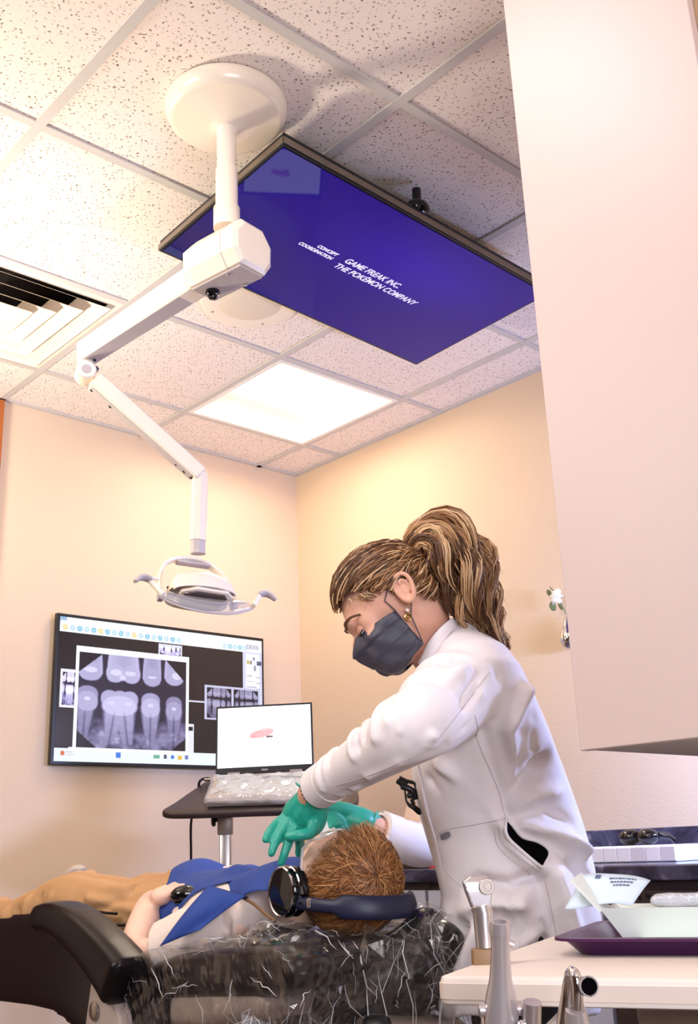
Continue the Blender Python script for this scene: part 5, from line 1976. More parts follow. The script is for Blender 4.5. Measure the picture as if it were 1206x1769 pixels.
for cl in range(95):
    # a lock: shares its wave and place, its hairs stray a little
    a0 = rs.random() * 2 * math.pi
    r0_ = math.sqrt(rs.random())
    ph, fr, am = rs.random() * 6.28, 1.6 + 1.8 * rs.random(), 0.007 + 0.015 * rs.random()
    end0 = 15 + int(11 * rs.random() ** 0.5)
    drop0 = 0.035 * rs.random() ** 2
    tone = rs.random()
    for k in range(22):
        da = rs.normal() * 0.10
        dr = rs.normal() * 0.0035
        end = max(10, min(25, end0 + rs.integers(-2, 2)))
        p2 = ph + rs.normal() * 0.25
        pts = []
        for i in range(0, end + 1, 1):
            tg = Vector(tl[min(i + 1, 25)] - tl[max(i - 1, 0)]).normalized()
            sd_ = tg.cross(EF).normalized()
            t = i / 25
            pinch = 1 - 0.5 * (t * 25 / max(end, 1)) ** 4
            rad_ = r0_ * wl[i] + dr * min(1, t * 4)
            wv = am * math.sin(fr * t * 6.28 + p2) * min(1, t * 3)
            wv2 = am * math.cos(fr * t * 6.28 + p2) * min(1, t * 3)
            o_ = sd_ * (math.cos(a0 + da) * rad_ + wv) * pinch + EF * (math.sin(a0 + da) * rad_ * 0.75 + wv2)
            pts.append(Vector(tl[i]) + o_ + V(0, 0, -drop0 * t * t))
        c_ = tone + rs.normal() * 0.16
        spec_.append((pts, 0.0010 + 0.0010 * rs.random(), 0 if c_ < 0.36 else 1 if c_ < 0.70 else 2 if c_ < 0.93 else 3))
for k in range(60):
    # stray hairs
    i0 = rs.integers(2, 16)
    a = rs.random() * 6.28
    pts = []
    dv = V(rs.normal(), rs.normal(), rs.normal()) * 0.010
    for i in range(i0, min(25, i0 + 9)):
        tg = Vector(tl[min(i + 1, 25)] - tl[max(i - 1, 0)]).normalized()
        sd_ = tg.cross(EF).normalized()
        f_ = (i - i0) / 8
        pts.append(Vector(tl[i]) + (sd_ * math.cos(a) + EF * math.sin(a) * 0.75) * wl[i] * (0.95 + 0.15 * f_) + dv * f_ * f_)
    if len(pts) > 3:
        spec_.append((pts, 0.0006, int(rs.integers(1, 4))))
strands('ponytail', spec_, WH, dent, 5, 'stuff')
tb = MB()
M['hair_tie'] = mat('hair_tie', rgb(40, 28, 20), 0.7)
c = Vector(tl[1]).lerp(Vector(tl[0]), 0.4)
ax = (Vector(tl[2]) - Vector(tl[0])).normalized()
u1 = ax.cross(EF).normalized()
tb.tube([c + (u1 * math.cos(a) + EF * math.sin(a)) * 0.0165 for a in np.linspace(0, 2 * math.pi, 18, endpoint=False)], 0.004, 8, closed=True)
tb.build('hair_tie', M['hair_tie'], dent)
kn_ = MB()
kn_.ell((1.2876,1.3786,1.4841), (0.005, 0.005, 0.005))
kn_.ell((1.2911,1.3781,1.4778), (0.004, 0.004, 0.006))
kn_.build('hair_pin', M['black_gloss'], dent)

# ---------------- white coat
ct = MB()
secs = [  # row of the body: front, back (seen sideways), half depth
    ((1.4672,1.3123,1.3875), (1.4936,1.2931,1.3758), 0.050),
    ((1.4608,1.345,1.3591), (1.5296,1.283,1.3556), 0.085),
    ((1.4504,1.368,1.3284), (1.5613,1.2672,1.3249), 0.145),
    ((1.4438,1.389,1.2945), (1.5879,1.2592,1.2872), 0.180),
    ((1.4478,1.4059,1.2476), (1.6139,1.2563,1.2392), 0.180),
    ((1.4553,1.4241,1.1901), (1.6452,1.2531,1.1805), 0.168),
    ((1.4682,1.4422,1.1219), (1.6793,1.252,1.1113), 0.155),
    ((1.4892,1.4529,1.0534), (1.7102,1.2538,1.0422), 0.152),
    ((1.5131,1.4564,0.9951), (1.7358,1.2558,0.9838), 0.165),
    ((1.5345,1.4599,0.9421), (1.7554,1.2608,0.9309), 0.182),
    ((1.5525,1.4664,0.8892), (1.7702,1.2703,0.8782), 0.192),
    ((1.5583,1.484,0.837), (1.7834,1.2812,0.8257), 0.196),
    ((1.5531,1.5183,0.7698), (1.7962,1.2993,0.7575), 0.200),
    ((1.5363,1.5607,0.7083), (1.8093,1.3216,0.679), 0.204)]
rings = []
for a, b, dep in secs:
    a, b = Vector(a), Vector(b)
    c = (a + b) / 2
    ax = (b - a) / 2
    ring = []
    for k in range(36):
        th = 2 * math.pi * k / 36
        cx, sx = math.cos(th), math.sin(th)
        pw = 0.82
        ring.append(c + ax * (abs(cx) ** pw * (1 if cx >= 0 else -1)) + EF * (dep * abs(sx) ** pw * (1 if sx >= 0 else -1)))
    rings.append(ring)
ct.loft(rings)
limb(ct, [(*(1.4693,1.2584,1.2777), 0.080), (*(1.4218,1.2581,1.248), 0.080), (*(1.3349,1.244,1.2024), 0.070), (*(1.2708,1.243,1.17), 0.0600), (*(1.2732,1.3271,1.1429), 0.050), (*(1.2905,1.4295,1.1174), 0.042), (*(1.2985,1.4932,1.1019), 0.038), (*(1.3033,1.5202,1.0956), 0.0375)], 22, ends=False)
limb(ct, [(*SHO_F, 0.075), (*(1.7092,1.5415,1.1706), 0.066), (*(1.7486,1.585,1.0537), 0.056), (*(1.6845,1.6151,0.9895), 0.047), (*(1.6114,1.6226,0.9961), 0.044), (*(1.5685,1.6342,1.011), 0.042)], 20, ends=False)
CF = []


def fold(amp, w, *pts):
    CF.append((pts, amp, w * 0.82))


# sleeve
fold(-0.012, 0.013, (1.3831,1.1706,1.2682), (1.3354,1.1839,1.2078), (1.2761,1.2105,1.1416))
fold(0.009, 0.014, (1.356,1.1971,1.2649), (1.2739,1.2122,1.2076), (1.2265,1.2415,1.1753))
fold(-0.010, 0.010, (1.3422,1.2385,1.2648), (1.2742,1.2391,1.2109), (1.2463,1.283,1.1693))
fold(0.010, 0.012, (1.3098,1.251,1.2392), (1.2579,1.2577,1.2026), (1.251,1.3094,1.1646))
fold(-0.009, 0.009, (1.2327,1.2339,1.1795), (1.2362,1.2797,1.1657), (1.2472,1.3209,1.1463))
fold(0.008, 0.010, (1.2372,1.2639,1.1669), (1.25,1.3164,1.1508), (1.2609,1.3951,1.1438))
fold(0.008, 0.010, (1.2608,1.191,1.153), (1.2438,1.2495,1.1209), (1.2551,1.332,1.1043))
fold(-0.008, 0.010, (1.2879,1.1979,1.1454), (1.2688,1.2624,1.1039), (1.2795,1.3888,1.0865))
fold(-0.007, 0.008, (1.2402,1.3135,1.1454), (1.2601,1.3808,1.113), (1.2825,1.4147,1.0863))
fold(0.007, 0.009, (1.2603,1.364,1.1508), (1.2663,1.4146,1.1207), (1.2858,1.4416,1.0831))
fold(-0.006, 0.007, (1.2782,1.4432,1.1283), (1.2906,1.4534,1.0789))
# trunk
fold(-0.0135, 0.014, (1.4218,1.1957,1.2599), (1.4206,1.2209,1.1725), (1.4658,1.2315,1.0857), (1.4847,1.2355,1.037))
fold(0.0121, 0.016, (1.4837,1.1775,1.2364), (1.4645,1.195,1.1717), (1.4923,1.1993,1.1034))
fold(-0.0162, 0.016, (1.5692,1.1725,1.1332), (1.5155,1.1922,1.1034), (1.4901,1.2222,1.0558), (1.488,1.2367,1.0272))
fold(0.0162, 0.014, (1.5966,1.1756,1.0683), (1.5313,1.1969,1.0593), (1.4975,1.224,1.0363))
fold(-0.0135, 0.012, (1.6183,1.1796,1.0136), (1.5472,1.1931,1.0345), (1.5034,1.2236,1.0245))
fold(0.0135, 0.014, (1.6369,1.1843,0.9638), (1.5659,1.1932,0.9951), (1.5133,1.2202,1.0116))
fold(-0.0162, 0.014, (1.6453,1.1881,0.9048), (1.5873,1.1766,0.9553), (1.5433,1.1895,0.9858))
fold(0.0189, 0.016, (1.4854,1.2453,1.013), (1.4964,1.2359,0.9786), (1.5252,1.2125,0.939))
fold(-0.0162, 0.014, (1.4575,1.3514,0.8949), (1.475,1.2966,0.918), (1.498,1.2515,0.9073), (1.5279,1.2162,0.9247))
fold(0.0135, 0.018, (1.4706,1.3523,0.8653), (1.4799,1.2904,0.8892), (1.5174,1.2444,0.8827))
fold(-0.0108, 0.018, (1.5325,1.2142,0.9197), (1.5477,1.2151,0.8531), (1.5547,1.2335,0.7963))
fold(0.0121, 0.02, (1.5616,1.198,0.9278), (1.5843,1.1924,0.8604), (1.615,1.2041,0.8016))
fold(-0.0108, 0.016, (1.4819,1.3506,0.8454), (1.4683,1.3841,0.7978), (1.4621,1.4193,0.7305))
fold(0.0121, 0.02, (1.4904,1.3183,0.836), (1.4805,1.3566,0.7697), (1.4717,1.3876,0.7176))
fold(-0.0108, 0.012, (1.4164,1.3593,1.094), (1.4148,1.3264,1.0419), (1.4541,1.2672,1.0289))
fold(0.0081, 0.014, (1.4152,1.3198,1.1214), (1.4242,1.2774,1.0687), (1.4673,1.2511,1.0378))
fold(0.0108, 0.012, (1.5487,1.2369,0.8338), (1.5168,1.278,0.8071), (1.5017,1.3083,0.7701))


rf_ = np.random.default_rng(17)


def rfold(c0, c1, n, spread, length, ang, amp, w):
    a_, b_ = Vector(c0), Vector(c1)
    ax = (b_ - a_).normalized()
    sd = ax.cross(EF).normalized()
    for _ in range(n):
        p = a_.lerp(b_, rf_.random()) + sd * (rf_.random() * 2 - 1) * spread
        d = (ax * math.cos(ang + rf_.normal() * 0.35) + sd * math.sin(ang + rf_.normal() * 0.35)) * length * (0.5 + rf_.random())
        k = sd * rf_.normal() * length * 0.15
        fold(amp * (0.6 + 0.8 * rf_.random()) * (1 if rf_.random() < 0.5 else -1), w * (0.7 + 0.6 * rf_.random()), tuple(p - d * 0.5), tuple(p + k), tuple(p + d * 0.5))


rfold((1.3595,1.2021,1.246), (1.2282,1.2173,1.1617), 16, 0.055, 0.075, 0.55, 0.0018, 0.007)
rfold((1.234,1.2094,1.1676), (1.2666,1.4185,1.1111), 22, 0.040, 0.055, 0.9, 0.0018, 0.0055)
rfold((1.4772,1.2129,1.1042), (1.4955,1.2309,0.9594), 16, 0.11, 0.09, 1.2, 0.0030, 0.008)
rfold((1.484,1.2662,0.9033), (1.5017,1.3083,0.7701), 16, 0.13, 0.12, 0.5, 0.0028, 0.010)
rfold((1.481,1.1736,1.251), (1.5258,1.184,1.1329), 8, 0.05, 0.09, 0.3, 0.0028, 0.010)


for i_ in range(14, len(CF)):
    pass
ARM = [V(*q) for q in ((1.4218,1.2581,1.248), (1.3349,1.244,1.2024), (1.2708,1.243,1.17), (1.2732,1.3271,1.1429), (1.2905,1.4295,1.1174), (1.2978,1.4777,1.1059))]
ARR = [0.080, 0.070, 0.060, 0.050, 0.042, 0.039]


def ring_fold(t, amp, w, a0, a1, skew):
    k = min(int(t), len(ARM) - 2)
    f_ = t - k
    c = ARM[k].lerp(ARM[k + 1], f_)
    ax = (ARM[k + 1] - ARM[k]).normalized()
    u_ = (Z3 - ax * ax.z).normalized()
    n_ = (-EF - ax * (-EF).dot(ax) - u_ * (-EF).dot(u_)).normalized()
    r = ARR[k] + (ARR[k + 1] - ARR[k]) * f_
    fold(amp, w, *[tuple(c + (u_ * math.cos(a) + n_ * math.sin(a)) * r + ax * (skew * (a - a0))) for a in np.linspace(a0, a1, 7)])


for t, amp, w, a0, a1, skew in ((0.5, 0.005, 0.014, -0.6, 1.2, -0.02), (1.2, 0.006, 0.012, -0.8, 1.5, -0.025), (1.6, -0.005, 0.010, -0.6, 1.6, -0.02), (2.05, 0.007, 0.011, -0.8, 1.7, 0.010), (2.4, -0.006, 0.009, -0.6, 1.4, 0.014), (2.75, 0.006, 0.010, -0.9, 1.2, 0.012),
                                (3.1, -0.005, 0.008, -0.6, 1.6, -0.010), (3.4, 0.006, 0.009, -0.9, 1.8, -0.012), (3.75, -0.004, 0.007, -0.6, 1.4, 0.010), (4.05, 0.006, 0.009, -0.9, 2.0, 0.006), (4.4, -0.005, 0.007, -0.6, 2.0, 0.0), (4.75, 0.005, 0.008, -0.9, 2.2, 0.0)):
    ring_fold(t, amp * 0.5, w * 1.1, a0, a1, skew)


def coat_fin(me):
    bm = bmesh.new()
    bm.from_mesh(me)
    bm.to_mesh(me)
    bm.free()


coat = organic('coat', ct, M['coat'], dent, 0.0052, 4, lambda co, no: co + no * (folds(co, CF) * 2.1 + 0.0022 * wob(co, 34, 12))[:, None], 0.5)
CB = bvh_of(coat)


def onto(p, off=0.0015, d=None):
    """nearest spot of the coat straight behind p"""
    d = d or EF
    h = CB.ray_cast(Vector(p) - d * 0.35, d)
    if h[0] is None:
        h = CB.find_nearest(Vector(p))
        return h[0] + h[1] * off
    return h[0] - d * off


def seam(name, pts, r, m, n=40, off=0.0):
    s = spline(pts, n)
    mb = MB()
    mb.tube([onto(p, off) for p in s], r, 6)
    return mb.build(name, m, dent)


M['seam'] = mat('coat_seam', rgb(196, 186, 190), 0.85)
seam('seam', [(1.2632,1.4313,1.0892), (1.256,1.3333,1.0996), (1.2589,1.2516,1.1168), (1.2716,1.2028,1.136), (1.3366,1.1856,1.2013), (1.4049,1.1807,1.2644)], 0.0009, M['seam'])
seam('seam', [(1.4106,1.2373,1.1888), (1.4379,1.2357,1.1348), (1.4691,1.2327,1.076), (1.4887,1.236,1.0272)], 0.0009, M['seam'])
seam('seam', [(1.5406,1.2048,0.924), (1.5515,1.2034,0.8717), (1.5657,1.2113,0.824)], 0.0009, M['seam'])
seam('pocket_seam', [(1.4838,1.243,1.0217), (1.4493,1.2778,1.0149), (1.4246,1.3332,1.0057), (1.4322,1.3404,0.9734), (1.4455,1.3432,0.939), (1.4615,1.3259,0.912)], 0.0009, M['seam'])
seam('pocket_seam', [(1.4738,1.2438,1.0083), (1.4828,1.2461,0.9841), (1.4993,1.2275,0.9592), (1.5298,1.2104,0.934)], 0.0009, M['seam'])
seam('pocket_seam', [(1.4704,1.2494,1.0028), (1.4795,1.252,0.9776), (1.4955,1.2342,0.9518), (1.5251,1.2175,0.9276)], 0.0009, M['seam'])
seam('seam', [(1.4798,1.3652,0.8165), (1.4674,1.383,0.7696), (1.4746,1.3967,0.7231)], 0.0009, M['seam'])


def patch(name, outline, m, off, n=36):
    ring = spline(outline + [outline[0]], n + 1)[:-1]
    c = ring.mean(0)
    vs, fs = [], []
    K = 5
    for k in range(K):
        s = 1 - k / K
        for p in ring:
            vs.append(onto(c + (p - c) * s, off))
    vs.append(onto(c, off))
    for k in range(K - 1):
        for i in range(n):
            j = (i + 1) % n
            fs.append((k * n + i, k * n + j, (k + 1) * n + j, (k + 1) * n + i))
    for i in range(n):
        fs.append(((K - 1) * n + i, (K - 1) * n + (i + 1) % n, len(vs) - 1))
    me = bpy.data.meshes.new(name)
    me.from_pydata([tuple(v) for v in vs], [], fs)
    me.materials.append(m)
    fix_normals(me)
    return link(name, me, dent, angle=180), [Vector(v) for v in vs[:n]]


hole = [(1.4819,1.2294,1.024), (1.4947,1.2249,1.0072), (1.5089,1.2189,0.9913), (1.5288,1.2038,0.9836), (1.5445,1.1947,0.9715), (1.5489,1.1957,0.9598), (1.5453,1.2044,0.9477), (1.5407,1.2119,0.9403), (1.526,1.2205,0.9515), (1.5078,1.2295,0.9695), (1.4892,1.2379,0.9894), (1.4816,1.2376,1.006)]
M['void_black'] = mat('opening_black', rgb(5, 4, 6), 0.95, spec=0.05)  # flat near-black shared by the pocket opening and the nozzle bore
po_, rimv = patch('pocket_opening', hole, M['void_black'], 0.0025)
rm_ = MB()
rm_.tube([p - EF * 0.0005 for p in rimv], 0.0032, 8, closed=True)
rm_.build('pocket_rim', M['coat'], dent)
M['tag_grey'] = mat('tag_grey', rgb(132, 128, 142), 0.6)
patch('pocket_tag', [(1.4253,1.3343,1.0018), (1.4343,1.3241,1.0062), (1.4375,1.325,0.9973), (1.4287,1.3355,0.992)], M['tag_grey'], 0.003, 24)[0]
# collar and open front
cl_ = MB()
cpts = [(1.4063,1.2463,1.3727), (1.4636,1.2671,1.3679), (1.5357,1.3357,1.3858), (1.5276,1.3771,1.4062)]
s_ = spline([(1.3735,1.3114,1.2935), (1.3826,1.2884,1.3266), (1.4069,1.2739,1.3575), (1.4422,1.2758,1.3769), (1.4842,1.2931,1.3792), (1.5269,1.3427,1.3884), (1.5248,1.3928,1.3761), (1.493,1.4137,1.3304)], 30)
cl_.tube([Vector(p) for p in s_], [(0.011, 0.0035)] * 30, 10, up=V(0.15, -0.15, 1))
cl_.build('collar', M['coat'], dent, angle=60)
s_ = spline([(1.3964,1.3045,1.3263), (1.4059,1.3292,1.315), (1.4093,1.3528,1.2866), (1.4111,1.3756,1.2308), (1.4254,1.3939,1.1592), (1.4356,1.393,1.107), (1.4566,1.4006,1.0455), (1.4798,1.404,0.989), (1.5007,1.4095,0.9325), (1.519,1.4151,0.8812), (1.5282,1.4245,0.8405), (1.5144,1.4489,0.7814), (1.4836,1.4926,0.7138)], 60)
MB().tube([Vector(p) for p in s_], [(0.016, 0.0035)] * 60, 10, up=EF).build('front_placket', M['coat'], dent, angle=60)
s_ = spline([(1.4749,1.3948,1.3462), (1.4841,1.4264,1.3201), (1.4899,1.454,1.245), (1.5045,1.4739,1.1361)], 30)
MB().tube([Vector(p) for p in s_], [(0.016, 0.0035)] * 30, 10, up=EF).build('front_placket', M['coat'], dent, angle=60)
# cuffs
for a, b, r in (((1.2993,1.4843,1.1044), (1.3054,1.5261,1.0939), 0.0395), ((1.6009,1.6305,1), (1.5602,1.6373,1.0147), 0.044)):
    a, b = Vector(a), Vector(b)
    t = (b - a)
    mb = MB()
    mb.tube([a, a + t * 0.05, a + t * 0.5, b, b + t * 0.02, b - t * 0.1], [r - 0.003, r + 0.0015, r + 0.0005, r, r - 0.003, r - 0.006], 28, cap=False)
    mb.build('cuff', M['coat'], dent, angle=60)
M['bracelet'] = mat('bracelet', rgb(140, 118, 108), 0.25, metal=0.8)
for a, t, nm in (((1.3058,1.5382,1.0916), (1.2993,1.4843,1.1044), 0), ((1.553,1.6381,1.0183), (1.6009,1.6305,1), 1)):
    a, t = Vector(a), (Vector(t) - Vector(a)).normalized()
    u1 = t.orthogonal().normalized()
    u2 = t.cross(u1)
    mb = MB()
    for k in range(26):
        q = 2 * math.pi * k / 26
        mb.ell(a + (u1 * math.cos(q) + u2 * math.sin(q)) * 0.0295, (0.003, 0.003, 0.003), None, 8, 6)
    br = mb.build('bracelet', M['bracelet'], None)
    tag(br, ('thin beaded bracelet at the raised near wrist of the woman', 'thin beaded bracelet at the far wrist below the white cuff')[nm], 'bracelet')

# ---------------- gloves
g1 = MB()
g1.tube([(1.3112,1.5242,1.1022), (1.3131,1.5541,1.079), (1.3136,1.5687,1.0673)], [(0.026, 0.026), (0.029, 0.026), (0.033, 0.024)], 18)
limb(g1, [(*(1.318,1.5537,1.0696), 0.027), (*(1.3143,1.5804,1.0491), 0.027), (*(1.3107,1.5952,1.0393), 0.019)], 14)
limb(g1, [(*(1.3091,1.5664,1.0756), 0.022), (*(1.3047,1.6012,1.0544), 0.021), (*(1.3014,1.6148,1.0466), 0.014)], 14)
limb(g1, [(*(1.323,1.5467,1.0588), 0.018), (*(1.3256,1.5625,1.0335), 0.020), (*(1.3239,1.5778,1.0186), 0.016)], 14)
finger(g1, [(1.3002,1.608,1.0484), (1.2815,1.6163,1.0364), (1.2594,1.6148,1.021), (1.2462,1.6122,1.0058)], 0.0110, 0.0074)
finger(g1, [(1.2991,1.5982,1.0406), (1.2799,1.6025,1.0223), (1.2607,1.6014,1), (1.2523,1.6032,0.981)], 0.0110, 0.0074)
finger(g1, [(1.3036,1.5903,1.0329), (1.2895,1.5926,1.0083), (1.2771,1.5933,0.9841), (1.272,1.5995,0.9641)], 0.0110, 0.0074)
finger(g1, [(1.3124,1.5859,1.0243), (1.3223,1.6053,1.0081), (1.335,1.6213,0.9937), (1.3437,1.6341,0.979)], 0.0118, 0.0085)
finger(g1, [(1.3177,1.5547,1.0353), (1.3043,1.5546,1.0149), (1.2827,1.5622,1.0105), (1.2737,1.5782,1.0092)], 0.0130, 0.0090)
GF = [(((1.2871,1.5542,1.0521), (1.2932,1.5659,1.0289), (1.3033,1.5617,1.0173)), -0.004, 0.006), (((1.2828,1.569,1.0601), (1.294,1.57,1.0342)), -0.002, 0.006), (((1.2902,1.5439,1.069), (1.3083,1.5364,1.048)), 0.0015, 0.005), (((1.2871,1.5488,1.0642), (1.3038,1.5448,1.0381)), -0.0015, 0.004)]
organic('glove', g1, M['glove'], dent, 0.0026, 5, lambda co, no: co + no * (folds(co, GF) + 0.0005 * wob(co, 300, 3))[:, None])
gc_ = MB()
t = (V((1.3112,1.5242,1.1022)) - V((1.3136,1.5687,1.0673))).normalized()
cc = V((1.3084,1.5551,1.0833))
u1 = t.cross(EF).normalized()
gc_.tube([cc + (u1 * 0.032 * math.cos(a) + EF * 0.029 * math.sin(a)) for a in np.linspace(0, 2 * math.pi, 26, endpoint=False)], 0.0026, 8, closed=True)
gc_.build('glove_roll', M['glove'], dent)
g2 = MB()
g2.tube([(1.5504,1.6385,1.0229), (1.5296,1.6402,1.0301), (1.5129,1.6463,1.0351)], [(0.027, 0.027), (0.029, 0.026), (0.032, 0.024)], 18)
limb(g2, [(*(1.5173,1.6424,1.0349), 0.029), (*(1.4902,1.6559,1.0448), 0.028), (*(1.4701,1.665,1.05), 0.020)], 14)
limb(g2, [(*(1.5051,1.6405,1.0485), 0.017), (*(1.4772,1.6477,1.0581), 0.017), (*(1.4487,1.6505,1.0629), 0.014)], 12)
finger(g2, [(1.4724,1.653,1.0561), (1.4473,1.6527,1.0607), (1.4263,1.6497,1.0629), (1.4157,1.6482,1.0562)], 0.0135, 0.0095)
finger(g2, [(1.4667,1.651,1.0403), (1.4352,1.6433,1.0425), (1.4228,1.6433,1.036), (1.427,1.6523,1.023)], 0.0125, 0.0088)
finger(g2, [(1.4718,1.6502,1.0312), (1.4386,1.637,1.0333), (1.4248,1.6392,1.0248), (1.4316,1.6509,1.0163)], 0.0122, 0.0085)
finger(g2, [(1.4818,1.6511,1.0244), (1.4544,1.6416,1.0222), (1.4423,1.6423,1.0136), (1.4483,1.6548,1.0051)], 0.0118, 0.0082)
finger(g2, [(1.4948,1.6554,1.0199), (1.4717,1.644,1.0131), (1.4647,1.6471,1.0045), (1.4677,1.6543,0.998)], 0.0110, 0.0078)
organic('glove', g2, M['glove'], dent, 0.0028, 5, lambda co, no: co + no * (0.0005 * wob(co, 300, 3))[:, None])
gc_ = MB()
t = (V((1.5661,1.6348,1.0145)) - V((1.5261,1.6434,1.0303))).normalized()
cc = V((1.5419,1.6381,1.0253))
u1 = t.cross(EF).normalized()
gc_.tube([cc + (u1 * 0.031 * math.cos(a) + EF * 0.029 * math.sin(a)) for a in np.linspace(0, 2 * math.pi, 26, endpoint=False)], 0.0026, 8, closed=True)
gc_.build('glove_roll', M['glove'], dent)
M['gauze'] = mat('gauze', rgb(240, 238, 240), 0.8)
gz = MB()
gz.prism([(0, 0), (0.018, 0.006), (0.010, 0.040), (-0.006, 0.075), (-0.012, 0.070)], 0, 0.003, basis((1.3801,1.6138,1.0137), ER, Z3))
tag(gz.build('gauze', M['gauze'], None, smooth=False), 'white folded gauze pinched between the two teal gloves', 'gauze')

# ---------------- trousers and shoes
tr_ = MB()
for s in (-1, 1):
    a = pel + EF * (0.085 * s)
    limb(tr_, [(a.x, a.y, a.z - 0.02, 0.100), (a.x - 0.015, a.y, 0.66, 0.088), (a.x - 0.005, a.y, 0.48, 0.072), (a.x + 0.01, a.y - 0.01, 0.28, 0.066), (a.x + 0.015, a.y - 0.015, 0.09, 0.062)], 18, ends=False)
tr_.ell(pel, (0.13, 0.185, 0.12), Euler((0, 0, -YAW)))
organic('trousers', tr_, M['black_cloth'], dent, 0.011, 5)
for s in (-1, 1):
    a = pel + EF * (0.085 * s)
    f0 = V(a.x + 0.015, a.y - 0.015, 0.0)
    mb = MB()
    fd = -ER
    mb.ell(f0 + V(0, 0, 0.05), (0.05, 0.045, 0.05))
    mb.ell(f0 + fd * 0.09 + V(0, 0, 0.036), (0.10, 0.044, 0.034), Euler((0, 0, -YAW)))
    organic('shoe', mb, M['black_cloth'], dent, 0.008, 5)

# ------------------------------------------------------------------ counter along the right wall
def stone_material():
    m = mat('grey_blue_stone', rgb(66, 66, 84), 0.25, spec=0.5)
    nt = m.node_tree
    b = nt.nodes['Principled BSDF']
    tc = nt.nodes.new('ShaderNodeTexCoord')
    n = nt.nodes.new('ShaderNodeTexNoise')
    n.inputs['Scale'].default_value = 9
    n.inputs['Detail'].default_value = 8
    n.inputs['Distortion'].default_value = 1.6
    r = nt.nodes.new('ShaderNodeValToRGB')
    e = r.color_ramp.elements
    e[0].position, e[0].color = 0.30, rgb(34, 32, 46)
    e[1].position, e[1].color = 0.62, rgb(86, 86, 108)
    k = e.new(0.50)
    k.color = rgb(60, 60, 80)
    k = e.new(0.69)
    k.color = rgb(140, 134, 146)
    nt.links.new(tc.outputs['Object'], n.inputs['Vector'])
    nt.links.new(n.outputs[0], r.inputs[0])
    nt.links.new(r.outputs[0], b.inputs['Base Color'])
    return m


M['stone'] = stone_material()
M['cab_brown'] = mat('cabinet_dark_brown', rgb(62, 48, 42), 0.5, var=0.2, vscale=4, aniso=(1, 1, 14))
M['cab_pale'] = mat('drawer_pale', rgb(196, 200, 216), 0.35)
CY0, CY1 = -0.2, 2.85
ctr = thing('counter', 'long dark blue grey stone counter with backsplash along the right wall', 'counter', (2.63, 1.3, 0.9))
MB().box(((2.31 + XR) / 2, (CY0 + CY1) / 2, 0.903), (XR - 2.31 - 0.002, CY1 - CY0, 0.036), bev=0.004).build('worktop', M['stone'], ctr, smooth=False)
MB().box((XR - 0.012, (CY0 + CY1) / 2, 0.967), (0.02, CY1 - CY0, 0.090), bev=0.003).build('backsplash', M['stone'], ctr, smooth=False)
y = CY0 + 0.02 + 2 * 0.61
k = 2
while y < CY1 - 0.1:
    w = min(0.61, CY1 - 0.02 - y)
    bcab = thing('base_cabinet', ['dark brown base cabinet under the stone counter, nearest the camera', 'dark brown base cabinet under the counter behind the work table', 'dark brown base cabinet under the counter, right of the white coat', 'base cabinet with pale drawers under the counter beside the headrest', 'base cabinet with pale drawers at the far end of the counter'][k], 'cabinet', (2.64, y + w / 2, 0.0))
    MB().box((2.65, y + w / 2, 0.492), (0.60, w - 0.003, 0.782), bev=0.002).build('body', M['cab_brown'], bcab, smooth=False)
    MB().box((2.67, y + w / 2, 0.05), (0.55, w - 0.003, 0.1)).build('plinth', M['cab_brown'], bcab, smooth=False)
    pm = M['cab_pale'] if k >= 3 else M['cab_brown']
    for z0, z1, nm in ((0.70, 0.862, 'drawer'), (0.11, 0.69, 'door')):
        f = MB().box((2.341, y + w / 2, (z0 + z1) / 2), (0.018, w - 0.012, z1 - z0), bev=0.002).build(nm, pm, bcab, smooth=False)
        hz_ = (z0 + z1) / 2 if nm == 'drawer' else z1 - 0.05
        hd = MB()
        hd.tube([(2.333, y + w / 2 - 0.06, hz_), (2.312, y + w / 2 - 0.055, hz_), (2.312, y + w / 2 + 0.055, hz_), (2.333, y + w / 2 + 0.06, hz_)], 0.005, 8)
        hd.build('handle', M['steel'], f)
    if k == 2:
        for j, yy in enumerate((1.46, 1.52, 1.545, 1.57, 1.62)):
            MB().cyl((2.333, yy, 0.846 + 0.004 * (j % 2)), (2.3305, yy, 0.846 + 0.004 * (j % 2)), 0.006, seg=12).build('socket_hole', M['black_plastic'], bcab)
    y += w
    k += 1

M['white_card'] = mat('white_card', rgb(240, 236, 238), 0.6)
M['card_grey'] = mat('card_grey', rgb(220, 214, 216), 0.6)
wb = thing('box_tray', 'long white segmented box lying on the dark stone counter', 'box', (2.60, 1.72, 0.922))
MB().box((2.61, 1.72, 0.943), (0.12, 0.315, 0.042), bev=0.003).build('body', M['white_card'], wb, smooth=False)
for j in range(7):
    MB().box((2.549, 1.585 + 0.045 * j, 0.942), (0.003, 0.041, 0.036), bev=0.001, seg=1).build('front_segment', M['card_grey'] if j in (0, 2) else M['white_card'], wb, smooth=False)
gg = thing('goggles', 'glossy black protective goggles resting on the long white box', 'goggles', (2.60, 1.70, 0.965))
M['goggle_black'] = mat('goggle_black', rgb(20, 16, 16), 0.1, spec=0.6)
for s in (-1, 1):
    mb = MB()
    mb.ell((2.60 + 0.008 * s, 1.70 + 0.032 * s, 0.986), (0.024, 0.034, 0.021), Euler((0, 0, 0.2 * s)))
    mb.build('lens', M['goggle_black'], gg)
    MB().tube([(2.602, 1.70 + 0.060 * s, 0.988), (2.63, 1.70 + 0.074 * s, 0.984), (2.665, 1.70 + 0.066 * s, 0.972)], [(0.010, 0.004)] * 3, 8, up=Z3).build('temple', M['goggle_black'], gg)
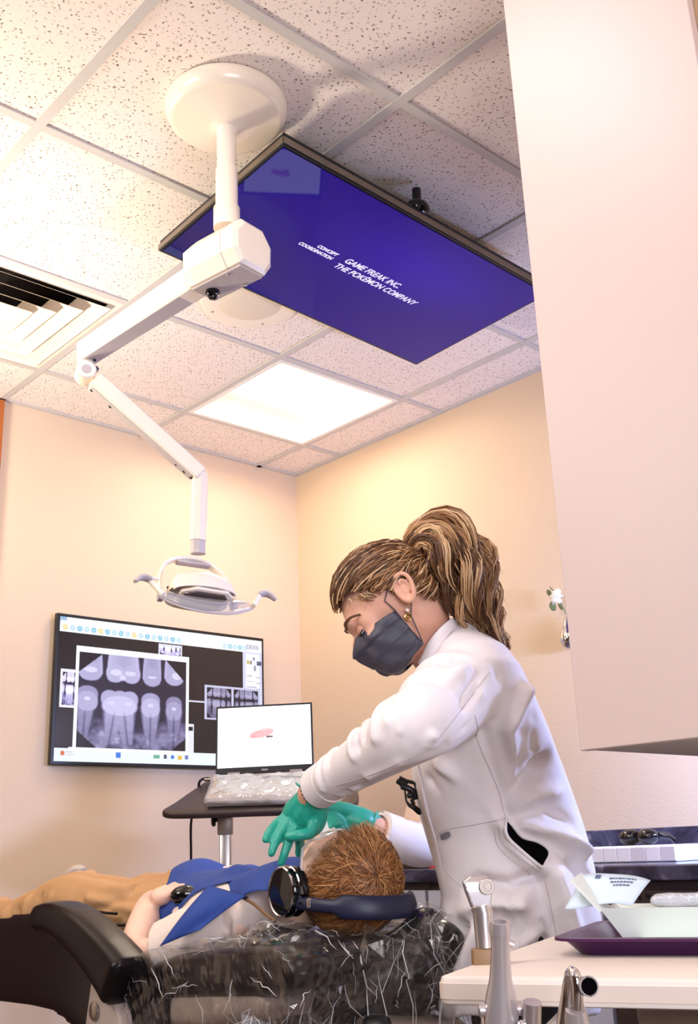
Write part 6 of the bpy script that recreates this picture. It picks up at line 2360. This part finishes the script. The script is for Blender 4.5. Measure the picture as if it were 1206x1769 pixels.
MB().tube([(2.592, 1.688, 0.994), (2.588, 1.70, 0.998), (2.592, 1.712, 0.994)], 0.005, 8).build('bridge', M['goggle_black'], gg)

M['kraft'] = mat('beige_paper', rgb(236, 208, 176), 0.7)
tc_ = thing('desk_calendar', 'plain beige tent shaped card standing on the counter behind the woman', 'calendar', (2.80, 2.74, 0.922))
tp = [(2.72, 0.922), (2.80, 1.125), (2.88, 0.922)]
MB().loft([[(x, 2.66, z) for x, z in tp], [(x, 2.79, z) for x, z in tp]]).build('tent_card', M['kraft'], tc_, smooth=False)
bb = thing('supply_box', 'small brown box standing on the counter beside the far sleeve', 'box', (2.42, 2.36, 0.922))
MB().box((2.43, 2.36, 0.946), (0.09, 0.10, 0.05), bev=0.003).build('body', mat('brown_box', rgb(66, 46, 40), 0.6), bb, smooth=False)
MB().box((2.43, 2.36, 0.9735), (0.094, 0.104, 0.008), bev=0.002).build('lid', mat('brown_lid', rgb(92, 74, 64), 0.6), bb, smooth=False)
rc = MB()
rc.lathe([(0.0, 0), (0.014, 0), (0.015, 0.003), (0.015, 0.022), (0.012, 0.026), (0.0, 0.027)], Matrix.Translation((2.38, 2.27, 0.9212)), 24)
tag(rc.build('bottle_cap', mat('red_cap', rgb(190, 60, 40), 0.4)), 'small red cap standing on the counter beside the brown box', 'cap')

# ------------------------------------------------------------------ wall vase with flower
vs_ = thing('wall_vase', 'chrome teardrop vase with white flower hung on the wall beside the cabinet', 'vase', (2.93, 2.085, 1.65))
vc = V(2.915, 2.085, 1.655)
pr = [(0.0, -0.062), (0.012, -0.060), (0.026, -0.050), (0.033, -0.034), (0.034, -0.018), (0.029, 0.004), (0.020, 0.028), (0.013, 0.048), (0.010, 0.060), (0.008, 0.058), (0.010, 0.046), (0.0, 0.02)]
MB().lathe(pr, Matrix.Translation(vc), 32).build('vase_body', M['chrome'], vs_)
M['petal'] = mat('white_petal', rgb(250, 246, 236), 0.6)
M['leaf'] = mat('leaf_green', rgb(128, 140, 98), 0.6, var=0.15, vscale=40)
st = MB()
fc = vc + V(-0.012, 0.028, 0.125)
st.tube([vc + V(0, 0, 0.02), vc + V(-0.002, 0.008, 0.075), fc], 0.0022, 6)
st.build('stem', M['leaf'], vs_)
for a in range(3):
    for k_ in range(6):
        q = 2 * math.pi * (k_ + 0.33 * a) / 6
        tilt = 0.35 + 0.42 * a
        d = V(-0.45 * math.sin(tilt * 0.4), math.cos(q) * math.cos(tilt), math.sin(q) * math.cos(tilt)) + V(-0.7 * math.sin(tilt), 0, 0)
        c = fc + d.normalized() * (0.017 - 0.004 * a)
        mb = MB()
        mb.ell(c, (0.013, 0.013, 0.0035), d.to_track_quat('X', 'Z').to_matrix().to_4x4(), 12, 8)
        mb.build('petal', M['petal'], vs_)
for p, r_, e in ((fc + V(-0.005, 0.026, 0.018), 0.015, (0.3, 0.9, 0.2)), (fc + V(-0.002, 0.018, 0.032), 0.012, (0.9, 0.4, 0.1)), (fc + V(-0.004, 0.018, -0.030), 0.017, (0.2, 1.1, 0.3)), (fc + V(0.0, -0.01, -0.036), 0.014, (0.5, 0.9, 0.0))):
    mb = MB()
    mb.ell(p, (r_, r_ * 0.8, 0.0025), Euler((e[0], e[1], e[2])), 14, 6)
    mb.build('leaf', M['leaf'], vs_)

# ------------------------------------------------------------------ laptop on its tilted stand
M['lap_silver'] = mat('laptop_silver', rgb(158, 148, 138), 0.35, metal=0.5)
M['table_dark'] = mat('dark_table_top', rgb(52, 38, 34), 0.4, var=0.1, vscale=12)
tilt = math.radians(24)
ex = (ER * 0.9995 + Z3 * -0.012).normalized()
ey = (EF * math.cos(tilt) + Z3 * math.sin(tilt))
ey = (ey - ex * ey.dot(ex)).normalized()
ez = ex.cross(ey)
TBO = V((1.9976,2.6134,1.1188))          # middle of the laptop's front edge, on the table
TBM = Matrix((ex, ey, ez)).transposed().to_4x4()
TBM.translation = TBO
stand = thing('laptop_stand', 'dark kidney shaped tilted table top on a silver post', 'table', (1.95, 2.75, 0.0))
prof = spline([(-0.285, -0.020), (-0.262, -0.032), (-0.18, -0.036), (0.0, -0.033), (0.18, -0.030), (0.27, -0.02), (0.30, 0.05), (0.28, 0.17), (0.20, 0.235), (0.0, 0.245), (-0.17, 0.235), (-0.215, 0.17), (-0.262, 0.055), (-0.29, -0.002), (-0.285, -0.020)], 44)[:-1]
MB().prism([tuple(p) for p in prof], -0.022, -0.002, TBM, bev=0.005).build('table_top', M['table_dark'], stand, angle=50)
pb = TBM @ V(-0.115, 0.10, -0.022)
po_ = MB()
po_.box((pb.x, pb.y, pb.z / 2 + 0.03), (0.034, 0.034, pb.z - 0.06), Euler((0, 0, -YAW)), bev=0.004)
po_.build('post', M['steel'], stand, angle=30)
MB().box((pb.x, pb.y, pb.z - 0.05), (0.044, 0.044, 0.10), Euler((0, 0, -YAW)), bev=0.004).build('post_collar', M['lap_silver'], stand, angle=30)
kk = MB()
kc = V(pb.x, pb.y, pb.z - 0.055)
kk.cyl(kc - ER * 0.018, kc - ER * 0.036, 0.006)
kk.cyl(kc - ER * 0.030, kc - ER * 0.042, 0.020, seg=16, bev=0.004)
kk.build('clamp_knob', M['black_plastic'], stand)
bs = MB()
for k in range(5):
    a = 2 * math.pi * k / 5 + 0.3
    bs.tube([(pb.x, pb.y, 0.075), (pb.x + 0.27 * math.cos(a), pb.y + 0.27 * math.sin(a), 0.06)], [0.022, 0.014], 10)
    bs.cyl((pb.x + 0.27 * math.cos(a), pb.y + 0.27 * math.sin(a), 0.0), (pb.x + 0.27 * math.cos(a), pb.y + 0.27 * math.sin(a), 0.05), 0.022, seg=16)
bs.build('base', M['black_plastic'], stand)
lap = thing('laptop', 'open silver laptop with white screen on the dark tilted stand', 'laptop', TBO)
MB().prism([(-0.158, 0.0), (0.158, 0.0), (0.158, 0.215), (-0.158, 0.215)], 0.0, 0.017, TBM, bev=0.003).build('keyboard_base', M['lap_silver'], lap, smooth=False)
hin = TBM @ V(0, 0.212, 0.017)
sx_ = (ER * 0.9985 + Z3 * 0.012).normalized()
sy_ = (Z3 * 0.985 + EF * 0.17)
sy_ = (sy_ - sx_ * sy_.dot(sx_)).normalized()
SM = Matrix((sx_, sy_, sx_.cross(sy_))).transposed().to_4x4()
SM.translation = hin + sy_ * 0.008
lw_, lh_ = 0.317, 0.226
MB().prism([(-lw_ / 2, 0), (lw_ / 2, 0), (lw_ / 2, lh_), (-lw_ / 2, lh_)], -0.008, 0.0, SM, bev=0.002).build('screen_lid', M['black_plastic'], lap, smooth=False)
MB().prism([(-0.12, -0.012), (-0.08, -0.012), (-0.08, 0.006), (-0.12, 0.006)], -0.009, 0.003, SM, bev=0.002).build('hinge', M['lap_silver'], lap, smooth=False)
MB().prism([(0.08, -0.012), (0.12, -0.012), (0.12, 0.006), (0.08, 0.006)], -0.009, 0.003, SM, bev=0.002).build('hinge', M['lap_silver'], lap, smooth=False)


def scan_picture():
    R_, C_ = 70, 100
    y, x = np.mgrid[0:R_, 0:C_]
    x = (x + 0.5) / C_
    y = (y + 0.5) / R_
    im = np.ones((R_, C_, 3)) * np.array((0.985, 0.99, 1.0))
    n = noise2(R_, C_, 18, 4)
    e = np.hypot((x - 0.47) / 0.135, (y - 0.455 + 0.30 * (x - 0.47)) / 0.072)
    body = (e + 0.35 * (n - 0.5)) < 1
    pink = np.stack([0.93 - 0.12 * n, 0.66 - 0.25 * n + 0.1, 0.64 - 0.2 * n + 0.1], -1)
    im[body] = pink[body]
    t = body & (x < 0) & (np.abs(y - 0.44 + 0.30 * (x - 0.47)) < 0.03) & (np.sin(x * 160) > 0.1)
    im[t] = (0.97, 0.80, 0.78)
    d = (np.hypot((x - 0.555) / 0.035, (y - 0.515) / 0.018) < 1)
    im[d] = (0.35, 0.27, 0.3)
    return im


M['screen_laptop'] = screen_material('screen_laptop_picture', 1.35)
raster_screen('display', scan_picture(), SM @ Matrix.Translation((0, 0.021 + 0.099, 0.0006)), lw_ - 0.012, 0.198, M['screen_laptop'], lap)
M['brand_grey'] = mat('brand_grey', rgb(150, 148, 146), 0.3, metal=0.5)
MB().prism([(-0.010, 0.007), (0.010, 0.007), (0.010, 0.013), (-0.010, 0.013)], 0.0, 0.0008, SM).build('badge', M['brand_grey'], lap, smooth=False)
# plastic sleeve over the keyboard
kv = MB()
kv.box((0.0, 0.095, 0.020), (0.335, 0.215, 0.026), bev=0.008)
kv.v = [tuple(TBM @ Vector(p)) for p in kv.v]
M['film_pale'] = clear_material('clear_film_pale', (0.84, 0.78, 0.72, 1), 0.24, 0.10, 0.5, 0.2, 40.0)
_keep = M['film']
M['film'] = M['film_pale']
kf = film('keyboard_cover', kv, None, 21, 0.007, 0.0075)
M['film'] = _keep
tag(kf, 'crumpled clear plastic sleeve covering the laptop keyboard', 'cover')
pc = MB()
c0 = TBM @ V(-0.165, 0.20, 0.012)
pts = [c0, c0 - ER * 0.025 + Z3 * 0.004, c0 - ER * 0.045 - Z3 * 0.012, c0 - ER * 0.05 - Z3 * 0.08 + EF * 0.06, V(*(2.0236,3.0131,1.0983)), V(*(2.0409,3.0407,0.9989)), V(*(2.061,3.0658,0.8993)), V(*(2.1002,3.1209,0.6913)), V(1.98, 2.98, 0.02)]
pts = spline(pts, 50)
pc.tube([Vector(p) for p in pts], 0.0042, 8)
pwo = pc.build('power_cord', M['black_plastic'])
tag(pwo, 'thin black power cord hanging from the laptop down the wall', 'cord')
MB().cyl(c0, c0 - ER * 0.028, 0.006, seg=12, bev=0.001).build('plug', M['steel'], pwo)

# ------------------------------------------------------------------ white work table, tray, box, pouch
tu, tv_ = V(0.398, -0.917, 0).normalized(), V(0.917, 0.398, 0).normalized()
TT = Matrix((tv_, -tu, Z3)).transposed().to_4x4()    # local x = v (away right), local y = -u
A0 = V(0.806, 0.774, 0.86)
TT.translation = A0
M['table_white'] = mat('table_white', rgb(240, 228, 216), 0.4, var=0.01)
M['table_edge'] = mat('table_edge', rgb(226, 210, 196), 0.45)
tb_ = thing('work_table', 'white laminate work table with rounded edge in the near right corner', 'table', TT @ V(0.22, -0.24, -0.86))


def rrect(x0, y0, x1, y1, r, n=5):
    out = []
    for cx, cy, a0 in ((x1 - r, y1 - r, 0), (x0 + r, y1 - r, 90), (x0 + r, y0 + r, 180), (x1 - r, y0 + r, 270)):
        for k in range(n + 1):
            a = math.radians(a0 + 90 * k / n)
            out.append((cx + r * math.cos(a), cy + r * math.sin(a)))
    return out


MB().prism(rrect(0, -0.50, 0.46, 0.0, 0.014), -0.0255, 0.0, TT, bev=0.004).build('table_top', M['table_white'], tb_, angle=40)
MB().prism(rrect(-0.0012, -0.5012, 0.4612, 0.0012, 0.014), -0.020, -0.006, TT).build('edge_band', M['table_edge'], tb_, angle=40)
ped = MB()
pc_ = TT @ V(0.25, -0.26, -0.86)
ped.cyl(pc_ + V(0, 0, 0.06), pc_ + V(0, 0, 0.834), 0.03, seg=24)
ped.box(pc_ + V(0, 0, 0.815), (0.2, 0.2, 0.035), TT, bev=0.005)
ped.build('pedestal', M['steel'], tb_)
bs = MB()
for k in range(4):
    a = math.pi / 2 * k + 0.5
    q = pc_ + V(0.22 * math.cos(a), 0.22 * math.sin(a), 0)
    bs.tube([pc_ + V(0, 0, 0.08), q + V(0, 0, 0.065)], [0.024, 0.016], 10)
    bs.cyl(q, q + V(0, 0, 0.055), 0.025, seg=16)
bs.build('base', M['black_plastic'], tb_)

M['tray_purple'] = mat('purple_tray', rgb(70, 26, 72), 0.35)
tr0 = V(1.030, 0.770, 0.8605)
TR = TT.copy()
TR.translation = tr0
tray = thing('instrument_tray', 'shallow purple plastic instrument tray on the white work table', 'tray', tr0 + tv_ * 0.13 + tu * 0.2)
LT, WT, HT = 0.235, 0.36, 0.0185
o1 = rrect(0, -WT, LT, 0, 0.02)
o2 = rrect(-0.016, -WT - 0.016, LT + 0.016, 0.016, 0.03)
o3 = rrect(-0.026, -WT - 0.026, LT + 0.026, 0.026, 0.036)
i2 = rrect(-0.013, -WT - 0.013, LT + 0.013, 0.013, 0.028)
i1 = rrect(0.003, -WT + 0.003, LT - 0.003, -0.003, 0.018)
tm = MB()
tm.loft([[TR @ V(p[0], p[1], z) for p in o] for o, z in ((o1, 0.0), (o2, HT - 0.003), (o3, HT - 0.003), (o3, HT), (i2, HT), (i1, 0.003))])
tm.build('tray_dish', M['tray_purple'], tray, angle=40)
M['liner'] = mat('tray_liner', rgb(214, 226, 220), 0.7)
ln = MB().prism(rrect(0.02, -WT + 0.02, LT - 0.012, -0.045, 0.01), 0.0032, 0.0050, TR).build('tray_liner', M['liner'], None, smooth=False)
tag(ln, 'pale green paper liner lying flat in the purple tray', 'liner')
M['box_pale'] = mat('box_pale_green', rgb(226, 232, 224), 0.6)
bx_ = thing('instrument_box', 'pale green slanted open box standing in the purple tray', 'box', TR @ V(0.18, -0.18, 0.0055))
y0 = -0.022
mb = MB()
z0, z1 = 0.0056, 0.0400
pts_o = [(-y0, 0)]
fr_b, fr_t = 0.150, 0.138
mb.loft([[TR @ V(*p) for p in ring] for ring in (
    [(fr_b, -0.33, z0), (0.220, -0.33, z0), (0.220, y0, z0), (fr_b, y0, z0)],
    [(fr_t, -0.335, z1), (0.232, -0.335, z1), (0.232, y0 + 0.022, z1), (fr_t, y0 + 0.022, z1)],
    [(fr_t + 0.003, -0.332, z1), (0.229, -0.332, z1), (0.229, y0 + 0.019, z1), (fr_t + 0.003, y0 + 0.019, z1)],
    [(fr_b + 0.003, -0.327, z0 + 0.02), (0.217, -0.327, z0 + 0.02), (0.217, y0, z0 + 0.02), (fr_b + 0.003, y0, z0 + 0.02)])])
mb.build('body', M['box_pale'], bx_, smooth=False)
fp = MB()
q = [TR @ V(fr_t, y0 + 0.021, z1 - 0.004), TR @ V(0.200, y0 + 0.021, z1 - 0.004), TR @ V(0.190, y0 + 0.052, z1 + 0.040), TR @ V(fr_t + 0.004, y0 + 0.056, z1 + 0.034)]
nrm = (q[1] - q[0]).cross(q[3] - q[0]).normalized() * 0.0016
fp.loft([[p - nrm for p in q], [p + nrm for p in q]])
fp.build('flap', M['box_pale'], bx_, smooth=False)
po2 = thing('sterile_pouch', 'clear blue and white sterile pouch curling up from the pale box', 'pouch', TR @ V(0.18, -0.18, 0.0405))
M['pouch_paper'] = mat('pouch_paper', rgb(206, 222, 234), 0.45, var=0.04, vscale=20)
nI, nJ = 18, 8
pv = []
for i in range(nI):
    s = i / (nI - 1)
    for j in range(nJ):
        t = j / (nJ - 1)
        a = TR @ V(0.150 + 0.055 * t, -0.038 + 0.085 * s - 0.02 * t, z1 + 0.002)
        up = max(0, s - 0.0)
        pv.append(a + Z3 * (0.034 * t * (0.5 + 0.5 * math.sin(math.pi * (0.15 + 0.7 * s))) + 0.010 * s * t + 0.003 * math.sin(5 * s + 2 * t)) - tv_ * 0.02 * t)
pf = [(i * nJ + j, i * nJ + j + 1, (i + 1) * nJ + j + 1, (i + 1) * nJ + j) for i in range(nI - 1) for j in range(nJ - 1)]
sheet('paper_end', pv, pf, M['pouch_paper'], po2, 0.0008)
M['ink'] = mat('printed_ink', rgb(84, 96, 122), 0.6)


def on_paper(s, t, lift=0.0014):
    a = TR @ V(0.150 + 0.055 * t, -0.038 + 0.085 * s - 0.02 * t, z1 + 0.002)
    p = a + Z3 * (0.034 * t * (0.5 + 0.5 * math.sin(math.pi * (0.15 + 0.7 * s))) + 0.010 * s * t + 0.003 * math.sin(5 * s + 2 * t)) - tv_ * 0.02 * t
    return p - tv_ * lift + Z3 * lift * 0.4


ink = MB()
for r_, (t0, s0, s1) in enumerate(((0.84, 0.16, 0.56), (0.72, 0.18, 0.52), (0.60, 0.20, 0.44))):
    s = s0
    while s < s1:
        w = 0.02 + 0.035 * rng.random()
        a, b, c, d = on_paper(s, t0), on_paper(min(s + w, s1), t0), on_paper(min(s + w, s1), t0 + 0.05), on_paper(s, t0 + 0.05)
        ink.add([a, b, c, d], [(0, 1, 2, 3)])
        s += w + 0.012
ink.add([on_paper(0.70, 0.86), on_paper(0.78, 0.86), on_paper(0.78, 0.96), on_paper(0.70, 0.96)], [(0, 1, 2, 3)])
ink.build('print_lines', M['ink'], po2, smooth=False)
M['film_pouch'] = clear_material('pouch_film', (0.82, 0.86, 0.92, 1), 0.55, 0.1, 0.6, 0.4, 60.0)
pl_ = MB()
pl_.box((0.185, -0.19, z1 + 0.006), (0.075, 0.26, 0.012), bev=0.004)
pl_.v = [tuple(TR @ Vector(p)) for p in pl_.v]
_keep = M['film']
M['film'] = M['film_pouch']
film('clear_side', pl_, po2, 31, 0.004, 0.004)
M['film'] = _keep

# ------------------------------------------------------------------ hand instruments in their holder beside the table
M['inst'] = mat('instrument_steel', rgb(216, 210, 210), 0.25, metal=0.85)
M['inst_grey'] = mat('instrument_grey', rgb(206, 198, 198), 0.25, metal=0.6)
M['holder_tan'] = mat('holder_tan', rgb(140, 108, 72), 0.5)
hold = thing('instrument_holder', 'holder rail with tan socket beside the left edge of the white table', 'holder', (0.8019,0.6904,0.8152))
h1 = V((0.9164,0.8049,0.8675))
r0, r1 = V((0.7606,0.6553,0.8192)), V((0.7793,0.5968,0.8156))
hb2 = MB()
hb2.tube([h1 + V(0, 0, -0.06), h1 + V(-0.03, -0.02, -0.10), r0 + V(0, 0.03, -0.02), r0, V((0.7666,0.6288,0.8182)), r1], 0.010, 10)
under = A0 + tv_ * 0.06 + tu * 0.12 + V(0, 0, -0.034)
hb2.tube([V((0.7666,0.6288,0.8182)), V((0.8039,0.6461,0.8143)), under], 0.009, 10)
hb2.build('rail', M['inst_grey'], hold)
s1_ = MB()
s1_.box(h1 + V(0, 0, -0.004), (0.030, 0.022, 0.024), Euler((0, 0, -YAW)), bev=0.002)
s1_.cyl(h1 + V(0, 0, -0.016), h1 + V(0, 0, -0.062), 0.009)
s1_.build('socket', M['holder_tan'], hold, angle=30)
MB().tube([h1 + ER * 0.010 + V(0, 0, 0.010), h1 + ER * 0.022 + V(0, 0, 0.014), h1 + ER * 0.030 + V(0, 0, 0.010)], 0.004, 10).build('socket_lever', M['inst'], hold)

i1_ = thing('air_water_syringe', 'steel syringe handle with round button upright in the tan socket', 'syringe', h1 + V(0, 0, 0.01))
b0 = h1 + V(0, 0, 0.0085)
sy = MB()
sy.tube([b0, b0 + V(0, 0, 0.035), b0 - ER * 0.002 + V(0, 0, 0.042)], [0.0100, 0.0112, 0.0115], 20)
sy.build('grip', M['inst'], i1_, angle=40)
hd_ = MB()
t0 = b0 - ER * 0.002 + V(0, 0, 0.040)
hd_.loft([[t0 + ER * x + EF * y for x, y in ((-0.0100, -0.009), (0.0105, -0.009), (0.0105, 0.009), (-0.0100, 0.009))],
          [t0 + ER * x + EF * y + V(0, 0, 0.018) for x, y in ((-0.0160, -0.010), (0.0120, -0.010), (0.0120, 0.010), (-0.0160, 0.010))],
          [t0 + ER * x + EF * y + V(0, 0, 0.027) for x, y in ((-0.0180, -0.009), (0.0120, -0.010), (0.0120, 0.010), (-0.0180, 0.009))],
          [t0 + ER * x + EF * y + V(0, 0, 0.033) for x, y in ((-0.0100, -0.006), (0.0080, -0.006), (0.0080, 0.006), (-0.0100, 0.006))]])
organic('head', hd_, M['inst'], i1_, 0.0012, 3)
bt = MB()
bt.lathe([(0.0, 0.004), (0.0028, 0.004), (0.003, 0.0025), (0.0052, 0.0025), (0.0055, 0.004), (0.0078, 0.004), (0.0085, 0.0015), (0.0085, -0.004), (0.0, -0.004)], (lambda q: (setattr(q, 'translation', t0 + ER * 0.0065 - EF * 0.0115 + V(0, 0, 0.022)), q)[1])((-EF).to_track_quat('Z', 'Y').to_matrix().to_4x4()), 24)
bt.build('button', mat('button_grey', rgb(160, 148, 138), 0.35, metal=0.4), i1_, angle=25)

i2_ = thing('suction_handpiece', 'tall slim grey steel suction handpiece standing in front of the table edge', 'handpiece', (0.757,0.6545,0.8287))
c0, c1 = V((0.7582,0.6554,0.824)), V((0.744,0.6348,0.9171))
L_ = (c1 - c0).length
ax = (c1 - c0).normalized()
q = ax.to_track_quat('Z', 'Y').to_matrix().to_4x4()
q.translation = c0
MB().lathe([(0.0, 0.0), (0.0145, 0.0), (0.0150, 0.020), (0.0130, 0.034), (0.0098, 0.048), (0.0088, 0.060), (0.0080, 0.075), (0.0085, 0.086), (0.0092, L_ - 0.010), (0.0092, L_ - 0.004), (0.0086, L_), (0.0058, L_), (0.0055, L_ - 0.02), (0.0, L_ - 0.02)] if L_ > 0.096 else [(0.0, 0), (0.012, 0), (0.009, L_), (0, L_)], q, 28).build('body', M['inst_grey'], i2_)
for s in (-1, 1):
    c = c0 + ax * 0.022 + ER * (0.016 * s)
    MB().cyl(c - ER * 0.003, c + ER * 0.003, 0.0055, seg=14, bev=0.001).build('valve_knob', M['inst'], i2_)

i3_ = thing('curved_suction_tip', 'chrome arched handpiece with dark open nozzle in front of the table edge', 'handpiece', (0.7575,0.5817,0.8306))
c0 = V((0.7583,0.5829,0.8261))
arc = [V((0.7549,0.586,0.8263)), V((0.7516,0.5773,0.8529)), V((0.7493,0.5726,0.8685)), V((0.7442,0.565,0.8802)), V((0.7386,0.5565,0.879)), V((0.738,0.5554,0.8665)), V((0.7402,0.5585,0.8547))]
arc = spline(arc, 30)
MB().tube([Vector(p) for p in arc], [0.0085 - 0.0042 * min(1, k / 12) for k in range(30)], 14).build('arched_tube', M['chrome'], i3_)
bd_ = MB()
bd_.tube([V((0.7644,0.5793,0.8214)), V((0.7548,0.5719,0.8423)), V((0.7495,0.5678,0.853))], [0.013, 0.0105, 0.008], 18)
bd_.build('grip', M['inst_grey'], i3_)
nz = MB()
na, nb = V((0.7553,0.5666,0.8695)), V((0.7394,0.5447,0.8716))
t = (nb - na).normalized()
nz.tube([na, nb, nb, na + t * 0.006], [0.0062, 0.0078, 0.0066, 0.0050], 20)
nz.build('nozzle', mat('nozzle_grey', rgb(150, 138, 132), 0.45), i3_, angle=30)
MB().cyl(nb - t * 0.002, nb + t * 0.0006, 0.0064, seg=16).build('nozzle_bore', M['void_black'], i3_)  # black disc paints the dark inside of the nozzle
i4_ = thing('short_handpiece', 'short bright steel tube end just below the table edge', 'handpiece', (0.7704,0.6316,0.8201))
c0, c1 = V((0.7696,0.6323,0.8201)), V((0.7643,0.6231,0.8523))
st2 = MB()
st2.tube([c0, c0.lerp(c1, 0.5), c1], [0.0085, 0.0080, 0.0078], 18)
st2.build('body', M['inst'], i4_, angle=40)
c = c0.lerp(c1, 0.45) - ER * 0.009 - EF * 0.003
MB().ell(c, (0.004, 0.004, 0.004)).build('button', M['chrome'], i4_)

# ------------------------------------------------------------------ magnifier loupes hanging at the coat front
lp = thing('loupes', 'black jointed magnifier loupes hanging in front of the white coat', 'loupes', (1.4483,1.4366,1.0788))
def lpt(x, y, d=1.97):
    return V(0, 0, 0)
l1 = MB()
l1.tube([(1.4309,1.4401,1.1073), (1.4418,1.433,1.1006), (1.452,1.4251,1.097)], 0.0036, 8)
l1.tube([(1.4281,1.4454,1.1013), (1.4361,1.4399,1.0968), (1.4441,1.4345,1.0923)], [0.0040, 0.0062, 0.0050], 8)
l1.build('lens_bar', M['black_plastic'], lp)
l2 = MB()
l2.tube([(1.4391,1.4404,1.0895), (1.4457,1.4349,1.0881), (1.4531,1.4304,1.0826), (1.4579,1.4297,1.0742)], [0.0050, 0.0058, 0.0065, 0.0050], 10, ends=True)
l2.ell((1.4478,1.4319,1.0743), (0.0060, 0.0060, 0.0060))
l2.tube([(1.4577,1.4315,1.087), (1.4636,1.4342,1.0682)], 0.0075, 10)
l2.build('joint', M['black_plastic'], lp)
l3 = MB()
l3.tube([(1.4382,1.4351,1.087), (1.4449,1.4389,1.0642), (1.4513,1.4368,1.0558), (1.4592,1.4343,1.0514)], [0.0016, 0.0018, 0.0034, 0.0040], 8)
l3.tube([(1.4514,1.4313,1.068), (1.4565,1.4312,1.0575)], 0.0035, 8)
l3.tube([(1.4567,1.4361,1.0557), (1.4735,1.4352,1.0451)], [0.0050, 0.0062], 8, ends=True)
l3.build('curved_rod', M['black_plastic'], lp)
l4 = MB()
l4.tube([(1.4551,1.4251,1.097), (1.4751,1.4342,1.0767), (1.4839,1.439,1.0474)], 0.003, 8)
l4.build('lanyard', M['black_cloth'], lp)
